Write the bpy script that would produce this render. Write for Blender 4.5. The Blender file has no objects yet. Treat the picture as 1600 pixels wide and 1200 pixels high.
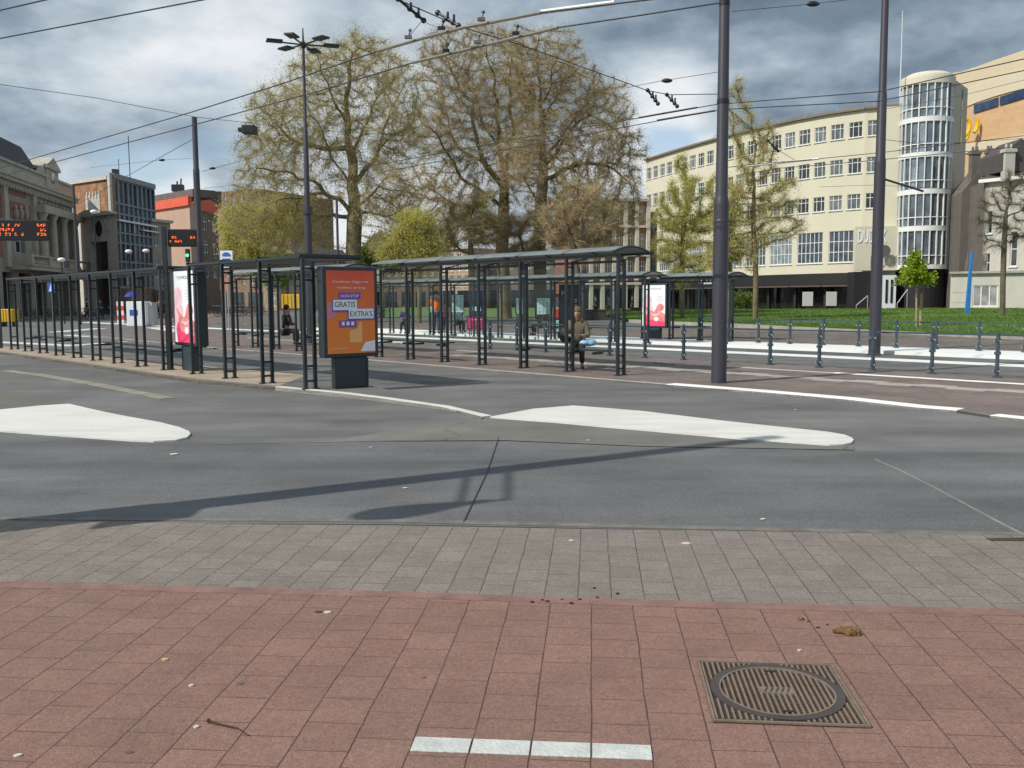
import bpy, bmesh, math, random
import numpy as np
from mathutils import Vector, Matrix
R=math.radians; PI=math.pi
random.seed(7); rng=np.random.default_rng(7)
sc=bpy.context.scene
# ---------------- camera ----------------
F=1430.0; CH=1.6; PITCH=R(5.35); ROLL=R(0.34)
_f=Vector((0,math.cos(PITCH),-math.sin(PITCH))); _r0=Vector((1,0,0)); _u0=Vector((0,math.sin(PITCH),math.cos(PITCH)))
_r=_r0*math.cos(ROLL)-_u0*math.sin(ROLL); _u=_r0*math.sin(ROLL)+_u0*math.cos(ROLL)
cam=bpy.data.cameras.new('camera'); cam.sensor_width=36; cam.lens=F/1600*36; cam.clip_end=3000; cam.clip_start=.05
camo=bpy.data.objects.new('camera',cam); sc.collection.objects.link(camo)
M3=Matrix((_r,_u,-_f)).transposed(); camo.matrix_world=Matrix.Translation((0,0,CH))@M3.to_4x4(); sc.camera=camo
def ray(x,y): return _f+_r*((x-800)/F)-_u*((y-600)/F)
def G(x,y,z=0.0):            # where the sight line of a photo point meets the level z
    d=ray(x,y); t=(z-CH)/d.z; return Vector((d.x*t,d.y*t,z))
def PY(x,y,Y):               # ... meets the depth Y
    d=ray(x,y); t=Y/d.y; return Vector((d.x*t,Y,CH+d.z*t))
# ---------------- light ----------------
SEL=R(43); SAZ=(-.863,-.505)
sunv=Vector((SAZ[0]*math.cos(SEL),SAZ[1]*math.cos(SEL),math.sin(SEL)))
sl=bpy.data.lights.new('sun','SUN'); sl.energy=4.2; sl.angle=R(.55); sl.color=(1,.95,.86)
so=bpy.data.objects.new('sun',sl); sc.collection.objects.link(so); so.rotation_euler=sunv.to_track_quat('Z','Y').to_euler()
W=bpy.data.worlds.new('World'); sc.world=W; W.use_nodes=True
sc.view_settings.view_transform='Standard'; sc.view_settings.look='None'; sc.view_settings.exposure=0.0; sc.view_settings.gamma=1
def world():
    nt=W.node_tree; n=nt.nodes; L=nt.links; n.clear()
    def N(t,**k):
        o=n.new(t)
        for a,b in k.items(): setattr(o,a,b)
        return o
    def mth(op,a,b=None,c=None,clamp=False):
        o=N('ShaderNodeMath',operation=op,use_clamp=clamp)
        for i,v in enumerate((a,b,c)):
            if v is None: continue
            if isinstance(v,(int,float)): o.inputs[i].default_value=v
            else: L.new(v,o.inputs[i])
        return o.outputs[0]
    def sstep(v,a,b,lo=0,hi=1):
        o=N('ShaderNodeMapRange',interpolation_type='SMOOTHSTEP'); L.new(v,o.inputs[0])
        for i,x in enumerate((a,b,lo,hi)): o.inputs[i+1].default_value=x
        return o.outputs[0]
    tc=N('ShaderNodeTexCoord'); d=N('ShaderNodeVectorMath',operation='NORMALIZE'); L.new(tc.outputs['Generated'],d.inputs[0]); D=d.outputs[0]
    sp=N('ShaderNodeSeparateXYZ'); L.new(D,sp.inputs[0]); X,Y,Z=sp.outputs
    k=mth('ADD',mth('MAXIMUM',Z,0.0),.30)
    cb=N('ShaderNodeCombineXYZ'); L.new(mth('DIVIDE',X,k),cb.inputs[0]); L.new(mth('DIVIDE',Y,k),cb.inputs[1]); cb.inputs[2].default_value=3.3
    def noise(sc_,det,rough,off=0,dist=0.0):
        a=N('ShaderNodeVectorMath',operation='ADD'); L.new(cb.outputs[0],a.inputs[0]); a.inputs[1].default_value=(off,off*.7,off)
        o=N('ShaderNodeTexNoise'); L.new(a.outputs[0],o.inputs['Vector']); o.inputs['Scale'].default_value=sc_; o.inputs['Detail'].default_value=det; o.inputs['Roughness'].default_value=rough; o.inputs['Distortion'].default_value=dist
        return o.outputs[0]
    n1=noise(1.3,5,.5,5.1,.15); n2=noise(3.6,6,.55,1.7,.1); n3=noise(11,4,.55,9.2)
    b=mth('ADD',mth('MULTIPLY',mth('SUBTRACT',n1,.5),1.15),mth('MULTIPLY',mth('SUBTRACT',n2,.5),1.3))
    b=mth('ADD',b,mth('MULTIPLY',mth('SUBTRACT',n3,.5),.3))
    b=mth('ADD',b,.60)
    # broad dark and bright masses of cloud, by direction
    for (px,py,rad,amt) in SKY:
        v=ray(px,py).normalized()
        o=N('ShaderNodeVectorMath',operation='DISTANCE'); L.new(D,o.inputs[0]); o.inputs[1].default_value=v
        dd=mth('ADD',o.outputs['Value'],mth('MULTIPLY',mth('SUBTRACT',n2,.5),rad*.5))
        b=mth('ADD',b,sstep(dd,0,rad,amt,0))
    ramp=N('ShaderNodeValToRGB'); L.new(b,ramp.inputs[0]); e=ramp.color_ramp.elements
    e[0].position=0.0; e[0].color=(.135,.185,.245,1); e[1].position=1.0; e[1].color=(.84,.87,.9,1)
    for p,c in ((.25,(.20,.265,.34,1)),(.48,(.34,.42,.50,1)),(.72,(.56,.64,.71,1))):
        q=e.new(p); q.color=c
    cov=None
    for (px,py,rx,amt) in BLUE:
        v=ray(px,py).normalized()
        o=N('ShaderNodeVectorMath',operation='SUBTRACT'); L.new(D,o.inputs[0]); o.inputs[1].default_value=v
        m=N('ShaderNodeVectorMath',operation='MULTIPLY'); L.new(o.outputs[0],m.inputs[0]); m.inputs[1].default_value=(1,1,2.2)
        l=N('ShaderNodeVectorMath',operation='LENGTH'); L.new(m.outputs[0],l.inputs[0])
        dd=mth('ADD',l.outputs['Value'],mth('MULTIPLY',mth('SUBTRACT',n2,.5),rx*1.6))
        s=sstep(dd,rx*.35,rx,amt,0)
        cov=s if cov is None else mth('MAXIMUM',cov,s)
    # rest of the sky, outside the photo, is half broken too
    side=sstep(Y,.5,.75,1,0)
    cov=mth('MAXIMUM',cov,mth('MULTIPLY',side,sstep(n1,.5,.62)))
    sky=N('ShaderNodeTexSky',sky_type='NISHITA'); sky.sun_disc=False; sky.sun_elevation=SEL; sky.sun_rotation=math.atan2(SAZ[0],SAZ[1])
    bg1=N('ShaderNodeBackground'); L.new(sky.outputs[0],bg1.inputs[0]); bg1.inputs[1].default_value=.14
    bg2=N('ShaderNodeBackground'); L.new(ramp.outputs[0],bg2.inputs[0]); bg2.inputs[1].default_value=1.0
    mx=N('ShaderNodeMixShader'); L.new(cov,mx.inputs[0]); L.new(bg2.outputs[0],mx.inputs[1]); L.new(bg1.outputs[0],mx.inputs[2])
    out=N('ShaderNodeOutputWorld'); L.new(mx.outputs[0],out.inputs[0])
SKY=[(1350,20,.28,-.40),(1000,30,.2,-.25),(700,25,.2,-.28),(540,20,.12,-.12),(420,105,.13,.25),(130,60,.2,.10),(20,20,.12,-.12),(60,210,.16,.10),
     (1060,150,.09,.42),(1050,225,.1,.42),(1300,130,.12,.05),(1250,60,.1,-.08),(620,200,.2,.3),(940,260,.15,.25),(30,110,.1,-.08),(270,285,.05,.6),(230,292,.04,.5),(450,420,.16,.35),(620,400,.2,.35),(1180,105,.1,.12)]
BLUE=[(240,262,.07,.85),(1042,222,.045,.8),(345,235,.05,.5),(300,120,.03,.3)]
world()
# ---------------- helpers ----------------
def mat(name,col,rough=.7,var=0.0,vs=3.0,bump=0.0,bs=30.0,metal=0.0,col2=None,spec=.5,streak=None,detail=5):
    m=bpy.data.materials.new(name); m.use_nodes=True; nt=m.node_tree; n=nt.nodes; L=nt.links; p=n['Principled BSDF']
    p.inputs['Roughness'].default_value=rough; p.inputs['Metallic'].default_value=metal; p.inputs['Specular IOR Level'].default_value=spec
    c=(*col,1); p.inputs['Base Color'].default_value=c
    tc=n.new('ShaderNodeTexCoord'); src=tc.outputs['Object']
    if streak:
        mp=n.new('ShaderNodeMapping'); mp.inputs['Scale'].default_value=streak[:3]; 
        if len(streak)>3: mp.inputs['Rotation'].default_value=(0,0,streak[3])
        L.new(src,mp.inputs[0]); src2=mp.outputs[0]
    else: src2=src
    if var>0 or col2:
        t=n.new('ShaderNodeTexNoise'); t.inputs['Scale'].default_value=vs; t.inputs['Detail'].default_value=detail; t.inputs['Roughness'].default_value=.62; L.new(src2,t.inputs['Vector'])
        r=n.new('ShaderNodeMapRange'); r.inputs[1].default_value=.3; r.inputs[2].default_value=.7; L.new(t.outputs[0],r.inputs[0])
        mx=n.new('ShaderNodeMix'); mx.data_type='RGBA'; L.new(r.outputs[0],mx.inputs[0])
        a=tuple(x*(1-var) for x in col)+(1,); b=(tuple(col2) if col2 else tuple(min(1,x*(1+var)) for x in col))+(1,)
        mx.inputs[6].default_value=a; mx.inputs[7].default_value=b; L.new(mx.outputs[2],p.inputs['Base Color'])
    if bump>0:
        t=n.new('ShaderNodeTexNoise'); t.inputs['Scale'].default_value=bs; t.inputs['Detail'].default_value=4; L.new(src,t.inputs['Vector'])
        bp=n.new('ShaderNodeBump'); bp.inputs['Strength'].default_value=bump; bp.inputs['Distance'].default_value=.02; L.new(t.outputs[0],bp.inputs['Height']); L.new(bp.outputs[0],p.inputs['Normal'])
    return m
def brickmat(name,c1,c2,mort,bw,bh,ms=.006,rot=0.0,off=.5,loc=(0,0,0),rough=.85,bump=.4,grain=.12,stain=.15,plane='xy',tint=None,fine=160,facade_rot=0.0):
    m=bpy.data.materials.new(name); m.use_nodes=True; nt=m.node_tree; n=nt.nodes; L=nt.links; p=n['Principled BSDF']; p.inputs['Roughness'].default_value=rough; p.inputs['Specular IOR Level'].default_value=.3
    tc=n.new('ShaderNodeTexCoord'); v=tc.outputs['Object']
    if plane=='xy':
        mp=n.new('ShaderNodeMapping'); mp.vector_type='TEXTURE'; mp.inputs['Location'].default_value=loc; mp.inputs['Rotation'].default_value=(0,0,rot); L.new(v,mp.inputs[0]); w=mp.outputs[0]
    else:
        mp=n.new('ShaderNodeMapping'); mp.vector_type='TEXTURE'; mp.inputs['Rotation'].default_value=(0,0,rot); L.new(v,mp.inputs[0])
        s=n.new('ShaderNodeSeparateXYZ'); L.new(mp.outputs[0],s.inputs[0]); cb=n.new('ShaderNodeCombineXYZ'); L.new(s.outputs[0],cb.inputs[0]); L.new(s.outputs[2],cb.inputs[1]); w=cb.outputs[0]
    b=n.new('ShaderNodeTexBrick'); b.offset=off; b.inputs['Color1'].default_value=(*c1,1); b.inputs['Color2'].default_value=(*c2,1); b.inputs['Mortar'].default_value=(*mort,1)
    b.inputs['Scale'].default_value=1; b.inputs['Mortar Size'].default_value=ms; b.inputs['Mortar Smooth'].default_value=.3; b.inputs['Bias'].default_value=0; b.inputs['Brick Width'].default_value=bw; b.inputs['Row Height'].default_value=bh
    # slightly wandering joints
    wn=n.new('ShaderNodeTexNoise'); wn.inputs['Scale'].default_value=2.5; L.new(w,wn.inputs['Vector'])
    wm=n.new('ShaderNodeVectorMath'); wm.operation='MULTIPLY_ADD'; L.new(wn.outputs['Color'],wm.inputs[0]); wm.inputs[1].default_value=(.02,.02,0) if plane=='xy' else (0,0,0); L.new(w,wm.inputs[2]); L.new(wm.outputs[0],b.inputs['Vector'])
    def mixc(fac,a,bc,mode='MIX'):
        mx=n.new('ShaderNodeMix'); mx.data_type='RGBA'; mx.blend_type=mode
        if isinstance(fac,float): mx.inputs[0].default_value=fac
        else: L.new(fac,mx.inputs[0])
        for i,q in ((6,a),(7,bc)):
            if isinstance(q,tuple): mx.inputs[i].default_value=q
            else: L.new(q,mx.inputs[i])
        return mx.outputs[2]
    t=n.new('ShaderNodeTexNoise'); t.inputs['Scale'].default_value=fine; t.inputs['Detail'].default_value=3; L.new(v,t.inputs['Vector'])
    r=n.new('ShaderNodeMapRange'); r.inputs[1].default_value=.3; r.inputs[2].default_value=.7; r.inputs[3].default_value=1-grain*2; r.inputs[4].default_value=1+grain*2; L.new(t.outputs[0],r.inputs[0])
    t2=n.new('ShaderNodeTexNoise'); t2.inputs['Scale'].default_value=.9; t2.inputs['Detail'].default_value=7; t2.inputs['Roughness'].default_value=.65; L.new(v,t2.inputs['Vector'])
    r2=n.new('ShaderNodeMapRange'); r2.inputs[1].default_value=.3; r2.inputs[2].default_value=.7; r2.inputs[3].default_value=1-stain*1.5; r2.inputs[4].default_value=1+stain; L.new(t2.outputs[0],r2.inputs[0])
    mm=n.new('ShaderNodeMath'); mm.operation='MULTIPLY'; L.new(r.outputs[0],mm.inputs[0]); L.new(r2.outputs[0],mm.inputs[1])
    col=b.outputs['Color']
    if tint:
        t3=n.new('ShaderNodeTexNoise'); t3.inputs['Scale'].default_value=.6; t3.inputs['Detail'].default_value=6; L.new(v,t3.inputs['Vector'])
        r3=n.new('ShaderNodeMapRange'); r3.inputs[1].default_value=.45; r3.inputs[2].default_value=.75; r3.inputs[3].default_value=0; r3.inputs[4].default_value=.6; L.new(t3.outputs[0],r3.inputs[0])
        col=mixc(r3.outputs[0],col,(*tint,1))
    vs=n.new('ShaderNodeVectorMath'); vs.operation='SCALE'; L.new(col,vs.inputs[0]); L.new(mm.outputs[0],vs.inputs['Scale']); L.new(vs.outputs[0],p.inputs['Base Color'])
    if bump>0:
        h=n.new('ShaderNodeMath'); h.operation='MULTIPLY_ADD'; L.new(b.outputs['Fac'],h.inputs[0]); h.inputs[1].default_value=-1.0; L.new(t.outputs[0],h.inputs[2])
        bp=n.new('ShaderNodeBump'); bp.inputs['Strength'].default_value=bump; bp.inputs['Distance'].default_value=.006; L.new(h.outputs[0],bp.inputs['Height']); L.new(bp.outputs[0],p.inputs['Normal'])
    return m
def glassmat(name,tint=(.80,.88,.86),gl=.10):
    m=bpy.data.materials.new(name); m.use_nodes=True; nt=m.node_tree; n=nt.nodes; L=nt.links; n.remove(n['Principled BSDF'])
    t=n.new('ShaderNodeBsdfTransparent'); t.inputs[0].default_value=(*tint,1); g=n.new('ShaderNodeBsdfGlossy'); g.inputs['Roughness'].default_value=.03
    mx=n.new('ShaderNodeMixShader'); lw=n.new('ShaderNodeLayerWeight'); lw.inputs[0].default_value=.5; fr=n.new('ShaderNodeMath'); fr.operation='POWER'; fr.inputs[1].default_value=4.0; L.new(lw.outputs['Facing'],fr.inputs[0]); a=n.new('ShaderNodeMath'); a.operation='MULTIPLY_ADD'; a.inputs[1].default_value=.35; a.inputs[2].default_value=gl*.25; a.use_clamp=True
    L.new(fr.outputs[0],a.inputs[0]); L.new(a.outputs[0],mx.inputs[0]); L.new(t.outputs[0],mx.inputs[1]); L.new(g.outputs[0],mx.inputs[2]); L.new(mx.outputs[0],n['Material Output'].inputs[0]); return m
def emat(name,col,s=1.0):
    m=bpy.data.materials.new(name); m.use_nodes=True; p=m.node_tree.nodes['Principled BSDF']; p.inputs['Base Color'].default_value=(*[c*.2 for c in col],1); p.inputs['Emission Color'].default_value=(*col,1); p.inputs['Emission Strength'].default_value=s; return m
def leafmat(name,c1,c2,vs=1.5,trans=.35):
    m=bpy.data.materials.new(name); m.use_nodes=True; nt=m.node_tree; n=nt.nodes; L=nt.links; n.remove(n['Principled BSDF'])
    tc=n.new('ShaderNodeTexCoord'); t=n.new('ShaderNodeTexNoise'); t.inputs['Scale'].default_value=vs; t.inputs['Detail'].default_value=8; t.inputs['Roughness'].default_value=.8; L.new(tc.outputs['Object'],t.inputs['Vector'])
    r=n.new('ShaderNodeMapRange'); r.inputs[1].default_value=.35; r.inputs[2].default_value=.65; L.new(t.outputs[0],r.inputs[0])
    mx=n.new('ShaderNodeMix'); mx.data_type='RGBA'; L.new(r.outputs[0],mx.inputs[0]); mx.inputs[6].default_value=(*c1,1); mx.inputs[7].default_value=(*c2,1)
    d=n.new('ShaderNodeBsdfDiffuse'); tr=n.new('ShaderNodeBsdfTranslucent'); L.new(mx.outputs[2],d.inputs[0]); L.new(mx.outputs[2],tr.inputs[0])
    ms=n.new('ShaderNodeMixShader'); ms.inputs[0].default_value=trans; L.new(d.outputs[0],ms.inputs[1]); L.new(tr.outputs[0],ms.inputs[2]); L.new(ms.outputs[0],n['Material Output'].inputs[0]); return m
class MB:
    def __init__(s): s.v=[]; s.f=[]; s.m=[]
    def add(s,vs,fs,mi=0):
        o=len(s.v); s.v+= [tuple(v) for v in vs]; s.f+=[tuple(o+i for i in f) for f in fs]; s.m+=[mi]*len(fs); return s
    def box(s,c,d,ax=None,mi=0):       # centre, full size, axes
        c=Vector(c); X,Y,Z=ax if ax else (Vector((1,0,0)),Vector((0,1,0)),Vector((0,0,1)))
        h=[q/2 for q in d]; vs=[c+X*(i*h[0])+Y*(j*h[1])+Z*(k*h[2]) for i in(-1,1) for j in(-1,1) for k in(-1,1)]
        return s.add(vs,[(0,1,3,2),(4,6,7,5),(0,4,5,1),(2,3,7,6),(0,2,6,4),(1,5,7,3)],mi)
    def bar(s,a,b,w,h=None,mi=0):      # square bar between points
        a=Vector(a);b=Vector(b);z=(b-a); l=z.length
        if l<1e-6: return s
        z/=l; x=z.cross(Vector((0,0,1)));
        if x.length<1e-3: x=Vector((1,0,0))
        x.normalize(); y=z.cross(x)
        return s.box((a+b)/2,(w,h or w,l),(x,y,z),mi)
    def tube(s,pts,r,k=8,mi=0,cap=True):
        pts=[Vector(p) for p in pts]; n=len(pts); rs=[r]*n if isinstance(r,(int,float)) else r; vs=[];prev=None
        for i,p in enumerate(pts):
            t=(pts[min(i+1,n-1)]-pts[max(i-1,0)]); t=t.normalized() if t.length>1e-9 else Vector((0,0,1))
            if prev is None:
                x=t.cross(Vector((0,0,1)));
                if x.length<1e-2: x=Vector((1,0,0))-t*t.x
            else: x=prev-t*prev.dot(t)
            x.normalize(); prev=x; y=t.cross(x)
            vs+=[p+(x*math.cos(2*PI*j/k)+y*math.sin(2*PI*j/k))*rs[i] for j in range(k)]
        fs=[(i*k+j,i*k+(j+1)%k,(i+1)*k+(j+1)%k,(i+1)*k+j) for i in range(n-1) for j in range(k)]
        if cap: fs+=[tuple(range(k-1,-1,-1)),tuple((n-1)*k+j for j in range(k))]
        return s.add(vs,fs,mi)
    def lathe(s,c,prof,k=16,mi=0):     # prof [(r,z)]
        c=Vector(c); n=len(prof); vs=[c+Vector((r*math.cos(2*PI*j/k),r*math.sin(2*PI*j/k),z)) for r,z in prof for j in range(k)]
        fs=[(i*k+j,i*k+(j+1)%k,(i+1)*k+(j+1)%k,(i+1)*k+j) for i in range(n-1) for j in range(k)]+[tuple(range(k-1,-1,-1)),tuple((n-1)*k+j for j in range(k))]
        return s.add(vs,fs,mi)
    def prism(s,poly,z0,z1,mi=0):      # poly list of xy, ccw
        n=len(poly); vs=[(p[0],p[1],z0) for p in poly]+[(p[0],p[1],z1) for p in poly]
        fs=[tuple(range(n-1,-1,-1)),tuple(range(n,2*n))]+[(i,(i+1)%n,n+(i+1)%n,n+i) for i in range(n)]
        return s.add(vs,fs,mi)
    def extr(s,poly,vec,mi=0):         # any planar polygon swept by vec
        n=len(poly); vec=Vector(vec); vs=[Vector(p) for p in poly]; vs+=[p+vec for p in vs]
        fs=[tuple(range(n-1,-1,-1)),tuple(range(n,2*n))]+[(i,(i+1)%n,n+(i+1)%n,n+i) for i in range(n)]
        return s.add(vs,fs,mi)
    def sphere(s,c,r,k=12,mi=0,sc_=(1,1,1)):
        c=Vector(c); prof=[(max(1e-4,math.sin(PI*i/k)),-math.cos(PI*i/k)) for i in range(k+1)]
        vs=[c+Vector((q*r*sc_[0]*math.cos(2*PI*j/k),q*r*sc_[1]*math.sin(2*PI*j/k),z*r*sc_[2])) for q,z in prof for j in range(k)]
        fs=[(i*k+j,i*k+(j+1)%k,(i+1)*k+(j+1)%k,(i+1)*k+j) for i in range(k) for j in range(k)]
        return s.add(vs,fs,mi)
    def mesh(s,name,mats,off=(0,0,0),smooth=False):
        me=bpy.data.meshes.new(name); o=Vector(off); me.from_pydata([(v[0]-o.x,v[1]-o.y,v[2]-o.z) for v in s.v],[],s.f)
        for m in (mats if isinstance(mats,(list,tuple)) else [mats]): me.materials.append(m)
        if any(s.m): me.polygons.foreach_set('material_index',s.m)
        bm=bmesh.new(); bm.from_mesh(me); bmesh.ops.recalc_face_normals(bm,faces=bm.faces); bm.to_mesh(me); bm.free()
        if smooth:
            me.polygons.foreach_set('use_smooth',[True]*len(me.polygons))
            try: me.set_sharp_from_angle(angle=R(40))
            except Exception: pass
        me.update(); return me
    def build(s,name,mats,parent=None,smooth=False,bevel=0):
        off=parent_off(parent); me=s.mesh(name,mats,off,smooth); o=bpy.data.objects.new(name,me); sc.collection.objects.link(o)
        if parent: o.parent=parent
        if bevel: b=o.modifiers.new('b','BEVEL'); b.width=bevel; b.segments=2; b.limit_method='ANGLE'
        return o
def parent_off(p):
    v=Vector((0,0,0))
    while p is not None: v+=p.location; p=p.parent
    return v
def tag(o,label=None,cat=None,group=None,kind=None):
    if label: o['label']=label
    if cat: o['category']=cat
    if group: o['group']=group
    if kind: o['kind']=kind
    return o
def empty(name,loc,label=None,cat=None,group=None):
    o=bpy.data.objects.new(name,None); o.empty_display_size=.2; sc.collection.objects.link(o); o.location=loc; return tag(o,label,cat,group)
def inst(o,name,me,parent,mw=None,loc=None):
    c=bpy.data.objects.new(name,me); sc.collection.objects.link(c); c.parent=parent
    if mw is not None:
        c.matrix_local=Matrix.Translation(-parent_off(parent))@mw
    return c
def copy_tree(o,parent=None):
    c=o.copy(); sc.collection.objects.link(c); c.parent=parent
    for ch in [q for q in list(bpy.data.objects) if q.parent is o]: copy_tree(ch,c)
    return c
def textmesh(s,size=1,ext=.0,align='LEFT'):
    cu=bpy.data.curves.new('t','FONT'); cu.body=s; cu.size=size; cu.extrude=ext; cu.align_x=align; cu.resolution_u=3
    o=bpy.data.objects.new('t',cu); sc.collection.objects.link(o); bpy.context.view_layer.update()
    me=bpy.data.meshes.new_from_object(o.evaluated_get(bpy.context.evaluated_depsgraph_get())); bpy.data.objects.remove(o); bpy.data.curves.remove(cu); return me
def frame(org,x,z=Vector((0,0,1))):    # matrix whose X runs along x, Y up (z), Z toward viewer
    x=Vector(x).normalized(); z=Vector(z).normalized(); n=x.cross(z); m=Matrix((x,z,n)).transposed().to_4x4(); return Matrix.Translation(org)@m
def textobj(name,s,org,x,width=None,height=.1,m=None,parent=None,ext=.01,bold=0,shear=0,zdir=Vector((0,0,1))):
    me=textmesh(s,1,0)
    xs=[v.co.x for v in me.vertices]; ys=[v.co.y for v in me.vertices]; x0,x1,y0,y1=min(xs),max(xs),min(ys),max(ys)
    sy=height/(y1-y0); sx=(width/(x1-x0)) if width else sy
    bm=bmesh.new(); bm.from_mesh(me)
    for v in bm.verts: v.co.x=(v.co.x-x0)*sx; v.co.y=(v.co.y-y0)*sy; v.co.z=0
    r=bmesh.ops.extrude_face_region(bm,geom=list(bm.faces)); 
    for g in r['geom']:
        if isinstance(g,bmesh.types.BMVert): g.co.z+=ext
    bmesh.ops.recalc_face_normals(bm,faces=bm.faces); bm.to_mesh(me); bm.free(); me.materials.clear(); me.materials.append(m)
    o=bpy.data.objects.new(name,me); sc.collection.objects.link(o)
    if parent: o.parent=parent
    o.matrix_local=Matrix.Translation(-parent_off(parent))@frame(org,x,zdir)
    return o
# ---------------- materials ----------------
PAVE=R(5.0); pu=Vector((math.cos(PAVE),-math.sin(PAVE),0)); pv=Vector((math.sin(PAVE),math.cos(PAVE),0)); PO=G(739,1159)
def asphalt(name,a,b,rot,scale=.35,dark=.55,grain=.14,cracks=True):
    m=bpy.data.materials.new(name); m.use_nodes=True; nt=m.node_tree; n=nt.nodes; L=nt.links; p=n['Principled BSDF']; p.inputs['Roughness'].default_value=.82; p.inputs['Specular IOR Level'].default_value=.35
    tc=n.new('ShaderNodeTexCoord'); v=tc.outputs['Object']
    mp=n.new('ShaderNodeMapping'); mp.inputs['Rotation'].default_value=(0,0,rot); mp.inputs['Scale'].default_value=(.25,1.5,1); L.new(v,mp.inputs[0])
    def noi(vec,s,d,lo,hi,o1,o2,rg=.6):
        t=n.new('ShaderNodeTexNoise'); t.inputs['Scale'].default_value=s; t.inputs['Detail'].default_value=d; t.inputs['Roughness'].default_value=rg; L.new(vec,t.inputs['Vector'])
        r=n.new('ShaderNodeMapRange'); r.inputs[1].default_value=lo; r.inputs[2].default_value=hi; r.inputs[3].default_value=o1; r.inputs[4].default_value=o2; L.new(t.outputs[0],r.inputs[0]); return r.outputs[0],t.outputs[0]
    f,_=noi(mp.outputs[0],scale*1.6,8,.3,.7,0,1,.65)
    mx=n.new('ShaderNodeMix'); mx.data_type='RGBA'; L.new(f,mx.inputs[0]); mx.inputs[6].default_value=(*a,1); mx.inputs[7].default_value=(*b,1)
    g,gt=noi(v,110,3,.3,.7,1-grain*2,1+grain*2.2); s,_=noi(v,.7,6,.3,.72,1.12,dark+.32); k=n.new('ShaderNodeMath'); k.operation='MULTIPLY'; L.new(g,k.inputs[0]); L.new(s,k.inputs[1])
    # light grit specks
    sp,_=noi(v,60,2,.70,.76,0,1); 
    vs=n.new('ShaderNodeVectorMath'); vs.operation='SCALE'; L.new(mx.outputs[2],vs.inputs[0]); L.new(k.outputs[0],vs.inputs['Scale']); outc=vs.outputs[0]
    if cracks:
        vo=n.new('ShaderNodeTexVoronoi'); vo.feature='DISTANCE_TO_EDGE'; vo.inputs['Scale'].default_value=.22
        wn=n.new('ShaderNodeTexNoise'); wn.inputs['Scale'].default_value=1.2; wn.inputs['Detail'].default_value=6; L.new(v,wn.inputs['Vector'])
        wm=n.new('ShaderNodeVectorMath'); wm.operation='MULTIPLY_ADD'; L.new(wn.outputs['Color'],wm.inputs[0]); wm.inputs[1].default_value=(.9,.9,0); L.new(v,wm.inputs[2]); L.new(wm.outputs[0],vo.inputs['Vector'])
        r=n.new('ShaderNodeMapRange'); r.inputs[1].default_value=.0; r.inputs[2].default_value=.004; r.inputs[3].default_value=.62; r.inputs[4].default_value=1; L.new(vo.outputs[0],r.inputs[0])
        v2=n.new('ShaderNodeVectorMath'); v2.operation='SCALE'; L.new(outc,v2.inputs[0]); L.new(r.outputs[0],v2.inputs['Scale']); outc=v2.outputs[0]
    m2=n.new('ShaderNodeMix'); m2.data_type='RGBA'; L.new(sp,m2.inputs[0]); L.new(outc,m2.inputs[6]); m2.inputs[7].default_value=(.3,.29,.27,1); L.new(m2.outputs[2],p.inputs['Base Color'])
    bp=n.new('ShaderNodeBump'); bp.inputs['Strength'].default_value=.35; bp.inputs['Distance'].default_value=.006; L.new(gt,bp.inputs['Height']); L.new(bp.outputs[0],p.inputs['Normal'])
    return m
m_asph=asphalt('asphalt',(.100,.100,.099),(.195,.191,.182),R(45),dark=.36,grain=.2,cracks=False)
m_asph2=asphalt('asphalt_blue',(.088,.091,.095),(.160,.160,.160),R(10),dark=.40,grain=.2,cracks=False)
m_asph3=asphalt('asphalt_worn',(.135,.130,.118),(.195,.187,.17),R(20),dark=.4,grain=.2)
m_sand=brickmat('sand_pavers',(.42,.345,.26),(.36,.295,.225),(.2,.17,.13),.2,.1,.004,rot=R(-48),bump=.2,grain=.12,stain=.14,fine=40)
m_brown=brickmat('brown_pavers',(.21,.165,.145),(.17,.135,.12),(.1,.085,.075),.2,.1,.004,rot=R(-48),bump=.2,grain=.12,stain=.2,fine=40)
m_tact=mat('tactile',(.36,.33,.29),.9,.15,3)
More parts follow.
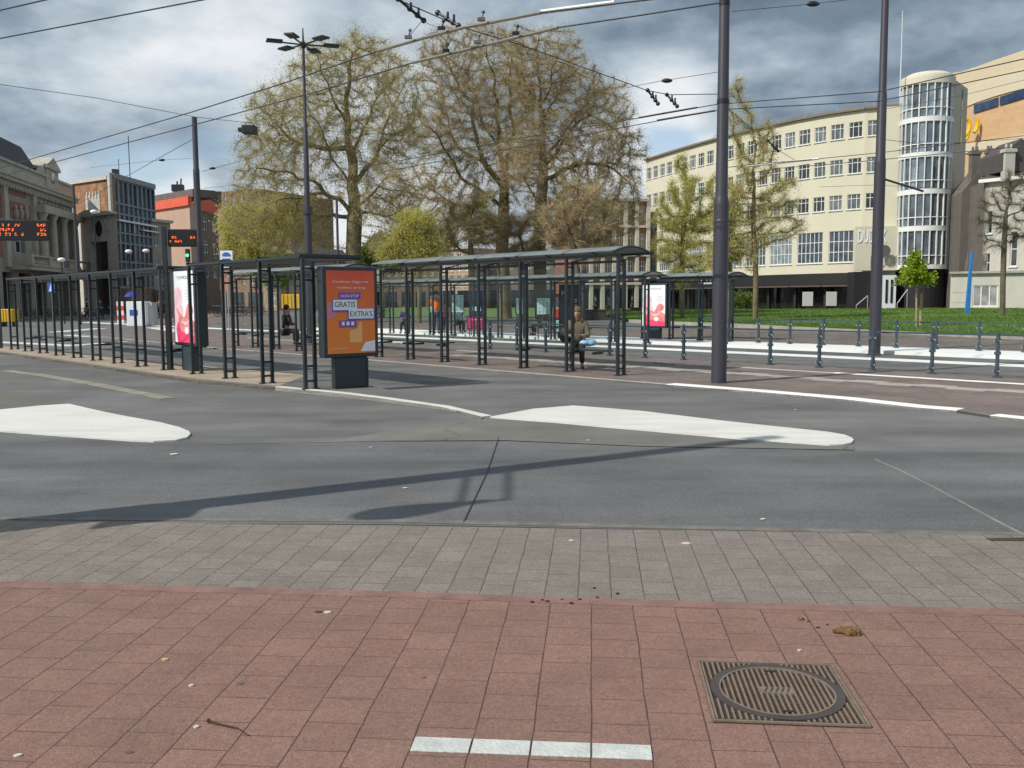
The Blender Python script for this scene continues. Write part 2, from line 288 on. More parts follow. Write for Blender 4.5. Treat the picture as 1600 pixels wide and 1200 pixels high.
def wornpaint():
    m=mat('white_paint',(.66,.65,.60),.7,.05,1.2,.25,70); nt=m.node_tree; n=nt.nodes; L=nt.links; p=n['Principled BSDF']; src=p.inputs['Base Color'].links[0].from_socket
    tc=n.new('ShaderNodeTexCoord'); mp=n.new('ShaderNodeMapping'); mp.inputs['Rotation'].default_value=(0,0,R(25)); mp.inputs['Scale'].default_value=(.35,2.2,1); L.new(tc.outputs['Object'],mp.inputs[0])
    a=n.new('ShaderNodeTexNoise'); a.inputs['Scale'].default_value=1.3; a.inputs['Detail'].default_value=8; a.inputs['Roughness'].default_value=.7; L.new(mp.outputs[0],a.inputs['Vector'])
    b=n.new('ShaderNodeTexNoise'); b.inputs['Scale'].default_value=26; b.inputs['Detail'].default_value=6; b.inputs['Roughness'].default_value=.7; L.new(tc.outputs['Object'],b.inputs['Vector'])
    r=n.new('ShaderNodeMapRange'); r.inputs[1].default_value=.42; r.inputs[2].default_value=.66; r.inputs[3].default_value=1; r.inputs[4].default_value=.84; L.new(a.outputs[0],r.inputs[0])
    r2=n.new('ShaderNodeMapRange'); r2.inputs[1].default_value=.60; r2.inputs[2].default_value=.68; r2.inputs[3].default_value=1; r2.inputs[4].default_value=.55; L.new(b.outputs[0],r2.inputs[0])
    k=n.new('ShaderNodeMath'); k.operation='MULTIPLY'; L.new(r.outputs[0],k.inputs[0]); L.new(r2.outputs[0],k.inputs[1])
    v=n.new('ShaderNodeVectorMath'); v.operation='SCALE'; L.new(src,v.inputs[0]); L.new(k.outputs[0],v.inputs['Scale']); L.new(v.outputs[0],p.inputs['Base Color']); return m
def pavers(name,c1,c2,joint,w,l,stainc,rough=.88,grain=.2):
    """square pavers laid in straight columns: strong long joints, faint cross joints, every stone its own tone"""
    m=bpy.data.materials.new(name); m.use_nodes=True; nt=m.node_tree; n=nt.nodes; L=nt.links; p=n['Principled BSDF']; p.inputs['Roughness'].default_value=rough; p.inputs['Specular IOR Level'].default_value=.3
    def M(op,a,b=None,c=None,clamp=False):
        o=n.new('ShaderNodeMath'); o.operation=op; o.use_clamp=clamp
        for i,v in enumerate((a,b,c)):
            if v is None: continue
            if isinstance(v,(int,float)): o.inputs[i].default_value=v
            else: L.new(v,o.inputs[i])
        return o.outputs[0]
    def NS(vec,s,d,rg=.6):
        t=n.new('ShaderNodeTexNoise'); t.inputs['Scale'].default_value=s; t.inputs['Detail'].default_value=d; t.inputs['Roughness'].default_value=rg; L.new(vec,t.inputs['Vector']); return t
    def MR(v,a,b,c,d,sm=False):
        r=n.new('ShaderNodeMapRange'); r.interpolation_type='SMOOTHSTEP' if sm else 'LINEAR'; L.new(v,r.inputs[0])
        for i,x in enumerate((a,b,c,d)): r.inputs[i+1].default_value=x
        return r.outputs[0]
    tc=n.new('ShaderNodeTexCoord'); O=tc.outputs['Object']; mp=n.new('ShaderNodeMapping'); mp.vector_type='TEXTURE'; mp.inputs['Location'].default_value=(PO.x,PO.y,0); mp.inputs['Rotation'].default_value=(0,0,-PAVE); L.new(O,mp.inputs[0])
    wn=NS(mp.outputs[0],1.7,3); wv=n.new('ShaderNodeVectorMath'); wv.operation='MULTIPLY_ADD'; L.new(wn.outputs['Color'],wv.inputs[0]); wv.inputs[1].default_value=(.022,.022,0); L.new(mp.outputs[0],wv.inputs[2])
    w2=NS(O,14,2); wv2=n.new('ShaderNodeVectorMath'); wv2.operation='MULTIPLY_ADD'; L.new(w2.outputs['Color'],wv2.inputs[0]); wv2.inputs[1].default_value=(.004,.004,0); L.new(wv.outputs[0],wv2.inputs[2])
    s=n.new('ShaderNodeSeparateXYZ'); L.new(wv2.outputs[0],s.inputs[0]); a,c=s.outputs[0],s.outputs[1]
    cx=M('DIVIDE',M('SUBTRACT',a,.013),w); col=M('FLOOR',cx); fx=M('SUBTRACT',cx,col)
    wno=n.new('ShaderNodeTexWhiteNoise'); wno.noise_dimensions='1D'; L.new(col,wno.inputs['W'])
    off=M('ADD',M('MULTIPLY',M('MODULO',M('ABSOLUTE',col),2.0),.5),M('MULTIPLY',wno.outputs['Value'],.22))
    ry=M('ADD',M('DIVIDE',c,l),off); row=M('FLOOR',ry); fy=M('SUBTRACT',ry,row)
    ex=M('MULTIPLY',M('MINIMUM',fx,M('SUBTRACT',1.0,fx)),w); ey=M('MULTIPLY',M('MINIMUM',fy,M('SUBTRACT',1.0,fy)),l)
    cb=n.new('ShaderNodeCombineXYZ'); L.new(col,cb.inputs[0]); L.new(row,cb.inputs[1]); wn3=n.new('ShaderNodeTexWhiteNoise'); wn3.noise_dimensions='3D'; L.new(cb.outputs[0],wn3.inputs['Vector']); rnd=wn3.outputs['Value']
    sc3=n.new('ShaderNodeSeparateColor'); L.new(wn3.outputs['Color'],sc3.inputs[0]); rnd2=sc3.outputs[1]
    jx=M('MULTIPLY',MR(ex,.0010,.0042,1,0,True),MR(NS(O,6,3).outputs[0],.3,.6,.55,1.0)); jy=M('MULTIPLY',MR(ey,.0008,.0038,1,0,True),M('ADD',.32,M('MULTIPLY',rnd2,.6)))
    j=M('MAXIMUM',jx,jy)
    mx=n.new('ShaderNodeMix'); mx.data_type='RGBA'; L.new(rnd,mx.inputs[0]); mx.inputs[6].default_value=(*c1,1); mx.inputs[7].default_value=(*c2,1)
    st=MR(NS(O,.55,8,.68).outputs[0],.46,.74,0,.55); ms=n.new('ShaderNodeMix'); ms.data_type='RGBA'; L.new(st,ms.inputs[0]); L.new(mx.outputs[2],ms.inputs[6]); ms.inputs[7].default_value=(*stainc,1)
    g1=NS(O,210,2); g2=NS(O,60,4,.7); k=M('MULTIPLY',MR(g1.outputs[0],.3,.7,1-grain*1.6,1+grain*1.8),MR(g2.outputs[0],.3,.7,1-grain,1+grain))
    k=M('MULTIPLY',k,MR(NS(O,3.3,7,.7).outputs[0],.3,.7,.86,1.10)); k=M('MULTIPLY',k,M('ADD',.95,M('MULTIPLY',rnd2,.10)))
    v=n.new('ShaderNodeVectorMath'); v.operation='SCALE'; L.new(ms.outputs[2],v.inputs[0]); L.new(k,v.inputs['Scale'])
    sp=MR(NS(O,330,1).outputs[0],.735,.78,0,.8); m3=n.new('ShaderNodeMix'); m3.data_type='RGBA'; L.new(sp,m3.inputs[0]); L.new(v.outputs[0],m3.inputs[6]); m3.inputs[7].default_value=(.50,.46,.41,1)
    mj=n.new('ShaderNodeMix'); mj.data_type='RGBA'; L.new(j,mj.inputs[0]); L.new(m3.outputs[2],mj.inputs[6]); mj.inputs[7].default_value=(*joint,1); L.new(mj.outputs[2],p.inputs['Base Color'])
    h=M('MULTIPLY_ADD',j,-1.3,M('ADD',M('MULTIPLY',g2.outputs[0],.35),M('MULTIPLY',rnd,.35))); bp=n.new('ShaderNodeBump'); bp.inputs['Strength'].default_value=.6; bp.inputs['Distance'].default_value=.006; L.new(h,bp.inputs['Height']); L.new(bp.outputs[0],p.inputs['Normal']); return m
def paint(name,base,wear):
    m=mat(name,base,.6,.06,1.5,.15,60); return m
m_red=pavers('red_pavers',(.228,.132,.106),(.212,.122,.098),(.085,.055,.045),.214,.214,(.165,.118,.098)); m_grey=pavers('grey_pavers',(.212,.184,.160),(.192,.166,.143),(.080,.07,.06),.178,.214,(.172,.150,.128))
m_white=wornpaint(); m_white2=mat('bright_white_paint',(.86,.86,.84),.6,.04,1.5,.1,60); m_kerbl=mat('kerb_stone',(.34,.33,.31),.8,.2,2.5,.2,60); m_kerbd=mat('kerb_dark',(.16,.155,.145),.8,.2,2.5,.2,60)
m_whtile=mat('white_tile',(.50,.52,.49),.7,.16,9,.3,60)
m_steel=mat('dark_teal_steel',(.016,.025,.029),.38,.15,6,0,30,spec=.6); m_black=mat('black_steel',(.012,.014,.018),.45,.1,5)
m_pole=mat('violet_grey_pole',(.043,.039,.053),.42,.12,3,spec=.6,streak=(6,6,.5)); m_alu=mat('aluminium',(.45,.46,.47),.4,.05,5,metal=.6)
m_glass=glassmat('shelter_glass',(.955,.975,.97),.06); m_roofg=mat('roof_glass',(.15,.18,.178),.28,.2,2.5,spec=.7)
m_wood=mat('wood',(.35,.27,.17),.8,.2,8)
m_grass=None
# ---------------- ground ----------------
def sheet(name,pts,m,z,kind='structure'):
    b=MB(); P=[(p[0],p[1]) for p in pts]; 
    a=sum(P[i][0]*P[(i+1)%len(P)][1]-P[(i+1)%len(P)][0]*P[i][1] for i in range(len(P)))
    if a<0: P=P[::-1]
    b.add([(x,y,z) for x,y in P],[tuple(range(len(P)))]); o=b.build(name,m); o['kind']=kind; return o
def slab(name,pts,m,z0,z1,kind='structure'):
    P=[(p[0],p[1]) for p in pts]; a=sum(P[i][0]*P[(i+1)%len(P)][1]-P[(i+1)%len(P)][0]*P[i][1] for i in range(len(P)))
    if a<0: P=P[::-1]
    o=MB().prism(P,z0,z1).build(name,m); o['kind']=kind; return o
def ext(a,b,ta,tb): return a+(b-a)*ta, a+(b-a)*tb
def ribbon(name,pts,w,m,z0,z1,side=1):
    zl=z1 if isinstance(z1,list) else [z1]*len(pts)
    """a strip of width w to one side of the polyline pts"""
    L=[];n=len(pts)
    for i,p in enumerate(pts):
        t=(pts[min(i+1,n-1)]-pts[max(i-1,0)]); t.z=0; t.normalize(); q=Vector((-t.y,t.x,0))*side
        L.append(Vector((p.x,p.y,0))+q*w)
    b=MB()
    for i in range(n-1):
        a,c,d,e=pts[i],pts[i+1],L[i+1],L[i]; vs=[(a.x,a.y,z0),(c.x,c.y,z0),(d.x,d.y,z0),(e.x,e.y,z0),(a.x,a.y,zl[i]),(c.x,c.y,zl[i+1]),(d.x,d.y,zl[i+1]),(e.x,e.y,zl[i])]
        fs=[(4,5,6,7),(0,1,5,4),(2,3,7,6)]
        if i==0: fs.append((3,0,4,7))
        if i==n-2: fs.append((1,2,6,5))
        b.add(vs,fs)
    o=b.build(name,m); o['kind']='structure'; return o
sheet('ground',[(-600,-40),(600,-40),(600,1200),(-600,1200)],asphalt('far_ground',(.13,.12,.11),(.17,.155,.14),0,.1),-.02)
sheet('road',[(-90,-5),(90,-5),(90,120),(-90,120)],m_asph,0.0)
# smoother, bluer asphalt across the near lanes
aA=[G(-500,800),G(0,703),G(300,691),G(560,690),G(790,690),G(1000,699),G(1250,704),G(1600,708),G(2000,712),G(2300,850),G(1600,838),G(1100,829),G(600,820),G(0,818),G(-500,820)]
sheet('road',[G(-600,830),G(-600,640),G(0,636),G(110,650),G(270,690),G(560,690),G(790,691),G(1000,699),G(1250,704),G(1600,708),G(2300,712),G(2600,850),G(1600,840),G(600,820),G(0,818)],m_asph2,.004)
sheet('road',[G(0,700),G(300,700),G(560,700),G(600,690),G(790,689),G(1000,698),G(1334,704),G(1334,697),G(1180,690),G(980,672),G(766,654),G(620,672),G(520,690),G(300,696)][3:],m_asph3,.008)
a0,a1=ext(G(0,815),G(1600,838),-1.5,2.5); b0,b1=ext(G(0,910),G(1600,956),-1.5,2.5)
sheet('pavement',[a0,a1,b1,b0],m_grey,.008)
sheet('pavement',[b0,b1,Vector((20,-4,0)),Vector((-20,-4,0))],m_red,.008)
ribbon('kerb',[b0,G(0,911),G(600,926),G(1000,940),G(1600,955),b1],.10,mat('red_edge',(.22,.125,.105),.85,.25,5,.3,80),.006,.0105,side=-1)
ribbon('gutter',[a0,G(0,813),G(600,817),G(1100,829),G(1600,839),a1],.09,mat('edge_joint',(.150,.138,.122),.95,.35,5),.005,.0088,side=1)
# islands of white paint
isl=[(766,653.5),(832,641),(896,635.7),(1000,644),(1140,661),(1295,677.5),(1320,682),(1331,686.5),(1334,690),(1330,694.5),(1318,697),(1295,697.8),(1240,694),(1179,689),(1080,680),(980,671.5),(870,661)]
slab('painted_island',[G(*p) for p in isl],m_white,.0,.022)
isl2=[(-300,652),(-100,645),(0,642),(60,636),(108,633),(160,645),(200,653),(250,662),(281,670),(295,676),(298,680),(292,686),(275,690),(240,692),(210,691),(100,683),(0,675.5),(-300,660)]
slab('painted_island',[G(*p) for p in isl2],m_white,.0,.022)
sheet('road',[G(-300,612),G(0,611),G(60,617),G(108,632),G(60,635),G(0,641),G(-300,651)],asphalt('asphalt_brown',(.12,.115,.105),(.15,.14,.125),0,.5),.008)
# ruts and worn streak lines
ribbon('road_marking',[G(0,580),G(60,588),G(140,602),G(250,624)],.26,mat('faded_yellow',(.25,.23,.18),.9,.3,2.5),.004,.0085)
ribbon('road_joint',[G(779,684),G(760,740),G(723,818)],.011,m_black,.004,.009)
ribbon('road_joint',[G(1365,718),G(1410,738),G(1455,761),G(1500,785),G(1550,812),G(1600,838)],.014,mat('pale_joint',(.21,.21,.20),.9,.3,2),.004,.0095)
ZA=.06; ZB=.03
# ---- platform A (left) ----
Af=[G(-220,520),G(0,553.4),G(100,568),G(230,587.7),G(300,598),G(430,610),G(530,620),G(600,628.5),G(690,640),G(755,653)]
Ab=[G(-220,512,ZA),G(0,541,ZA),G(100,551,ZA),G(200,561,ZA),G(334,573,ZA),G(480,586,ZA),G(560,598,ZA),G(640,616,ZA),G(700,634,ZA),G(752,650,ZA)]
def strip(name,F_,B_,m,z0,z1):
    b=MB(); zl=z1 if isinstance(z1,list) else [z1]*len(F_)
    for i in range(len(F_)-1):
        a,c,d,e=F_[i],F_[i+1],B_[i+1],B_[i]; vs=[(p.x,p.y,z0) for p in (a,c,d,e)]+[(a.x,a.y,zl[i]),(c.x,c.y,zl[i+1]),(d.x,d.y,zl[i+1]),(e.x,e.y,zl[i])]
        fs=[(4,5,6,7),(0,1,5,4),(2,3,7,6)]
        if i==0: fs.append((3,0,4,7))
        if i==len(F_)-2: fs.append((1,2,6,5))
        b.add(vs,fs)
    o=b.build(name,m); o['kind']='structure'; return o
strip('platform',Af[:6],Ab[:6],m_sand,0,ZA); strip('platform',Af[5:],Ab[5:],m_asph,0,[ZA,ZA,.055,.04,.015])
ribbon('kerb',Af[:6],.14,m_kerbd,.0,ZA+.006); ribbon('kerb',[Af[5]]+Af[6:],.14,m_white,.0,[.068,.068,.062,.046,.022])
# ---- platform B (middle) ----
Bf=[G(120,524),G(332,545),G(490,558),G(568,564),G(780,582),G(1040,603.5),G(1180,614.5),G(1320,627),G(1432,640),G(1495,645),G(1547,653),G(1650,664),G(1800,684)]
U=Vector((0,0,0)); _a=G(18,546,ZA); _b=G(485,608,ZA); _c=G(590,558,ZB); _d=G(965,587,ZB)
U=((_b-_a).normalized()+(_d-_c).normalized()); U.z=0; U.normalize(); V=Vector((-U.y,U.x,0))
if V.y<0: V=-V
print('U',U,'V',V)
f1=G(1203,571,ZB); 
def alongU(p,s,off=0): return p+U*s+V*off
Bb=[]
for p in Bf:
    s=(p-f1).dot(U); q=alongU(f1,s,.45); Bb.append(Vector((q.x,q.y,ZB)))
strip('platform',Bf,Bb,m_brown,0,ZB)
ribbon('kerb',Bf[:6],.16,m_kerbl,0,ZB+.005); ribbon('kerb',Bf[5:10],.30,m_white2,0,ZB+.008); ribbon('kerb',Bf[9:11],.16,m_kerbd,0,ZB+.005); ribbon('kerb',Bf[10:],.22,m_white2,0,ZB+.008)
l3=G(1300,583,ZB)
ribbon('paving_line',[alongU(l3,s) for s in (-26,-12,0)],.12,mat('line3',(.5,.48,.44),.8,.1,3),ZB-.01,ZB+.006); ribbon('paving_line',[alongU(l3,s) for s in (0,6,16)],.20,m_white2,ZB-.01,ZB+.006)
l3b=G(1300,594,ZB)
bt=MB()
for i in range(-18,16):
    q=alongU(l3b,i*.62,.18 if i%2 else 0); bt.box((q.x,q.y,ZB+.001),(.62,.42,.009),(U,V,Vector((0,0,1))))
o=bt.build('tactile_paving',m_tact); o['kind']='structure'
# second line and the broad white kerb of the far platform
l2=G(1300,559.5,0); ribbon('road_marking',[alongU(l2,s) for s in (-60,-20,0,20)],.80,m_white2,0,.006)
k1=G(1300,550,0); 
ribbon('kerb',[alongU(k1,s) for s in (-30,-10,0,25)],2.1,m_white2,0,.10)
pD=alongU(k1,0,2.1)
strip('platform',[alongU(pD,s) for s in (-60,0,30)],[alongU(pD,s,9.0) for s in (-60,0,30)],m_brown,0,.11)
# far left markings
def wline(a,b,w,z=.006): ribbon('road_marking',[G(*a),G(*b)],w,m_white,0,z)
wline((-60,533),(110,541),.6); wline((95,524),(290,536),1.2,.007); wline((228,512),(300,524),1.0,.008); wline((480,528),(640,537),.8,.009); wline((100,519),(170,513),.9,.010); wline((110,541),(205,534),.5,.011)
# red paving in front of the shops, and plaza
sheet('pavement',[G(-200,503),G(330,496),G(520,482),G(520,475),G(-200,478)],mat('shop_pavement',(.22,.15,.13),.9,.15,.6),.012)
sheet('pavement',[G(905,489),G(1010,488),G(1010,474),G(905,474)],mat('plaza_red',(.28,.15,.125),.9,.15,.6),.016)
# ---- lawn ----
m_soil=mat('lawn',(.09,.155,.035),.95,.3,1.2,.4,30,col2=(.13,.21,.05))
LN=[(990,504),(1050,507.5),(1140,511),(1280,519),(1400,525),(1600,535.5),(1760,544),(2000,558)]
near=[G(x,y) for x,y in LN]; b=MB(); rows=14; cols=len(near); grid=[]
far_=[Vector((p.x*1.0+ (i-1)*9+8, 84+ (i%2)*1.5,0)) for i,p in enumerate(near)]
def lawnz(t): return .08+.37*math.sin(min(1,t*1.05)*PI/2)
LG=[]
for r in range(rows+1):
    t=r/rows
    for c in range(cols):
        q=near[c].lerp(far_[c],t); LG.append((q.x,q.y,lawnz(t)+.03*math.sin(q.x*.7+q.y)))
b.add(LG,[(r*cols+c,r*cols+c+1,(r+1)*cols+c+1,(r+1)*cols+c) for r in range(rows) for c in range(cols-1)])
o=b.build('lawn',m_soil,smooth=True); o['kind']='structure'
ribbon('kerb',near,.35,mat('lawn_edge',(.36,.34,.29),.9,.25,1.5,.3,15),0,.2,side=-1)
sheet('grass_verge',[G(560,496),G(905,496),G(1000,504),G(1000,480),G(560,480)],m_soil,.02)
def lawn_h(x,y):
    for c in range(cols-1):
        pass
    return .12
# grass blades (one uncountable mass)
def blades(n):
    vs=[];fs=[]
    for i in range(n):
        t=rng.random()**1.6; s=rng.random()*(cols-1); c=int(s); fr=s-c
        a=near[c].lerp(near[c+1],fr); d=far_[c].lerp(far_[c+1],fr); q=a.lerp(d,t); z=lawnz(t)
        h=.05+.07*rng.random(); w=.03+.05*t; an=rng.random()*PI; dx,dy=math.cos(an)*w,math.sin(an)*w; lx,ly=(rng.random()-.5)*.08,(rng.random()-.5)*.08
        k=len(vs); vs+=[(q.x-dx,q.y-dy,z-.03),(q.x+dx,q.y+dy,z-.03),(q.x+lx,q.y+ly,z+h)]; fs.append((k,k+1,k+2))
    me=bpy.data.meshes.new('grass'); me.from_pydata(vs,[],fs); me.materials.append(leafmat('grass_blade',(.085,.165,.028),(.20,.30,.07),.28,.45)); o=bpy.data.objects.new('grass',me); sc.collection.objects.link(o)
    tag(o,'short mown green grass covering the raised lawn at right','grass',kind='stuff')
blades(60000)
Zv=Vector((0,0,1))
# ---------------- shelters ----------------
def post_frame(H,parent,p):     # ladder-like double post: p on the platform
    b=MB(); w=.055; sep=.19
    q=p+V*sep
    b.box((p.x,p.y,p.z+H/2),(w,w,H),(U,V,Zv)); b.box((q.x,q.y,q.z+H/2-.05),(w,w,H-.1),(U,V,Zv))
    for z in (.14,.40,H-.42,H-.22): b.box(((p.x+q.x)/2,(p.y+q.y)/2,p.z+z),(w*.7,sep-.05,.035),(U,V,Zv))
    b.box((p.x,p.y,p.z+.01),(.11,.11,.02),(U,V,Zv)); b.box((q.x,q.y,q.z+.01),(.11,.11,.02),(U,V,Zv))
    return b.build('post',m_steel,parent)
def shelter(name,base,n,sp,H,label,arched=True,benches=(),group='bus shelters on the platforms',glass=True,reach=1.05,skip=(),s0=0):
    t=empty(name,base,label,'shelter',group)
    P=[base+U*(s0+i*sp) for i in range(n)]
    for i,p in enumerate(P):
        if i in skip: continue
        post_frame(H,t,p)
    z=base.z+H
    def prof(k,K):
        a=k/K; v=-.12+(reach+.12)*a; zz=.03+.14*math.sin(PI*min(1,a*.93+.05)); return v,zz
    if arched:
        K=8
        for i in range(n-1):
            b=MB()
            A,B=P[i]+U*.03,P[i+1]-U*.03
            for k in range(K):
                v0,z0=prof(k,K); v1,z1=prof(k+1,K)
                vs=[]
                for zz in (0,.012):
                    vs+=[A+V*v0+Zv*(H+z0+zz),B+V*v0+Zv*(H+z0+zz),B+V*v1+Zv*(H+z1+zz),A+V*v1+Zv*(H+z1+zz)]
                b.add(vs,[(0,1,2,3),(4,5,6,7),(0,1,5,4),(2,3,7,6)])
            b.build('roof_panel',m_roofg,t)
        b=MB()
        for p in P:
            b.tube([p+V*prof(k,K)[0]+Zv*(H+prof(k,K)[1]-.01) for k in range(K+1)],.024,6)
            v1,z1=prof(K,K); b.bar(p+V*.15+Zv*(H-.12),p+V*(v1*.8)+Zv*(H+.02),.025)
        b.build('roof_rib',m_steel,t)
    else:
        for i in range(n-1):
            b=MB(); c=(P[i]+P[i+1])/2+V*(reach/2-.05)+Zv*(H-.03)
            b.box(c,(sp-.04,reach,.035),(U,V,Zv)); b.build('roof_panel',m_steel,t)
        b=MB()
        for p in P: b.box(p+V*(reach/2)+Zv*(H-.0),(.045,reach+.1,.05),(U,V,Zv))
        b.build('roof_rib',m_steel,t)
    b=MB(); a=P[0]; e=P[-1]
    b.box((a+e)/2+Zv*(H-.03)+V*.0,((e-a).length+.1,.05,.06),(U,V,Zv)); b.box((a+e)/2+Zv*(H-.14)+V*.19,((e-a).length,.04,.05),(U,V,Zv))
    b.box((a+e)/2+Zv*(H+prof(8,8)[1] if arched else H-.03)+V*reach,((e-a).length+.1,.05,.05),(U,V,Zv)) if True else None
    b.build('roof_beam',m_steel,t)
    if glass:
        for i in range(n-1):
            if i in skip: continue
            A,B=P[i]+U*.04,P[i+1]-U*.04; b=MB(); b.box((A+B)/2+V*.19+Zv*((H-.25)/2+.17),((B-A).length,.01,H-.52),(U,V,Zv)); b.build('glass_pane',m_glass,t)
    for (i,j) in benches:
        b=MB(); A,B=(P[0]+U*sp*i)-U*.1+V*.42+Zv*.46,(P[0]+U*sp*j)+U*.1+V*.42+Zv*.46
        b.box((A+B)/2,((B-A).length,.30,.03),(U,V,Zv)); 
        for q in (A+U*.2,B-U*.2): b.box(q-V*.12-Zv*.05,(.04,.32,.05),(U,V,Zv))
        b.build('bench',m_steel,t)
    return t,P
aS=(_b-_a).length; nA=12; spA=aS/nA; Ua=(_b-_a).normalized()
A0=Vector((_a.x,_a.y,ZA))
shelter('bus_shelter',A0,9,spA,2.27,'long dark shelter at far left, ladder posts and flat roof, behind the left kerb',arched=False,benches=((1,3),(5,8)),glass=False,reach=1.0)
A1=A0+U*(spA*9)
shelter('bus_shelter',A1,4,spA,2.29,'short dark flat-roofed shelter between the two big advertising posters, ladder posts',arched=False,benches=(),glass=False,reach=1.15)
# stubs of the tip-up seats
B0=Vector((_d.x,_d.y,ZB)); spB=(_d-_c).length/6
nB=7; tB,PB=shelter('bus_shelter',B0-U*spB*(nB-1),nB,spB,2.44,'glass shelter with arched roof in the centre, woman seated inside',benches=((0,.8),(1,1.8),(3.8,5.5)))
tB.location=tB.location
B2=B0-U*spB*(nB+5)
shelter('bus_shelter',B2,6,spB,2.40,'glass shelter with arched roof further left behind the orange poster',benches=((0,1),(3,4)))
D0=G(1007,537,.12)
nD=12
shelter('bus_shelter',D0-U*1.42*(nD-1),nD,1.42,2.15,'long glass shelter behind the central one with information boards and queue',benches=((7,8),(9,10)))
E0=G(1046,530,.12)
shelter('bus_shelter',E0-U*1.25,4,1.25,2.15,'small far shelter beside the thick pole, cosmetics poster at its end',benches=((1,2),))
# ---------------- advertising posters ----------------
def gradprint():
    m=mat('poster_orange',(.8,.2,.04),.3); nt=m.node_tree; n=nt.nodes; L=nt.links; tc=n.new('ShaderNodeTexCoord'); s=n.new('ShaderNodeSeparateXYZ'); L.new(tc.outputs['Object'],s.inputs[0]); t=n.new('ShaderNodeTexNoise'); t.inputs['Scale'].default_value=1.6; L.new(tc.outputs['Object'],t.inputs['Vector'])
    a=n.new('ShaderNodeMath'); a.operation='MULTIPLY_ADD'; L.new(t.outputs[0],a.inputs[0]); a.inputs[1].default_value=.9; L.new(s.outputs[2],a.inputs[2]); r=n.new('ShaderNodeMapRange'); r.inputs[1].default_value=.95; r.inputs[2].default_value=2.45; L.new(a.outputs[0],r.inputs[0])
    cr=n.new('ShaderNodeValToRGB'); L.new(r.outputs[0],cr.inputs[0]); e=cr.color_ramp.elements; e[0].color=(.85,.24,.03,1); e[1].color=(.70,.09,.04,1); q=e.new(.55); q.color=(.85,.20,.03,1); L.new(cr.outputs[0],m.node_tree.nodes['Principled BSDF'].inputs['Base Color']); return m
m_frame=mat('frame_paint',(.018,.028,.034),.35,.1,5,spec=.6); m_ped=mat('pedestal_paint',(.03,.05,.062),.45,.15,4)
m_orange=gradprint(); m_poswhite=mat('poster_white',(.82,.83,.86),.35,.02,3)
m_purple=mat('poster_purple',(.16,.09,.42),.4); m_ink=mat('poster_ink',(.05,.05,.06),.4); m_magenta=mat('poster_pink',(.82,.06,.16),.4,.2,6); m_coral=mat('poster_coral',(.80,.16,.15),.4,.3,7,col2=(.85,.38,.38)); m_palepink=mat('poster_pale',(.80,.55,.62),.4,.15,5); m_red_=mat('poster_red',(.85,.09,.06),.4,.2,6)
m_peach=mat('poster_peach',(.9,.45,.16),.35,.05,3); m_lilac=mat('poster_lilac',(.62,.22,.30),.35,.1,3); m_txt=mat('poster_greytxt',(.35,.38,.42),.5)
def poster(base,xd,w,h,z0,thick,label,side=1,pedw=.6,pm=m_poswhite):
    """lit two-sided poster on a pedestal; xd runs left to right as read"""
    xd=Vector(xd).normalized(); n=xd.cross(Zv); n.normalize()    # towards the reader
    t=empty('advertising_poster',base,label,'advertising poster','advertising posters on pedestals')
    b=MB(); ax=(xd,-n,Zv); c=base+Zv*(z0+h/2)
    fw=.07; W_,H_=w+2*fw,h+2*fw
    b.box(c,(W_,thick,H_),ax); b.build('frame',m_frame,t,bevel=.02)
    b=MB(); b.box(c+n*(thick/2+.004),(w,.01,h),ax); b.build('poster_sheet',pm,t)
    b=MB(); b.box(base+Zv*(z0-fw)/2,(pedw,thick*.75,z0-fw),ax); b.build('pedestal',m_ped if pedw<.56 else m_frame,t,bevel=.015)
    b=MB(); 
    for s in (-1,1): b.box(base+xd*s*pedw/2*.98+Zv*(z0-fw)/2+n*thick*.38,(.03,.02,z0-fw-.04),ax)
    b.build('pedestal_trim',m_steel,t)
    org=base+Zv*z0-xd*w/2+n*(thick/2+.010)
    def pt(x,y,d=0): return org+xd*(x*w)+Zv*(y*h)+n*d
    return t,pt,xd,n,w,h
def patch(t,pt,n,pts,m,d,name='print_patch'):
    b=MB(); P=[pt(x,y,d) for x,y in pts]; b.extr(P,n*.002); return b.build(name,m,t)
# orange poster
pb=G(543,606,ZA); pb=Vector((pb.x,pb.y,ZA))+V*.05
t,pt,xd,n,w,h=poster(pb,Vector((.81,.59,0)),.90,1.42,.61,.22,'orange advertising poster with white GRATIS EXTRA\'S lettering on dark pedestal',pedw=.62,pm=m_orange)
patch(t,pt,n,[(0,0),(1,0),(1,1),(0,1)],m_poswhite,-.004,'white_border') if False else None
patch(t,pt,n,[(0.0,.62),(.28,.62),(.10,.42),(0,.42)],m_lilac,.001,'colour_patch')
patch(t,pt,n,[(.24,.66),(.70,.66),(.70,.735),(.24,.735)],m_purple,.003)
patch(t,pt,n,[(.10,.50),(.64,.50),(.64,.655),(.10,.655)],m_purple,.002)
patch(t,pt,n,[(.42,.40),(1.0,.40),(1.0,.545),(.42,.545)],m_purple,.004)
patch(t,pt,n,[(.12,.525),(.62,.525),(.62,.65),(.12,.65)],m_poswhite,.006)
patch(t,pt,n,[(.44,.42),(.97,.42),(.97,.54),(.44,.54)],m_poswhite,.008)
patch(t,pt,n,[(.24,.315),(.60,.315),(.60,.40),(.24,.40)],m_purple,.003)
patch(t,pt,n,[(.68,.02),(.99,.02),(.99,.15),(.78,.13)],m_poswhite,.003)
patch(t,pt,n,[(.45,.13),(.72,.13),(.72,.38),(.66,.38),(.62,.30),(.45,.27)],m_peach,.0015,'colour_patch')
def ptext(t,pt,n,xd,s,x,y,wd,ht,m,d): textobj('lettering',s,pt(x,y,d),xd,wd,ht,m,t,.002)
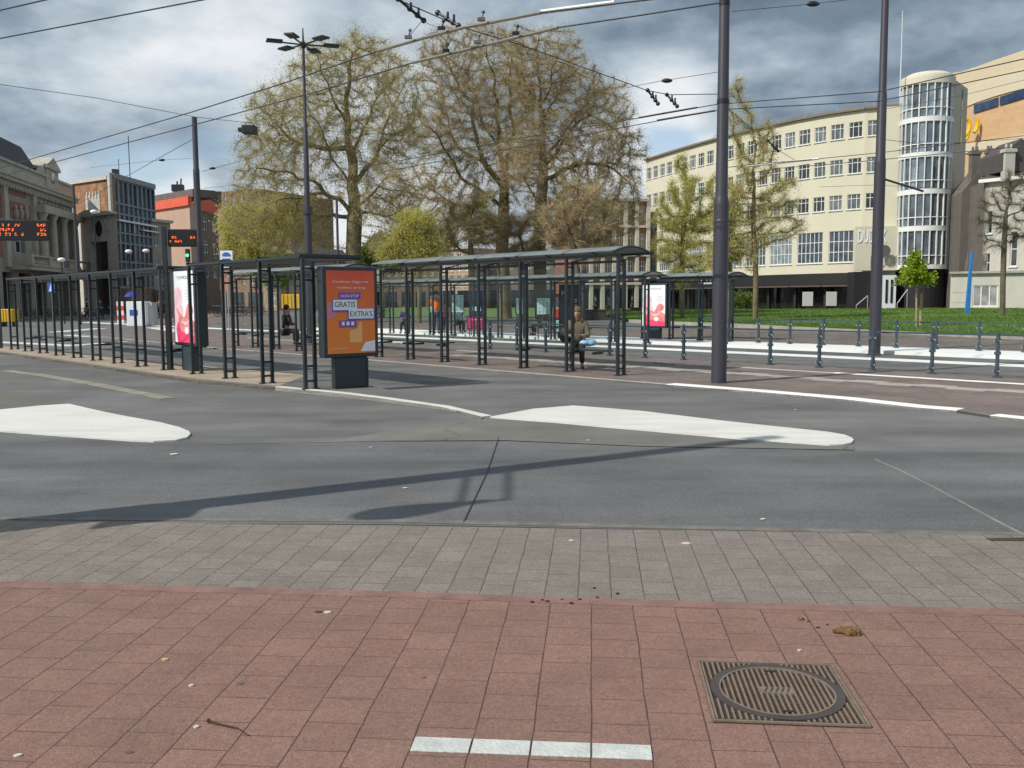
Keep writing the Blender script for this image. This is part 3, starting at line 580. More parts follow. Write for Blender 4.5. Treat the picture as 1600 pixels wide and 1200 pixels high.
ptext(t,pt,n,xd,'Combineer Ziggo met',.13,.845,.74*w,.05,m_poswhite,.004)
ptext(t,pt,n,xd,'Vodafone en krijg',.20,.775,.60*w,.05,m_poswhite,.004)
ptext(t,pt,n,xd,'NON-STOP',.28,.677,.38*w,.05,m_poswhite,.006)
ptext(t,pt,n,xd,'GRATIS',.15,.56,.43*w,.095,m_ink,.009)
ptext(t,pt,n,xd,"EXTRA'S",.47,.445,.47*w,.095,m_ink,.011)
for k in range(3): patch(t,pt,n,[(.29+k*.1,.34),(.35+k*.1,.34),(.35+k*.1,.385),(.29+k*.1,.385)],m_poswhite,.007)
ptext(t,pt,n,xd,'ziggo.nl/vodafone',.06,.055,.36*w,.022,m_poswhite,.004)
def circ(x,y,rx,ry,k=20,a0=0,a1=2*PI): return [(x+rx*math.cos(a0+(a1-a0)*i/k),y+ry*math.sin(a0+(a1-a0)*i/k)) for i in range(k)]
def cosmetics(t,pt,n,xd,w,h,sm=1):
    textobj('lettering','CLINIQUE',pt(.2,.885,.003),xd,.62*w,.075,m_txt,t,.002)
    patch(t,pt,n,circ(.22,.62,.20,.16),m_palepink,.001); patch(t,pt,n,circ(.22,.40,.24,.2),m_palepink,.0015)
    for k in range(4): patch(t,pt,n,[(.62,.72-k*.04),(.9,.72-k*.04),(.9,.735-k*.04),(.62,.735-k*.04)],mat_soft,.001)
    patch(t,pt,n,[(.08,.0),(1,.0),(1,.22)]+circ(.55,.16,.45,.20,12,.1,PI-.1),m_magenta,.003)
    patch(t,pt,n,[(.34,.16),(.12,.50),(.52,.33),(.68,.52),(.80,.36),(1.0,.30),(1.0,.10),(.6,.14)],m_coral,.004)
    patch(t,pt,n,circ(.80,.46,.15,.09),m_coral,.005); patch(t,pt,n,circ(.62,.17,.10,.05),m_poswhite,.006); patch(t,pt,n,[(.3,.3),(.62,.24),(.86,.34),(.62,.29)],m_palepink,.007)
    patch(t,pt,n,[(0,0),(.16,0),(.10,.2),(0,.3)],m_poswhite,.008)
mat_soft=mat('poster_soft',(.62,.64,.68),.5)
p2=G(301,579,ZA); t,pt,xd,n,w,h=poster(Vector((p2.x,p2.y,ZA)),U,1.04,1.55,.62,.27,'white and pink cosmetics poster on grey pedestal between shelters at left',pedw=.55); cosmetics(t,pt,n,xd,w,h)
p3=G(1024,529,.12); t,pt,xd,n,w,h=poster(Vector((p3.x,p3.y,.12)),U,1.02,1.46,.46,.2,'white and pink cosmetics poster beside the far shelter and thick pole',pedw=.5); cosmetics(t,pt,n,xd,w,h)
# ---------------- poles ----------------
def pole(name,base,segs,label,cat='pole',group=None,m=m_pole):
    """segs: list of (z, radius)"""
    t=empty(name,base,label,cat,group); pr=[]
    for z,r in segs: pr.append((r,z))
    MB().lathe(base,pr,20).build('shaft',m,t,smooth=True); return t
g_cat='masts that carry the overhead wires'
b=G(1123,598,ZB); t=pole('overhead_line_mast',b,[(0,.142),(.05,.140),(3.22,.136),(3.26,.136),(3.34,.120),(3.4,.110),(9.2,.078),(9.22,.02)],'thick violet-grey mast standing on the brown platform right of the central shelter','mast',g_cat)
MB().lathe(b+Zv*2.9,[(.138,0),(.142,.01),(.142,.05),(.138,.06)],20).build('collar',m_pole,t,smooth=True)
bb=MB(); bb.lathe(b+Zv*5.0,[(.098,0),(.108,.01),(.108,.09),(.098,.1)],20); bb.lathe(b+Zv*6.7,[(.088,0),(.098,.01),(.098,.09),(.088,.1)],20); bb.build('clamp',m_black,t,smooth=True)
m_lamp_glint=mat('bolt_metal',(.6,.6,.62),.25,metal=.9)
b2=G(1366,555,.0); t=pole('overhead_line_mast',b2,[(0,.19),(.03,.19),(.06,.155),(5.1,.145),(5.2,.145),(5.28,.125),(6.9,.118),(7.0,.10),(11.5,.085),(11.52,.02)],'tall violet-grey mast behind the glass fence in front of the cream tower','mast',g_cat)
MB().bar(b2+Zv*4.75,b2+Vector((1.05,-.3,4.35)),.05).build('bracket_arm',m_black,t)
b3=G(317,543,ZA); P3=b3; t=pole('overhead_line_mast',b3,[(0,.13),(.05,.125),(3.3,.122),(3.4,.122),(3.46,.105),(5.6,.10),(5.7,.10),(5.75,.085),(7.35,.082),(7.36,.03)],'dark mast behind the left cosmetics poster, its top below the clouds','mast',g_cat)
for (px,y0,dist,rr,lab) in ((530,312,52,.09,'thin dark mast left of the big tree trunk'),(911,303,60,.12,'thin dark mast in front of the right big trees'),(124,290,62,.11,'dark mast in front of the carved theatre')):
    q=PY(px,480,dist); q.z=0; top=PY(px,y0,dist).z
    pole('overhead_line_mast',q,[(0,rr),(top*.45,rr),(top*.46,rr*.8),(top,rr*.75)],lab,'mast',g_cat)
# six-headed light mast
q=PY(486,535,33); q.z=0; topz=PY(471.5,60,33).z; t=pole('light_mast',q,[(0,.15),(4.6,.13),(4.62,.17),(4.9,.17),(4.92,.10),(7.5,.085),(7.6,.06),(topz-.4,.05),(topz+.35,.02)],'tall light mast with six flat square lamps radiating from its top','street lamp')
hz=PY(471.5,70,33).z
bb=MB()
for k in range(6):
    a=k*PI/3+.35; d=Vector((math.cos(a),math.sin(a),0)); bb.bar(q+Zv*hz,q+d*.75+Zv*(hz+.02),.045)
bb.lathe(q+Zv*(hz-.12),[(.05,0),(.09,.04),(.09,.2),(.05,.24)],12); bb.build('lamp_arm',m_black,t)
for k in range(6):
    a=k*PI/3+.35; d=Vector((math.cos(a),math.sin(a),0)); e=Vector((-d.y,d.x,0)); nz=(Zv*1-d*.18).normalized(); hb=MB(); hb.box(q+d*.98+Zv*(hz+.05),(.55,.36,.07),(d,e,nz)); hb.build('lamp_head',m_black,t,bevel=.02)
# mast with the hanging lantern standing left of the photo: it throws the long shadow
lb=Vector((-5.45,5.33,0)); t=pole('lamp_mast',lb,[(0,.22),(2.9,.21),(3.0,.18),(9.1,.12),(9.12,.02)],'mast with a lantern arm beside the road, left of the view','street lamp')
bb=MB(); h0=5.85; bb.bar(lb+Zv*h0,lb+Vector((0,-1.35,h0)),.035); bb.bar(lb+Zv*(h0-.4),lb+Vector((0,-1.25,h0-.4)),.035); bb.bar(lb+Vector((0,-1.3,h0)),lb+Vector((0,-1.3,h0-.5)),.04); bb.build('lamp_arm',m_black,t)
bb=MB(); bb.lathe(lb+Vector((0,-1.25,4.72)),[(.05,0),(.15,.03),(.21,.15),(.19,.35),(.12,.6),(.05,.82),(.04,.95)],16); bb.build('lantern',m_black,t,smooth=True)
bb=MB(); bb.box(lb+Vector((.0,-.25,3.0)),(.04,.5,.6)); bb.build('sign_plate',m_alu,t)
# hanging lantern over the road
hl=PY(390,203,29.5); t=empty('hanging_lantern',hl,'black box lantern hanging from a span wire left of the big tree','street lamp')
MB().box(hl,(.42,.38,.27)).build('housing',m_black,t,bevel=.03); bb=MB(); bb.box(hl+Vector((-.27,0,0)),(.14,.2,.12)); bb.build('spotlight',m_black,t)
bb=MB(); bb.tube([hl+Vector((-.13,0,.13)),hl+Vector((-.12,0,.22)),hl+Vector((.12,0,.22)),hl+Vector((.13,0,.13))],.015,6); bb.build('bracket',m_black,t)
# ---------------- fences ----------------
def glass_fence(name,P,H,label,post_w=.06,first=0):
    t=empty(name,P[0],label,'fence','glass fences along the platforms')
    proto=None
    for i,p in enumerate(P):
        if proto is None:
            b=MB(); b.box((p.x,p.y,p.z+H/2),(.05,.075,H),(U,V,Zv)); b.box((p.x,p.y,p.z+.012),(.14,.12,.024),(U,V,Zv)); b.box((p.x,p.y,p.z+H+.02),(.03,.03,.06),(U,V,Zv))
            for zz in (.13,H*.55,H-.14): b.box((p.x,p.y,p.z+zz),(.085,.11,.06),(U,V,Zv))
            proto=b.build('post',m_postb,t)
            gb=MB()
            for s in (-1,1):
                for zz in (.12,H-.16): gb.sphere((p.x+U.x*.05*s-V.x*.03,p.y+U.y*.05*s-V.y*.03,p.z+zz),.024,8)
            cl=gb.build('clamp',m_alu,proto)
        else:
            c=proto.copy(); sc.collection.objects.link(c); c.location=Vector(p-P[0]); k=cl.copy(); sc.collection.objects.link(k); k.parent=c
    for a,b_ in zip(P[:-1],P[1:]):
        d=(b_-a).normalized(); mb=MB(); c=(a+b_)/2
        mb.box(c+Zv*(H*.5),((b_-a).length-.10,.012,H-.22),(d,V,Zv)); mb.build('glass_panel',m_fglass,t)
    mb=MB(); d=(P[-1]-P[0]); mb.box((P[0]+P[-1])/2+Zv*(H-.035),(d.length,.035,.035),(d.normalized(),V,Zv)); mb.build('rail',m_postb,t)
    return t
m_postb=mat('fence_post_paint',(.035,.062,.085),.4,.15,8,spec=.6); m_fglass=glassmat('fence_glass',(.955,.965,.965),.10)
f0=G(1203,570,ZB); fe=G(1553,590.5,ZB); spF=(fe-f0).length/4; Uf=(fe-f0).normalized()
FP=[Vector((f0.x,f0.y,ZB))+U*spF*i for i in range(-2,8)]
glass_fence('glass_fence',FP,.85,'nearer glass fence with blue-grey posts right of the thick mast')
FP2=[Vector((f0.x,f0.y,ZB))+U*spF*i for i in range(-8,-2) if i!=-2]
glass_fence('glass_fence',FP2,.85,'glass fence with blue-grey posts seen through the central shelter')
g0=G(1234,537,.11); ge=G(1515,549,.11); spG=(ge-g0).length/5
GP=[Vector((g0.x,g0.y,.11))+U*spG*i for i in range(-3,11)]
glass_fence('glass_fence',GP,.78,'farther glass fence standing below the lawn at right')
# ---------------- small things on the paving ----------------
def ground_axes(): return pu,pv
cc=[G(1088,1037),G(1291,1045),G(1366,1141),G(1121,1134)]   # tl tr br bl
c0=(cc[0]+cc[1]+cc[2]+cc[3])/4; cux=((cc[1]-cc[0])+(cc[2]-cc[3])).normalized(); cuy=Vector((-cux.y,cux.x,0)); CW=.575
print('cover',c0,CW,(cc[1]-cc[0]).length,(cc[0]-cc[3]).length)
m_rust=mat('cast_iron_rust',(.055,.03,.018),.8,.35,6,.4,60); m_iron=mat('cast_iron',(.07,.055,.054),.6,.25,5,.3,60,spec=.5,metal=.2); m_bolt=mat('iron_worn',(.185,.145,.108),.6,.2,14,.2,80)
t=empty('drain_cover',c0+Zv*.008,'square cast-iron drain cover with ribbed oval set in the red paving','drain cover')
MB().box(c0+Zv*.009,(CW,CW,.008),(cux,cuy,Zv)).build('base_plate',m_rust,t)
b=MB()
for s in (-1,1): b.box(c0+cux*(s*(CW/2-.005))+Zv*.014,(.010,CW,.012),(cux,cuy,Zv)); b.box(c0+cuy*(s*(CW/2-.005))+Zv*.0142,(CW-.022,.010,.012),(cux,cuy,Zv))
b.build('rim',m_bolt,t)
ro=CW*.455
b=MB(); K=48
for k in range(K):
    a,c=2*PI*k/K,2*PI*(k+1)/K
    vs=[c0+cux*(r*math.cos(x))+cuy*(r*math.sin(x))+Zv*z for z in (.012,.0195) for x in (a,c) for r in (ro,ro-.032)]
    b.add(vs,[(0,1,3,2),(4,6,7,5),(0,2,6,4),(1,5,7,3)])
b.build('ring',m_iron,t)
b=MB()
for k in range(K):
    a,c=2*PI*k/K,2*PI*(k+1)/K
    vs=[c0+cux*(r*math.cos(x))+cuy*(r*math.sin(x))+Zv*z for z in (.012,.0215) for x in (a,c) for r in (ro-.033,ro-.040)]
    b.add(vs,[(0,1,3,2),(4,6,7,5),(0,2,6,4),(1,5,7,3)])
b.build('inner_ring',m_bolt,t)
b=MB(); b2_=MB()
for k in range(-12,13):
    x=k*.0225
    for (lo,hi) in ((-CW/2+.018,CW/2-.018),):
        inn=math.sqrt(max(0,(ro-.036)**2-x*x)); outr=math.sqrt(max(0,(ro+.004)**2-x*x)) if abs(x)<ro+.004 else 0
        segs=[]
        if inn>.02: segs.append((-inn,inn))
        if outr>0:
            if hi-outr>.012: segs+= [(outr,hi),(-hi,-outr)]
        else: segs.append((-hi,hi))
        for a,c in segs:
            if abs(x)<.055 and a<0<c:
                for aa,c2 in ((a,-.03),(.03,c)): 
                    if c2-aa>.02: b.box(c0+cux*x+cuy*((aa+c2)/2)+Zv*.0155,(.0085,c2-aa,.007),(cux,cuy,Zv))
            else: b.box(c0+cux*x+cuy*((a+c)/2)+Zv*.0155,(.0085,c-a,.007),(cux,cuy,Zv))
for k in range(-12,13):
    y=k*.0225
    b2_.box(c0+cuy*y+Zv*.0135,(CW-.04,.006,.003),(cux,cuy,Zv))
b.build('rib',m_bolt,t); b2_.build('cross_rib',m_rust,t)
b=MB(); b.box(c0+Zv*.016,(.125,.055,.009),(cux,cuy,Zv)); b.build('centre_plate',m_bolt,t)
for k in range(6):
    pass
b=MB()
for i in range(5): b.bar(c0+cux*(-.05+i*.022)-cuy*.02+Zv*.0215,c0+cux*(-.035+i*.022)+cuy*.02+Zv*.0215,.005,.003)
b.build('cast_mark',m_iron,t)
b=MB()
for s in (-1,1): b=MB(); b.box(c0+cuy*s*.19+cux*.01+Zv*.018,(.035,.014,.006),(cux,cuy,Zv)); b.build('lifting_slot',m_black,t)
m_redb=m_red
# white bricks
ids=['leftmost','second from left','second from right','rightmost']
for k in range(4):
    c=PO+pu*((k-.5)*.214)-pv*.052+Zv*.0115; 
    o=MB().box((c.x,c.y,.0105),(.207,.101,.006),(pu,pv,Zv)).build('paving_brick',m_whtile,bevel=.002); tag(o,f'{ids[k]} of the four white bricks in a row in the red paving','paving brick','white bricks set in the red paving')
# dung
def lump(name,items,m,label,cat,group=None):
    t=MB()
    for (x,y,z,r,sx,sy,sz) in items:
        o=len(t.v); t.sphere((x,y,z),r,9,0,(sx,sy,sz))
        for i in range(o,len(t.v)):
            v=Vector(t.v[i]); d=v-Vector((x,y,z)); f=1+.22*math.sin(x*90+d.x*160+d.y*90)+.12*math.sin(d.z*300+d.y*200); t.v[i]=tuple(Vector((x,y,z))+d*f)
    o=t.build(name,m,smooth=True); tag(o,label,cat,group); return o
m_dung=mat('dung',(.13,.065,.02),.75,.45,40,.6,120,col2=(.26,.15,.05)); m_crumb=mat('dung_dark',(.05,.022,.012),.8,.3,40)
dc=G(1323,993); its=[]
for (dx,dy,r,sx,sy,sz) in ((-.03,.012,.022,1.5,.8,.7),(-.008,.0,.026,1.4,.9,.75),(.022,-.008,.028,1.3,.9,.7),(.045,-.014,.018,1.2,.8,.7),(0,.024,.015,1.3,.8,.8),(-.05,.02,.012,1.2,1,.6),(.012,-.022,.016,1.5,.8,.6)):
    its.append((dc.x+dx,dc.y+dy,.008+r*sz*.8,r,sx,sy,sz))
lump('dog_dropping',its,m_dung,'brown heap of dung on the red paving above the drain cover','dung')
for (x,y,r,lab) in ((1252,971,.013,'small crumb of dung on the red paving, leftmost of the four left of the heap'),(1263,974,.006,'tiny dark crumb of dung beside the small leftmost crumb'),(1277,984,.007,'tiny dark crumb of dung halfway to the brown heap'),(1292,979,.006,'tiny dark crumb of dung just above left of the brown heap')):
    g=G(x,y); lump('dog_dropping',[(g.x,g.y,.008+r*.4,r,1.4,.8,.6)],m_crumb if r<.01 else m_dung,lab,'dung','crumbs of dung on the paving')
for (x,y,lq) in ((832,944,'leftmost of the row on the red border'),(847,941,'second from left in the row on the red border'),(856,943,'third from left in the row on the red border'),(878,940,'middle of the row on the red border'),(893,946,'lowest of the row on the red border'),(905,940,'rightmost of the row on the red border'),(929,922,'highest one, out on the grey pavers'),(964,931,'farthest right one, on the grey pavers'),(934,937,'just right of the row, at the border of the pavers')):
    g=G(x,y); r=.007+.004*random.random(); lump('dirt_crumb',[(g.x,g.y,.009+r*.4,r,1.3,.9,.6)],m_crumb,'dark dirt crumb, '+lq,'dirt','dark crumbs along the paving border')
m_litter=mat('litter_white',(.55,.54,.50),.8,.2,60)
def flat(name,x,y,L_,w_,a,m,label,cat='litter',group=None,h=.006):
    g=G(x,y); d=Vector((math.cos(a),math.sin(a),0)); e=Vector((-d.y,d.x,0)); b=MB()
    L_*=.8; w_*=.8; K=10; P=[g+d*(L_/2*math.cos(2*PI*k/K))*(1+.15*math.sin(3*k))+e*(w_/2*math.sin(2*PI*k/K)) for k in range(K)]
    b.prism([(p.x,p.y) for p in P],.0085,.0085+h); o=b.build(name,m); tag(o,label,cat,group)
flat('paper_scrap',512,960,.045,.03,0,m_litter,'bright white scrap beside a dark spot on the red paving')
flat('gum_spot',498,959,.05,.03,0,mat('gum_dark',(.03,.03,.03),.8),'dark spot touching the bright white scrap on red paving','gum',h=.003)
flat('chewing_gum',1072,851,.075,.06,0,mat('gum_pink',(.55,.45,.42),.8),'pale pink gum spot on the grey paving','gum',h=.003)
flat('paper_scrap',893,847,.04,.03,0,m_litter,'small white scrap on the grey paving near the asphalt')
flat('paper_scrap',272,711,.10,.09,.3,m_litter,'white scrap on asphalt below the left white island')
flat('paper_scrap',258,1034,.035,.02,.1,mat('butt',(.6,.42,.2),.8),'orange cigarette end on the red paving at left')
flat('paper_scrap',299,1075,.025,.018,.3,m_litter,'small white scrap on the red paving right of the twig area')
flat('gum_spot',375,1071,.035,.04,.3,mat('gum_grey',(.11,.1,.09),.9),'grey gum spot on the red paving, above the black twig','gum',h=.002)
flat('gum_spot',202,1179,.035,.03,.3,mat('gum_brown',(.12,.08,.07),.9),'brown gum spot near the bottom edge at left','gum',h=.002)
flat('gum_spot',662,1062,.03,.02,.3,mat('gum_grey2',(.12,.1,.09),.9),'dark gum spot in the middle of the red paving','gum',h=.002)
flat('paper_scrap',1249,1020,.025,.015,.3,m_litter,'tiny white scrap on red paving above the drain cover')
flat('paper_scrap',28,1185,.035,.02,.3,m_litter,'pale scrap near the bottom left corner of red paving')
flat('paper_scrap',307,1140,.025,.02,.3,m_litter,'whitish gum on red paving left of the black twig')
for (x,y,lq) in ((1243,641,'just below the white kerb at right'),(633,764,'below the long mast shadow'),(1192,813,'near the grey paving at right'),(919,689,'just below the right white island'),(580,700,'between the two white islands')): flat('paper_scrap',x,y,.05,.035,.2,m_litter,'tiny white scrap on the asphalt '+lq,'litter','white scraps on the asphalt',h=.004)
g=[G(326,1133),G(340,1137),G(371,1144),G(388,1155)]; b=MB(); b.tube([p+Zv*.016 for p in g],[.005,.0035,.003,.002],6); b.sphere(g[0]+Zv*.018,.008,8); tag(b.build('twig',m_crumb),'thin black twig on the red paving at lower left','twig')
# scatter of faint specks as grit
for (x,y,w_) in ((1045,569,.28),(1031,568,.15)):
    g=G(x,y,ZB); b=MB()
    for k in range(4): b.sphere((g.x+random.uniform(-w_,w_)*.4,g.y+random.uniform(-.1,.1),ZB+.03),.05,8,0,(1.4,1,.6))
    tag(b.build('litter_bag',m_litter,smooth=True),'white crumpled paper on the platform near the cosmetics poster' if w_>.2 else 'smaller white crumpled paper left of the larger one','litter')
b=MB(); g=G(1580,845); b.prism([(g.x-.15,g.y-.03),(g.x+.5,g.y-.05),(g.x+.5,g.y+.05),(g.x-.15,g.y+.03)],.004,.012); tag(b.build('gutter_grate',m_rust),'rusty flat grate at the asphalt edge by the right border','grate')
# ---------------- overhead wires ----------------
m_wire=mat('wire',(.035,.038,.045),.5); m_ins=mat('insulator',(.20,.18,.14),.5,.2,10); m_inswhite=mat('insulator_white',(.75,.75,.72),.4)
def wire(name,pts,r,label,cat='wire',group='overhead wires',m=None,sag=0,K=8):
    b=MB(); L_=[]
    for a,c in zip(pts[:-1],pts[1:]):
        for k in range(K):
            f=k/K; q=a.lerp(c,f); q=q-Zv*(sag*4*f*(1-f)); L_.append(q)
    L_.append(pts[-1]); b.tube(L_,r,6); o=b.build(name,m or m_wire); tag(o,label,cat,group); return o
def Wz(pts,z): return [G(x,y,z) for x,y in pts]
HW=5.9; m_clamp=mat('clamp_grey',(.13,.135,.14),.5,metal=.3)
def ext1(P):   # continue a wire past the photo's edges
    a=P[0]+(P[0]-P[1]).normalized()*6; b=P[-1]+(P[-1]-P[-2]).normalized()*6; return [a]+P+[b]
wire('trolley_wire',ext1(Wz([(0,16),(70,0)],HW)),.011,'short dark wire crossing the top left corner')
wire('trolley_wire',ext1(Wz([(0,60),(315,0)],HW)),.011,'long wire crossing the upper left below the corner one')
P4=Wz([(20,257),(300,175),(440,131),(590,80)],HW); P4b=Wz([(590,80),(660,60),(720,44),(845,20)],HW); P4c=Wz([(845,20),(960,4),(1010,0)],HW)
wire('trolley_wire',[P4[0]+(P4[0]-P4[1]).normalized()*10]+P4+P4b[1:]+[P4c[-1]+(P4c[-1]-P4c[0]).normalized()*5],.012,'upper trolley wire running from lower left to top centre')
P5=Wz([(90,252),(300,196),(500,142),(645,98)],HW); P5b=Wz([(645,98),(760,70),(872,43)],HW); P5c=Wz([(872,43),(1000,24),(1128,4)],HW)
wire('trolley_wire',[P5[0]+(P5[0]-P5[1]).normalized()*10]+P5+P5b[1:]+P5c[1:],.012,'lower trolley wire running from left to the thick mast')
wire('wire_section',P4b,.026,'long pale thick section on the upper trolley wire','insulator','insulated sections on the trolley wires',m_ins)
wire('wire_section',P5b,.026,'long pale thick section on the lower trolley wire','insulator','insulated sections on the trolley wires',m_ins)
wire('wire_section',Wz([(845,19),(960,4)],HW+.03),.035,'white thick rod at the top on the upper trolley wire','insulator','insulated sections on the trolley wires',m_inswhite)
SP=[G(600,-12,6.6),G(628,2,6.6),G(720,42,6.55),G(810,69,6.5),G(900,101,6.45),G(1010,141,6.4),G(1045,148,6.4),G(1123,147,6.35)]
wire('span_wire',SP,.010,'span wire sloping down to the thick mast across the trees',K=3)
wire('span_wire',[G(980,137,6.3),G(1030,127,6.3),G(1125,112,6.3)],.006,'thin short wire ending high on the thick mast')
def hanger(a,b_,label):    # tilted insulated hanger
    t=MB(); A,B=a,b_; t.tube([A,B],.025,6); d=(B-A)
    for f in (.0,.45,.75,1.0): t.sphere(A+d*f,.05,8)
    t.tube([A+d*.5,A+d*.5+Zv*.12],.02,6); t.tube([A+d*.8,A+d*.8+Zv*.14],.02,6)
    o=t.build('wire_hanger',m_black); tag(o,label,'wire hanger','black hangers on the overhead wires')
hanger(G(622,-2,6.6),G(662,32,6.35),'large black hanger at the top edge left of the trolley wires')
hanger(G(684,20,6.5),G(716,40,6.2),'black hanger just above the upper trolley wire')
hanger(G(1012,141,6.4),G(1028,162,6.1),'left of the two black hangers beside the thick mast')
hanger(G(1042,148,6.4),G(1058,166,6.1),'right of the two black hangers beside the thick mast')
b=MB()
for (x,y) in ((638,58),(690,45),(752,30),(697,78),(746,66),(806,52)):
    q=G(x,y,HW+.03); b.box(q,(.16,.07,.10)); b.tube([q,q+Vector((.05,0,.14))],.014,6)
tag(b.build('wire_clamp',m_alu),'grey clamps along the two pale thick wire sections','clamp') if False else None
for i,((x,y),lb_) in enumerate(zip(((638,58),(690,44),(752,30),(697,79),(746,66),(806,52)),('upper section, leftmost','upper section, middle','upper section, right end','lower section, leftmost','lower section, middle','lower section, rightmost'))):
    q=G(x,y,HW+.035); b=MB(); b.box(q,(.12,.06,.05)); b.tube([q,q+Vector((.03,0,.10))],.016,6); b.sphere(q+Vector((.03,0,.11)),.03,8)
    tag(b.build('wire_clamp',m_clamp if i%2==0 else m_black),f'wire clamp on the {lb_}','clamp','clamps on the trolley wires')
# cross wires between hangers
for i,(pa,pb_) in enumerate((((660,32),(638,58)),((662,34),(690,46)),((716,42),(697,77)),((716,44),(746,67)))):
    wire('stay_wire',[G(*pa,6.3),G(*pb_,HW+.04)],.005,('left stay from the large top hanger','right stay from the large top hanger','left stay from the second hanger','right stay from the second hanger')[i],group='thin stays under the hangers')
# right pairs
P8=Wz([(-200,398),(640,251),(830,213),(997,185)],HW) ; 
wire('trolley_wire',Wz([(560,263),(830,213),(1000,184),(1120,163),(1375,143),(1600,92)],HW)+[G(1700,70,HW)],.011,'upper of the trolley wires crossing the two masts at right')
wire('trolley_wire',Wz([(600,268),(830,226),(1028,189),(1130,171),(1375,158),(1600,110)],HW)+[G(1700,88,HW)],.011,'lower of the trolley wires crossing the two masts at right')
wire('wire_section',Wz([(998,184),(1089,168)],HW),.022,'thick dark rod on the upper wire left of the thick mast','insulator','insulated sections on the trolley wires',m_wire)
wire('wire_section',Wz([(1027,188),(1117,173)],HW),.022,'thick dark rod on the lower wire left of the thick mast','insulator','insulated sections on the trolley wires',m_wire)
wire('trolley_wire',Wz([(1130,262),(1200,255),(1280,248),(1380,238),(1600,212)],HW)+[G(1700,198,HW)],.012,'faint wire crossing the cream building below its top windows')
wire('trolley_wire',Wz([(1150,274),(1216,263),(1350,252),(1600,228)],HW)+[G(1700,216,HW)],.012,'fainter wire just below it across the cream building')
wire('wire_section',Wz([(1165,260),(1280,248)],HW),.035,'thick rod on the wire in front of the cream building','insulator','insulated sections on the trolley wires',m_alu)
wire('span_wire',[G(1137,170,6.8),G(1200,221,6.5),G(1222,238,6.3),G(1245,252,6.0)],.008,'span wire right of the thick mast before the cream building')
hanger(G(1200,220,6.5),G(1216,236,6.3),'black hanger in front of the cream building\'s top windows'); 
wire('span_wire',[G(1382,218,6.6),G(1450,226,6.6),G(1600,216,6.6),G(1700,208,6.6)],.008,'thin wire from the tall mast across the glazed tower')
wire('span_wire',[G(1384,170,7),G(1500,150,7),G(1620,120,7)],.006,'thin wire sloping up across the top of the tower')
wire('span_wire',[G(1280,292,5.6),G(1368,289,5.6),G(1500,296,5.6)],.007,'thin wire behind the tall mast at bracket level')
# left spans
wire('span_wire',[G(-60,122,8.2),G(0,132,8.1),G(150,153,8.0),G(306,183,7.9),G(390,192,7.9)],.009,'long thin wire from the left edge to the black lantern')
wire('span_wire',[G(390,192,7.9),G(475,203,8.0),G(640,212,8.2),G(900,222,8.6)],.007,'thin wire from the black lantern into the big trees')
wire('span_wire',[G(306,215,7.0),G(250,246,6.9),G(195,277,6.8),G(120,320,6.7)],.010,'wire running down left from the dark mast top')
wire('span_wire',[G(306,247,6.9),G(252,250,6.9),G(140,262,6.9)],.006,'thin level wire left of the dark mast')
wire('span_wire',[G(316,268,6.4),G(360,256,6.4),G(480,222,6.5)],.008,'wire rising right from the dark mast into the tree')
wire('span_wire',[G(318,294,6.0),G(380,288,6.0),G(470,280,6.0)],.006,'lower thin wire right of the dark mast')
for (x,y,z,lb_) in ((253,250,6.9,'small bead insulator on the level wire left of the dark mast'),(332,263,6.4,'small bead insulator right of the dark mast'),(1042,126,6.3,'small bead insulator beside the thick mast'),(1270,6,6.8,'small bead insulator at the top right')):
    q=G(x,y,z); tag(MB().sphere(q,.05,8,0,(2.5,1,1)).build('bead_insulator',m_black,smooth=True),lb_,'insulator','bead insulators')
wire('span_wire',[G(1143,18,6.9),G(1270,6,6.8),G(1372,-6,6.7),G(1500,-12,6.7)],.006,'thin wire at the top between the two right masts')
# ---------------- displays and signs ----------------
m_unused=None
m_led=emat('led_orange',(1,.16,.03),1.6); m_screen=mat('screen_black',(.012,.012,.013),.4)
def display(c,xd,w,h,rows,label,postx=None,seed=1):
    rr=random.Random(seed); xd=Vector(xd).normalized(); n=xd.cross(Zv); t=empty('departure_display',(c.x,c.y,.12),label,'display','orange departure displays')
    MB().box(c,(w,.16,h),(xd,-n,Zv)).build('housing',m_screen,t,bevel=.02)
    b=MB(); 
    for r in range(rows):
        z=h*(.30-.22*r); x=-w*.42
        while x<w*.42:
            gw=h*.035
            if rr.random()<.62 and not(.1<x/w<.30):
                for i in range(3):
                    for j in range(4):
                        if rr.random()<.6: b.box(c+n*.085+xd*(x+i*gw)+Zv*(z-j*gw),(gw*.85,.006,gw*.85),(xd,-n,Zv))
            x+=gw*4.2
    b.build('led_text',m_led,t)
    if postx is not None:
        p=Vector((postx.x,postx.y,ZA)); top=c.z+h/2+.05; q=MB(); q.box((p.x,p.y,(ZA+top)/2),(.085,.085,top-ZA),(xd,-n,Zv)); q.build('post',m_steel,t)
q=PY(30,360,29.8); display(q,(1,.15,0),1.85,.66,3,'wide black departure display with orange text at the left edge',G(2,544,ZA),3)
pp=G(265,578,ZA); q=PY(285,372,20.4); display(q,(1,.1,0),.60,.38,3,'small black departure display beside the dark mast at left',pp,5)
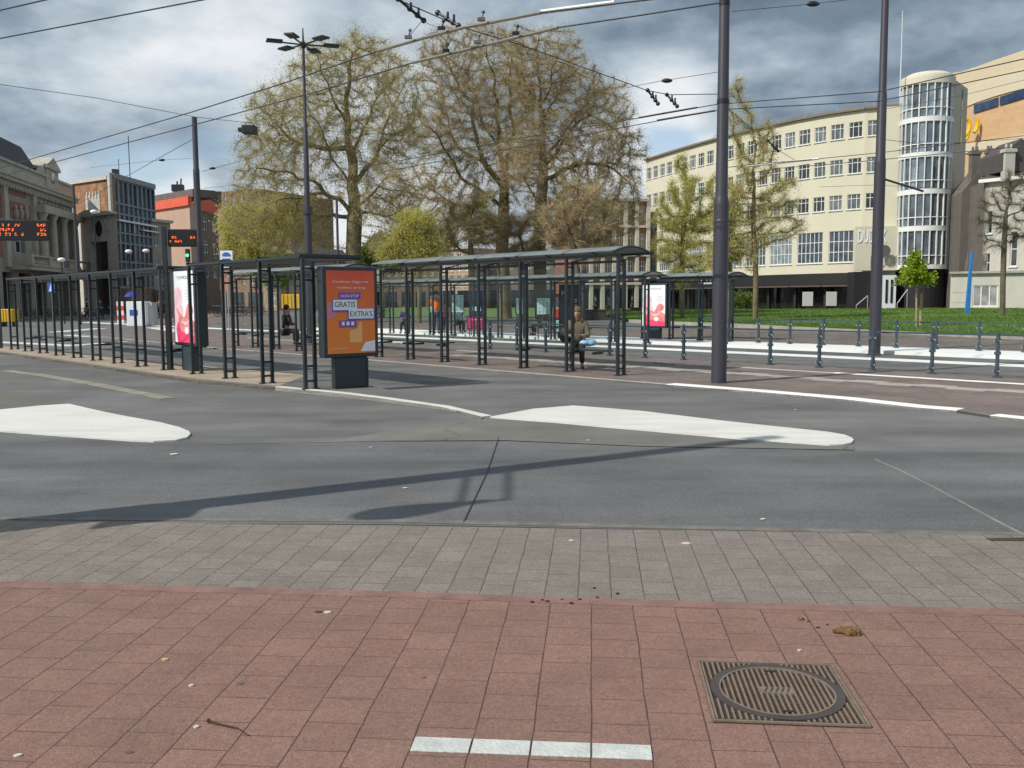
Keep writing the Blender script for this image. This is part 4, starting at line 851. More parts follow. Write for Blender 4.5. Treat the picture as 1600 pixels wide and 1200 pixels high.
# info boards in the far shelter
m_teal=mat('board_teal',(.62,.84,.82),.5,.05,3); m_tealtxt=mat('board_text',(.12,.25,.28),.6)
def rowY(px,off,base=None):
    b=(base or D0)+V*off; a=(px-800)/F; s=(b.x-a*b.y)/(U.x-a*U.y); return b.y-U.y*s
def board(px,y0,y1,wpx,Y,label,m=m_teal,legs=False,lines=True,name='information_board',cat='information board',group='boards in the far shelters',xd=(1,0,0)):
    Y=rowY(px,.95 if Y>28 else .3); c=PY(px,(y0+y1)/2,Y); h=(y1-y0)*Y/F; w=wpx*Y/F; xd=Vector(xd).normalized(); n=xd.cross(Zv); t=empty(name,(c.x,c.y,.12),label,cat,group)
    MB().box(c,(w+.06,.06,h+.06),(xd,-n,Zv)).build('frame',m_steel,t); MB().box(c+n*.035,(w,.01,h),(xd,-n,Zv)).build('sheet',m,t)
    b=MB()
    for s in (-1,1): b.box(Vector((c.x,c.y,(.12+c.z-h/2)/2+.0))+xd*s*w*.42,(.04,.05,c.z-h/2-.12),(xd,-n,Zv))
    b.build('leg',m_steel,t)
    if lines:
        b=MB(); k=0; z=h*.4
        rr=random.Random(int(px))
        while z>-h*.42:
            for col in (-1,0,1):
                if rr.random()<.8: b.box(c+n*.042+xd*(col*w*.3)+Zv*z,(w*.22*rr.uniform(.5,1),.004,h*.025),(xd,-n,Zv))
            z-=h*.07
        b.build('print',m_tealtxt,t)
    return t,c,n,w,h
board(682,462,488,22,30.6,'pale teal timetable board behind the person in the orange jacket')
board(714,461,488,20,30.2,'pale teal timetable board right of the person in the orange jacket')
board(815,466,490,17,29.5,'pale teal board seen left of the shelter post near the seated woman')
board(849,466,491,20,29.2,'pale teal board just left of the seated woman')
board(488,448,487,9,27.5,'narrow pale teal board left of the orange poster')
t,c,n,w,h=board(744,495,513,26,29.8,'bright magenta panel on short legs in the far shelter',mat('magenta_panel',(.75,.03,.22),.5),lines=False,name='panel_sign',cat='panel sign')
MB().box(c+n*.042+Zv*h*.25,(w*.7,.004,h*.06)).build('print',m_poswhite,t)
t,c,n,w,h=board(745,455,493,22,33.0,'dark blue screen panel above the magenta panel',mat('navy_panel',(.02,.05,.10),.4),lines=False,name='screen_panel',cat='screen')
MB().box(c+n*.042-Zv*h*.22,(w*.6,.004,h*.18)).build('print',m_teal,t)
t,c,n,w,h=board(890,446,522,30,31.5,'tall black banner column with a small yellow letter M behind the seated woman',mat('banner_black',(.02,.022,.03),.5),lines=False,name='banner_column',cat='banner')
m_yel=mat('sign_yellow',(.85,.55,.02),.4)
textobj('lettering','M',c+n*.045+Zv*(h*.30)-Vector((w*.42,0,0)),(1,0,0),.17,.15,m_yel,t); textobj('lettering','BIG',c+n*.045+Zv*(h*.15)+Vector((.05,0,0)),(1,0,0),.2,.12,m_poswhite,t); textobj('lettering','BOX',c+n*.045+Zv*(h*.05)+Vector((.05,0,0)),(1,0,0),.2,.12,m_poswhite,t)
t,c,n,w,h=board(869,461,497,8,29.0,'narrow red and white upright sign left of the seated woman',mat('sign_pale',(.6,.55,.55),.5),lines=False,name='upright_sign',cat='sign')
MB().box(c+n*.042-Zv*h*.3,(w*.95,.004,h*.38)).build('print',m_red_,t); MB().box(c+n*.042+Zv*h*.45,(w*.95,.004,h*.08)).build('print',m_red_,t)
board(869,500,518,8,28.9,'small teal and white notice below the red and white sign',name='upright_sign',cat='sign')
# blue totem on the lawn
q=PY(1512,484,62); q.z=.35; b=MB(); tz=PY(1516,392,62).z; b.extr([(q.x-.14,q.y,.3),(q.x+.16,q.y,.3),(q.x+.20,q.y,tz*.62),(q.x+.21,q.y,tz),(q.x+.13,q.y,tz),(q.x+.0,q.y,tz*.62)],(0,.16,0)); tag(b.build('blue_totem',mat('totem_blue',(.03,.20,.55),.4,.1,2)),'slim bright blue pointed totem sign on the lawn at right','sign')
# road signs
def sign_on_pole(px,yt,yb,wpx,Y,col,label,shape='sq',name='road_sign',mark=None,base=None):
    c=PY(px,(yt+yb)/2,Y); h=(yb-yt)*Y/F; w=wpx*Y/F; t=empty(name,(c.x,c.y,0),label,'road sign'); 
    MB().tube([(c.x,c.y+.05,0),(c.x,c.y+.05,c.z+h/2)],.035,8).build('pole',m_alu,t)
    if shape=='sq': MB().box(c,(w,.03,h)).build('plate',col,t,bevel=.01)
    else: MB().extr([c+Vector((w/2*math.cos(a*PI/8),-.02,h/2*math.sin(a*PI/8))) for a in range(16)],(0,.03,0)).build('plate',col,t)
    if mark: MB().extr([c+Vector((x*w/2,-.035,z*h/2)) for x,z in mark],(0,-.006,0)).build('symbol',m_poswhite,t)
    return t,c,w,h
m_blue=mat('sign_blue',(.03,.14,.5),.4,.05,4)
sign_on_pole(80,442,457,11,62,m_blue,'blue pedestrian crossing sign with white triangle before the theatre',mark=[(-.6,-.75),(.6,-.75),(0,.75)])
t,c,w,h=sign_on_pole(354,392,421,19,48,m_poswhite,'white square sign with a blue emblem above the left shelter roofs',name='tram_sign')
MB().box(c+Vector((0,-.03,-.05)),(w*.7,.01,h*.28)).build('symbol',m_blue,t); MB().extr([c+Vector((w*.35*math.cos(a*PI/8),-.03,h*.22+h*.2*math.sin(a*PI/8))) for a in range(9)],(0,-.01,0)).build('symbol',m_blue,t)
t,c,w,h=sign_on_pole(351,434,454,14,50,mat('sign_salmon',(.45,.20,.13),.7,.1,5),'salmon coloured plate low between the left shelters')
# traffic lights
def tlight(px,py,Y,col,label):
    c=PY(px,py,Y); t=empty('traffic_light',(c.x,c.y,0),label,'traffic light'); MB().tube([(c.x,c.y+.1,0),(c.x,c.y+.1,c.z+.3)],.06,8).build('pole',m_black,t)
    MB().box(c+Vector((0,.05,0)),(.28,.2,.85)).build('housing',m_black,t,bevel=.03)
    MB().extr([c+Vector((.11*math.cos(a*PI/8),-.06,(.22 if col=='r' else -.22)*0+.11*math.sin(a*PI/8))) for a in range(16)],(0,-.02,0)).build('lamp',emat('lit_'+col,(1,.06,.04) if col=='r' else (.1,1,.35),1.5),t)
tlight(402,455,50,'r','traffic light showing red behind the left glass shelter'); tlight(293,399,60,'g','traffic light showing green under the small display')
# white kiosk, umbrella, barriers
c=PY(217,487,58); t=empty('white_kiosk',(c.x,c.y,0),'white market cabinet with blue emblem on the pavement before the shops','kiosk'); w=30*58/F; hh=PY(217,471,58).z
MB().box((c.x,c.y,hh/2),(w,.9,hh)).build('body',m_poswhite,t,bevel=.03); MB().box((c.x+w*.5+.12,c.y+.4,hh/2-.02),(.25,.9,hh*.95)).build('side_panel',mat('kiosk_grey',(.5,.5,.48),.6),t); MB().box((c.x-.15,c.y-.46,hh*.55),(.5,.02,.35)).build('symbol',m_blue,t)
c=PY(206,460,60); t=empty('parasol',(c.x,c.y,0),'dark blue parasol opened above the white cabinet','parasol'); MB().tube([(c.x,c.y,0),(c.x,c.y,c.z+.15)],.025,6).build('pole',m_alu,t); MB().lathe((c.x,c.y,c.z-.15),[(.5,0),(.35,.18),(.12,.32),(.01,.37)],12).build('canopy',mat('parasol_blue',(.02,.03,.28),.7),t)
for (px,lb_) in ((184,'left red and white striped barrier post'),(191,'right red and white striped barrier post')):
    c=PY(px,474,56); t=empty('barrier_post',(c.x,c.y,0),lb_+' near the white cabinet','barrier post'); 
    for k in range(5):
        MB().box((c.x,c.y,.15+.28*k+.14),(.14,.06,.279)).build('stripe',m_red_ if k%2 else m_poswhite,t)
# yellow carts
def cart(px,py,wpx,hpx,Y,label):
    c=PY(px,py,Y); w=wpx*Y/F; h=hpx*Y/F; t=empty('yellow_cart',(c.x,c.y,0),label,'cart'); z=max(.3,c.z-h/2)
    MB().box((c.x,c.y,z+h/2),(w,.7,h)).build('body',mat('cart_yellow',(.72,.42,.01),.5,.1,3),t,bevel=.04)
    b=MB()
    for s in (-.4,.4): b.box((c.x+s*w,c.y,z/2),(.06,.6,z)); 
    b.build('leg',m_black,t); b=MB()
    for k in range(5): b.box((c.x+w*(k-2)*.2,c.y-.36,z+h/2),(.04,.02,h*.96))
    b.build('ribs',mat('cart_ochre',(.4,.22,.01),.6),t)
cart(14,494,22,20,58,'yellow cart by the bicycles at the left edge'); cart(458,471,31,22,46,'row of yellow ribbed bins behind the seated person in grey')
cart(3,497,8,16,60,'small yellow bin cut by the left edge')
# bollard lamps on plaza: small white globes
def globe(px,py,Y,label):
    c=PY(px,py,Y); t=empty('globe_lamp',(c.x,c.y,0),label,'street lamp','small round lamps'); MB().tube([(c.x,c.y,0),(c.x,c.y,c.z)],.05,8).build('pole',m_black,t); MB().sphere(c,.22,12,0,(1.2,1.2,.7)).build('globe',m_poswhite,t,smooth=True)
globe(147,331,66,'round white lamp before the arched gable'); globe(96,406,64,'round white lamp before the theatre balcony'); globe(201,393,70,'left round white lamp before the glass block'); globe(228,392,72,'right round white lamp before the glass block')
# ---------------- bicycles ----------------
def bicycle():
    t=empty('bicycle',(0,0,0)); 
    def ring(c,r,tr):
        K=14; m=[]
        return [Vector((c[0]+r*math.cos(2*PI*k/K),c[1],c[2]+r*math.sin(2*PI*k/K))) for k in range(K+1)]
    for x in (-.53,.53):
        b=MB(); b.tube(ring((x,0,.34),.33,0),.018,5,cap=False)
        for k in range(6): a=k*PI/6; b.tube([(x-.32*math.cos(a),0,.34-.32*math.sin(a)),(x+.32*math.cos(a),0,.34+.32*math.sin(a))],.004,3)
        b.build('wheel',m_black,t)
    b=MB(); 
    for p,q in (((-.53,0,.34),(-.12,0,.30)),((-.12,0,.30),(.40,0,.72)),((-.2,0,.78),(.38,0,.80)),((-.12,0,.30),(-.24,0,.88)),((-.53,0,.34),(-.2,0,.78)),((.53,0,.34),(.38,0,.98))): b.tube([p,q],.018,5)
    b.build('frame',m_black,t); MB().box((-.26,0,.92),(.26,.15,.06)).build('saddle',m_black,t,bevel=.02)
    MB().tube([(.25,-.26,1.0),(.38,-.1,1.04),(.38,.1,1.04),(.25,.26,1.0)],.014,5).build('handlebar',m_alu,t); return t
bk=bicycle(); tag(bk,'parked bicycle in the row before the theatre','bicycle','bicycles parked before the shops'); first=True
spots=[]
ORD=['leftmost','second','third','fourth','fifth','sixth','seventh','eighth','ninth','tenth','eleventh','twelfth','thirteenth','fourteenth','fifteenth']
for i in range(15): spots.append((30+i*10.5+random.uniform(-2,2),499+random.uniform(-2,1.5),0,f'{ORD[i]} parked bicycle from the left in the row before the theatre','bicycles parked before the theatre'))
for i in range(13): spots.append((330+i*6.5+random.uniform(-1,1),494+random.uniform(-2,1.5),0,f'{ORD[i]} parked bicycle from the left in the row right of the left cosmetics poster','bicycles parked behind the left shelters'))
for i,(x,y,_,lb_,gr) in enumerate(spots):
    o=bk if i==0 else copy_tree(bk); g=G(x,y,.012); o.location=g; o.rotation_euler=(0,0,random.uniform(.3,1.3)); o['label']=lb_; o['group']=gr
for i,(x,y) in enumerate(((584,497),(590,499),(597,497))):
    o=copy_tree(bk); o.location=G(x,y,.012); o.rotation_euler=(0,0,random.uniform(.3,1)); o['label']=f'{ORD[i]} from the left of three bicycles just right of the orange poster'; o['group']='bicycles right of the orange poster'
# planter boxes on plaza
for (px,py,lb_) in ((1000,494,'dark planter box on the plaza under the arched roof end'),(930,500,'low dark planter box behind the seated woman')):
    g=G(px,py); t=MB(); t.box((g.x,g.y,.35),(1.5,1.0,.7)); t.box((g.x,g.y,.72),(1.6,1.1,.06)); tag(t.build('planter',mat('planter_dark',(.07,.06,.055),.8,.2,3)),lb_,'planter')
# ---------------- people ----------------
def skinned(name,joints,edges,m,parent,sub=2,smooth=True,extra=None):
    """joints: {name:(pos,radius)}; first is the root"""
    ks=list(joints); me=bpy.data.meshes.new(name); me.from_pydata([joints[k][0] for k in ks],[(ks.index(a),ks.index(b)) for a,b in edges],[]); o=bpy.data.objects.new(name,me); sc.collection.objects.link(o)
    o.modifiers.new('s','SKIN'); 
    for i,k in enumerate(ks):
        r=joints[k][1]; v=me.skin_vertices[0].data[i]; v.radius=(r,r) if isinstance(r,(int,float)) else r; v.use_root=(i==0)
    s=o.modifiers.new('u','SUBSURF'); s.levels=s.render_levels=sub
    bpy.context.view_layer.update(); me2=bpy.data.meshes.new_from_object(o.evaluated_get(bpy.context.evaluated_depsgraph_get())); bpy.data.objects.remove(o)
    bm=bmesh.new(); bm.from_mesh(me2)
    if extra:
        for (vs,fs) in extra:
            bv=[bm.verts.new(v) for v in vs]
            for f in fs:
                try: bm.faces.new([bv[i] for i in f])
                except Exception: pass
    bmesh.ops.recalc_face_normals(bm,faces=bm.faces); bm.to_mesh(me2); bm.free()
    me2.materials.clear(); me2.materials.append(m); me2.polygons.foreach_set('use_smooth',[True]*len(me2.polygons)); o=bpy.data.objects.new(name,me2); sc.collection.objects.link(o); o.parent=parent; return o
m_skin=mat('skin',(.52,.31,.22),.6,.06,9); m_shoe=mat('shoe',(.02,.02,.022),.5)
def person(loc,rz,h,label,top,legs,hair,pose='stand',longhair=False,coat=False,legcol2=None,name='person',group=None,head_dn=0,stride=.0,armpose=None,bag=None):
    """figure faces +X locally"""
    t=empty(name,loc,label,'person',group); t.rotation_euler=(0,0,rz); s=h/1.75
    def v(x,y,z): return Vector((x*s,y*s,z*s))
    if pose=='sit': hip=.52; sh=1.0; 
    else: hip=.92; sh=1.42
    lean=.05 if pose=='sit' else 0.0
    J={'pel':(v(0,0,hip),.125*s),'wst':(v(.01+lean*.5,0,hip+.17),.115*s),'chs':(v(lean,0,sh-.12),.14*s),'nk0':(v(lean+.01,0,sh+.03),.065*s),'nk1':(v(lean+.03+head_dn*.3,0,sh+.10-head_dn*.1),.052*s)}
    HD=v(lean+.05+head_dn*.6,0,sh+.215-head_dn*.35); 
    J['hd0']=(HD-v(.005,0,.03),.082*s); J['hd1']=(HD+v(.0,0,.055),.088*s)
    E=[('pel','wst'),('wst','chs'),('chs','nk0'),('nk0','nk1'),('nk1','hd0'),('hd0','hd1')]
    hands=[]
    for sd,S in ((1,'l'),(-1,'r')):
        if pose=='sit': el=v(lean+.06,sd*.24,sh-.30); wr=v(.28,sd*.13,hip+.20)
        elif armpose=='up': el=v(.06,sd*.26,sh-.26); wr=v(.26,sd*.12,sh-.12)
        else: el=v(-.03+stride*sd*.15,sd*.25,sh-.30); wr=v(.05+stride*sd*.3,sd*.25,sh-.55)
        J['sh'+S]=(v(lean,sd*.17,sh-.03),.072*s); J['el'+S]=(el,.047*s); J['wr'+S]=(wr,.030*s)
        d=(wr-el).normalized(); J['pm'+S]=(wr+d*.06*s,(.040*s,.022*s)); E+=[('chs','sh'+S),('sh'+S,'el'+S),('el'+S,'wr'+S),('wr'+S,'pm'+S)]
        hands.append((wr+d*.08*s,d,sd))
        if pose=='sit': kn=v(.42,sd*.10,hip-.02); an=v(.40,sd*.11,.09); toe=v(.54,sd*.12,.04)
        else:
            st=stride*sd; kn=v(.03+st*.28,sd*.09,.50); an=v(-.03+st*.55,sd*.09,.09 + (0.03 if st<0 else 0)); toe=an+v(.15,0.0,-.05)
        J['hp'+S]=(v(.01,sd*.09,hip-.06),.09*s); J['kn'+S]=(kn,.06*s); J['an'+S]=(an,.04*s); J['to'+S]=(toe,.035*s); E+=[('pel','hp'+S),('hp'+S,'kn'+S),('kn'+S,'an'+S),('an'+S,'to'+S)]
    ex=[]
    fb=MB()
    for (c,d,sd) in hands:      # fingers and thumb
        side=d.cross(Zv); side=side.normalized() if side.length>.1 else Vector((0,1,0))
        if abs(d.z)>.8: side=Vector((1,0,0))
        dn=side.cross(d)
        for i,(o_,L_) in enumerate(((-.027,.062),(-.009,.074),(.009,.07),(.026,.056))):
            a=c+side*o_*s; m_=a+d*L_*.55*s; e=m_+(d*.8+dn*.5).normalized()*L_*.45*s; fb.tube([a,m_,e],[.0095*s,.0085*s,.006*s],6)
        a=c-d*.035*s+side*.03*s; fb.tube([a,a+(side*.8+d*.5).normalized()*.03*s,a+(side*.5+d*.9).normalized()*.058*s],[.011*s,.010*s,.007*s],6)
    nose=HD+v(.085,0,.02); fb.sphere(nose,.014*s,6,0,(1,.8,1.5))
    for sd in (1,-1): fb.sphere(HD+v(0,sd*.083,.01),.020*s,6,0,(.8,.4,1.3))
    ex.append(([Vector(q) for q in fb.v],fb.f))
    body=skinned('body',J,E,m_skin,t,2,extra=ex)
    # face
    eb=MB()
    for sd in (1,-1): eb.sphere(HD+v(.078,sd*.03,.035),.009*s,6,0,(.6,1,.7))
    eb.box(HD+v(.085,0,-.035),(.006*s,.035*s,.007*s)); o=eb.build('face_features',m_black,None); o.parent=t; 
    # jacket
    g=.018*s
    Jt={k:(J[k][0],(J[k][1]+g) if not isinstance(J[k][1],tuple) else J[k][1]) for k in ('chs','wst','pel','nk0','shl','shr','ell','elr')}
    Jt['nk0']=(J['nk0'][0]-v(0,0,.02),.075*s)
    for S in 'lr':
        Jt['cf'+S]=(J['el'+S][0].lerp(J['wr'+S][0],.92),.042*s)
    Et=[('chs','wst'),('wst','pel'),('chs','nk0'),('chs','shl'),('chs','shr'),('shl','ell'),('shr','elr'),('ell','cfl'),('elr','cfr')]
    if coat:
        for S,sd in (('l',1),('r',-1)):
            e=J['hp'+S][0].lerp(J['kn'+S][0],.62); Jt['sk'+S]=(e,.10*s); Et.append(('pel','sk'+S))
    skinned('coat' if coat else 'jacket',Jt,Et,top,t,2)
    Jl={'pel':(J['pel'][0]-v(0,0,.02),.128*s)}; El=[]
    for S in 'lr':
        for k in ('hp','kn'): Jl[k+S]=(J[k+S][0],J[k+S][1]+.012*s)
        Jl['an'+S]=(J['an'+S][0]+v(0,0,.03),.052*s); El+=[('pel','hp'+S),('hp'+S,'kn'+S),('kn'+S,'an'+S)]
    skinned('trousers',Jl,El,legs,t,2)
    for S in 'lr':
        b=MB(); a=J['an'+S][0]; e=J['to'+S][0]; 
        b.sphere((a+e)/2+v(.01,0,-.005),.11*s,10,0,(1.15,.42,.40)); o=b.build('shoe',m_shoe,None,smooth=True); o.parent=t
    # hair
    b=MB(); b.sphere(HD+v(-.018,0,.055),.103*s,12,0,(1.0,.93,.98))
    hv=[q for q in b.v]; b2=MB(); 
    b2.sphere(HD+v(-.03,0,.06),.1*s,12,0,(.98,.98,1.0))
    if longhair:
        b2.tube([HD+v(-.05,0,.05),HD+v(-.085,0,-.06),HD+v(-.09,0,-.2),HD+v(-.08,0,-.32)],[.08*s,.085*s,.07*s,.03*s],10)
        for sd in (1,-1): b2.tube([HD+v(-.02,sd*.07,.06),HD+v(-.01,sd*.085,-.05),HD+v(0,sd*.08,-.19)],[.035*s,.035*s,.015*s],8)
    o=b2.build('hair',hair,None,smooth=True); o.parent=t
    return t
# mesh parts built in world coordinates above must be local: builders above use local coordinates with parent set afterwards
def cloth(n,c,var=.15): return mat(n,c,.85,var,9,.3,60)
c_or=cloth('orange_jacket',(.85,.20,.03)); c_jean=cloth('jeans',(.05,.07,.12)); c_dark=cloth('dark_cloth',(.02,.022,.028)); c_tan=cloth('tan_coat',(.19,.145,.095)); c_pink=cloth('pink_top',(.75,.08,.2)); c_blue=cloth('pale_blue',(.32,.42,.55)); c_grey=cloth('grey_cloth',(.12,.12,.12)); c_navy=cloth('navy_cloth',(.03,.035,.12))
h_br=mat('hair_brown',(.10,.05,.025),.7,.3,30); h_bl=mat('hair_blonde',(.38,.24,.12),.7,.25,30); h_dk=mat('hair_dark',(.02,.015,.012),.7); h_gr=mat('hair_grey',(.3,.29,.28),.7)
Uang=math.atan2(U.y,U.x); Vang=math.atan2(V.y,V.x)

# main seated woman on the central shelter's bench, facing right away from the road
bench=PB[4].lerp(PB[5],1.0)
def on(px,py,z): return G(px,py,z)
w0=G(887,577,ZB); w0=Vector((w0.x,w0.y,ZB))+V*.42-U*.10
person(w0+Zv*.0,Uang+R(38),1.66,'woman with brown hair and tan coat seated on the central shelter bench','',None) if False else None
person(Vector((w0.x,w0.y,ZB)),Vang+PI+R(42),1.80,'woman in tan coat with long brown hair seated inside the central shelter',c_tan,c_dark,mat('hair_lightbrown',(.20,.115,.06),.7,.3,30),'sit',longhair=True,coat=False,head_dn=.06)
b=MB(); c=G(873,577,.12); c=Vector((w0.x,w0.y,0))-U*.30-V*.05; 
b.sphere(c+Zv*.78,.20,12,0,(.9,.75,1.0)); b.tube([c+Zv*.92-U*.1,c+Zv*1.15,c+Zv*1.2+U*.1,c+Zv*.92+U*.12],.012,6); tag(b.build('handbag',mat('bag_black',(.012,.011,.012),.6,.2,20,.4,20),smooth=True),'big soft black bag at the side of the seated woman in tan','bag')
b=MB(); c=Vector((w0.x,w0.y,.56))+U*.36-V*.05; b.sphere(c+Zv*.05,.14,12,0,(1.4,.8,.55)); b.sphere(c+U*.14+Zv*.06,.09,10,0,(1,.8,.8)); tag(b.build('shopping_bag',mat('bag_blue',(.04,.32,.65),.5,.1,10,col2=(.5,.65,.75)),smooth=True),'blue and white bag lying on the bench right of the seated woman','bag')
def gp(px,py,z=.11): q=G(px,py,z); return Vector((q.x,q.y,z))
person(gp(682,522),R(80),1.80,'person in an orange jacket and jeans standing at the timetable boards',c_or,c_jean,h_br,'stand',armpose='up')
person(gp(696,520),R(60),1.35,'small person in pink standing right of the orange jacket',c_pink,c_jean,h_dk,'stand')
person(gp(716,519),R(-60),1.60,'seated person in pale blue right of the orange jacket',c_blue,c_dark,h_dk,'sit')
person(gp(846,524),R(-150),1.5,'seated person in grey left of the central woman, farther back',c_grey,c_dark,h_gr,'sit')
person(gp(446,540,ZB),Vang,1.80,'seated person in dark coat behind the posts left of the orange poster',c_dark,c_dark,h_dk,'sit')
person(gp(634,521),R(-100),1.6,'seated person in navy at the left end of the far shelter',c_navy,c_dark,h_dk,'sit')
for (px,py,rz,lab,top) in ((987,491,0,'pedestrian with dark coat walking at the right of the plaza',c_dark),(951,493,R(180),'pedestrian in grey walking in the middle of the plaza',c_grey),(931,496,R(160),'pedestrian in navy at the left of the plaza',c_navy)):
    person(G(px,py,.016),rz,1.72,lab,top,c_dark,h_dk,'stand',stride=.5,group='pedestrians on the plaza')
for (px,py,rz,lab,top) in ((137,500,R(30),'pedestrian in dark clothes before the arched doorway',c_dark),(158,499,R(200),'pedestrian in navy between doorway and white cabinet',c_navy),(250,497,R(90),'pedestrian in grey right of the white cabinet',c_grey),(258,496,R(20),'pedestrian in dark jacket farther right of the white cabinet',c_dark)):
    person(G(px,py,.012),rz,1.74,lab,top,c_dark,h_dk,'stand',stride=.4,group='pedestrians before the shops')
# ---------------- buildings ----------------
def wall_open(b,p0,d,n,L,z0,z1,ops,inset=.25,mi=0,mr=None):
    """vertical wall from p0 along d, facing n, with rectangular openings (s0,s1,za,zb)"""
    mr=mi if mr is None else mr
    S=sorted({0,L,*[o[0] for o in ops],*[o[1] for o in ops]}); Z=sorted({z0,z1,*[o[2] for o in ops],*[o[3] for o in ops]})
    S=[s for s in S if -1e-6<=s<=L+1e-6]; Z=[z for z in Z if z0-1e-6<=z<=z1+1e-6]
    P=lambda s,z,o=0: p0+d*s+n*o+Zv*(z-p0.z)
    for i in range(len(S)-1):
        for j in range(len(Z)-1):
            cs,cz=(S[i]+S[i+1])/2,(Z[j]+Z[j+1])/2
            if any(o[0]<cs<o[1] and o[2]<cz<o[3] for o in ops): continue
            b.add([P(S[i],Z[j]),P(S[i+1],Z[j]),P(S[i+1],Z[j+1]),P(S[i],Z[j+1])],[(0,1,2,3)],mi)
    for (a,c,e,f) in ops:
        A=[P(a,e),P(c,e),P(c,f),P(a,f)]; B=[P(a,e,-inset),P(c,e,-inset),P(c,f,-inset),P(a,f,-inset)]
        b.add(A+B,[(0,1,5,4),(1,2,6,5),(2,3,7,6),(3,0,4,7)],mr)
def window_mesh(w,h,cols,rows,mf=.06,z0=0,transom=None,depth=.08):
    """frame mesh (origin lower left, X right, Y up, Z out) and pane mesh"""
    X,Y,Z=Vector((1,0,0)),Vector((0,1,0)),Vector((0,0,1)); b=MB()
    b.box((mf/2,h/2,0),(mf,h,depth)); b.box((w-mf/2,h/2,0),(mf,h,depth)); b.box((w/2,mf/2,0),(w-2*mf,mf,depth)); b.box((w/2,h-mf/2,0),(w-2*mf,mf,depth))
    for i in (cols if isinstance(cols,(list,tuple)) else [k/cols for k in range(1,cols)]): b.box((w*i,h/2,.002),(mf,h-2*mf,depth))
    for j in (rows if isinstance(rows,(list,tuple)) else [k/rows for k in range(1,rows)]): b.box((w/2,h*j,-.003),(w-2*mf,mf,depth))
    p=MB(); p.box((w/2,h/2,-.03),(w-.02,h-.02,.015)); return b,p
m_frame_w=mat('window_frame_white',(.72,.73,.71),.5,.05,4); 
def panemat(name,c1,c2):
    m=bpy.data.materials.new(name); m.use_nodes=True; nt=m.node_tree; n=nt.nodes; L=nt.links; p=n['Principled BSDF']; p.inputs['Roughness'].default_value=.08; p.inputs['Specular IOR Level'].default_value=.8
    oi=n.new('ShaderNodeObjectInfo'); cr=n.new('ShaderNodeValToRGB'); L.new(oi.outputs['Random'],cr.inputs[0]); e=cr.color_ramp.elements; e[0].color=(*c1,1); e[1].color=(*c2,1); e[0].position=.45; e[1].position=1
    tc=n.new('ShaderNodeTexCoord'); g=n.new('ShaderNodeTexNoise'); g.inputs['Scale'].default_value=1.1; L.new(tc.outputs['Object'],g.inputs['Vector'])
    mx=n.new('ShaderNodeMix'); mx.data_type='RGBA'; mx.blend_type='MULTIPLY'; mx.inputs[0].default_value=.7; L.new(cr.outputs[0],mx.inputs[6]); r=n.new('ShaderNodeValToRGB'); L.new(g.outputs[0],r.inputs[0]); r.color_ramp.elements[0].position=.35; r.color_ramp.elements[1].position=.6; r.color_ramp.elements[0].color=(.35,.35,.35,1); L.new(r.outputs[0],mx.inputs[7]); L.new(mx.outputs[2],p.inputs['Base Color'])
    bp=n.new('ShaderNodeBump'); bp.inputs['Strength'].default_value=.06; bp.inputs['Distance'].default_value=.1; L.new(g.outputs[0],bp.inputs['Height']); L.new(bp.outputs[0],p.inputs['Normal'])
    return m
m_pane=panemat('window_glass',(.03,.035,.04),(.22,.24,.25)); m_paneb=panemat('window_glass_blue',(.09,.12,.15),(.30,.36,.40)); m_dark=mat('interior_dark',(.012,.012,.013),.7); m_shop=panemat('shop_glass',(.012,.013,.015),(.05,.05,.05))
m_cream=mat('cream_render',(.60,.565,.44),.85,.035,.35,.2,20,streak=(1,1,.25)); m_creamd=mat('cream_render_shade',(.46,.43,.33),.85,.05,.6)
# --- cream building with curved front ---
C=[Vector((19.6,135,0)),Vector((27.4,115.2,0)),Vector((35.7,102.5,0)),Vector((41.3,97.6,0))]
# parabola through ends and middle
mid=(C[1]+C[2])/2+Vector((-.9,-.9,0))
def bez(t): return C[0]*(1-t)**2+ (mid*2-(C[0]+C[3])/2)*2*t*(1-t)+C[3]*t**2
S=[bez(i/400) for i in range(401)]; cum=[0]
for i in range(400): cum.append(cum[-1]+(S[i+1]-S[i]).length)
LT=cum[-1]; NC=11; CHD=LT/NC
def atlen(l):
    import bisect
    i=min(399,max(0,bisect.bisect(cum,l)-1)); f=(l-cum[i])/(cum[i+1]-cum[i]); return S[i].lerp(S[i+1],f)
cream=empty('office_building',(40,120,0),'long curved cream office building with rows of white framed windows at right','building')
ROOF=21.3
sw,sp_=window_mesh(1.45,1.6,[.30,.70],[.70]); swm,spm=sw.mesh('window',m_frame_w),sp_.mesh('pane',m_pane)
bw,bp_=window_mesh(3.3,3.4,6,3,.07); bwm,bpm=bw.mesh('window',m_frame_w),bp_.mesh('pane',m_paneb)
sills=MB().box((.725,-.05,.17),(1.65,.08,.14)).mesh('sill',m_frame_w); sillb=MB().box((1.65,-.05,.17),(3.5,.08,.14)).mesh('sill',m_frame_w)
wb=MB(); base=MB(); cap=MB(); line=MB(); sill=MB(); canopy=MB()
zr=[(18.55,20.15),(14.75,16.35),(10.95,12.55)]
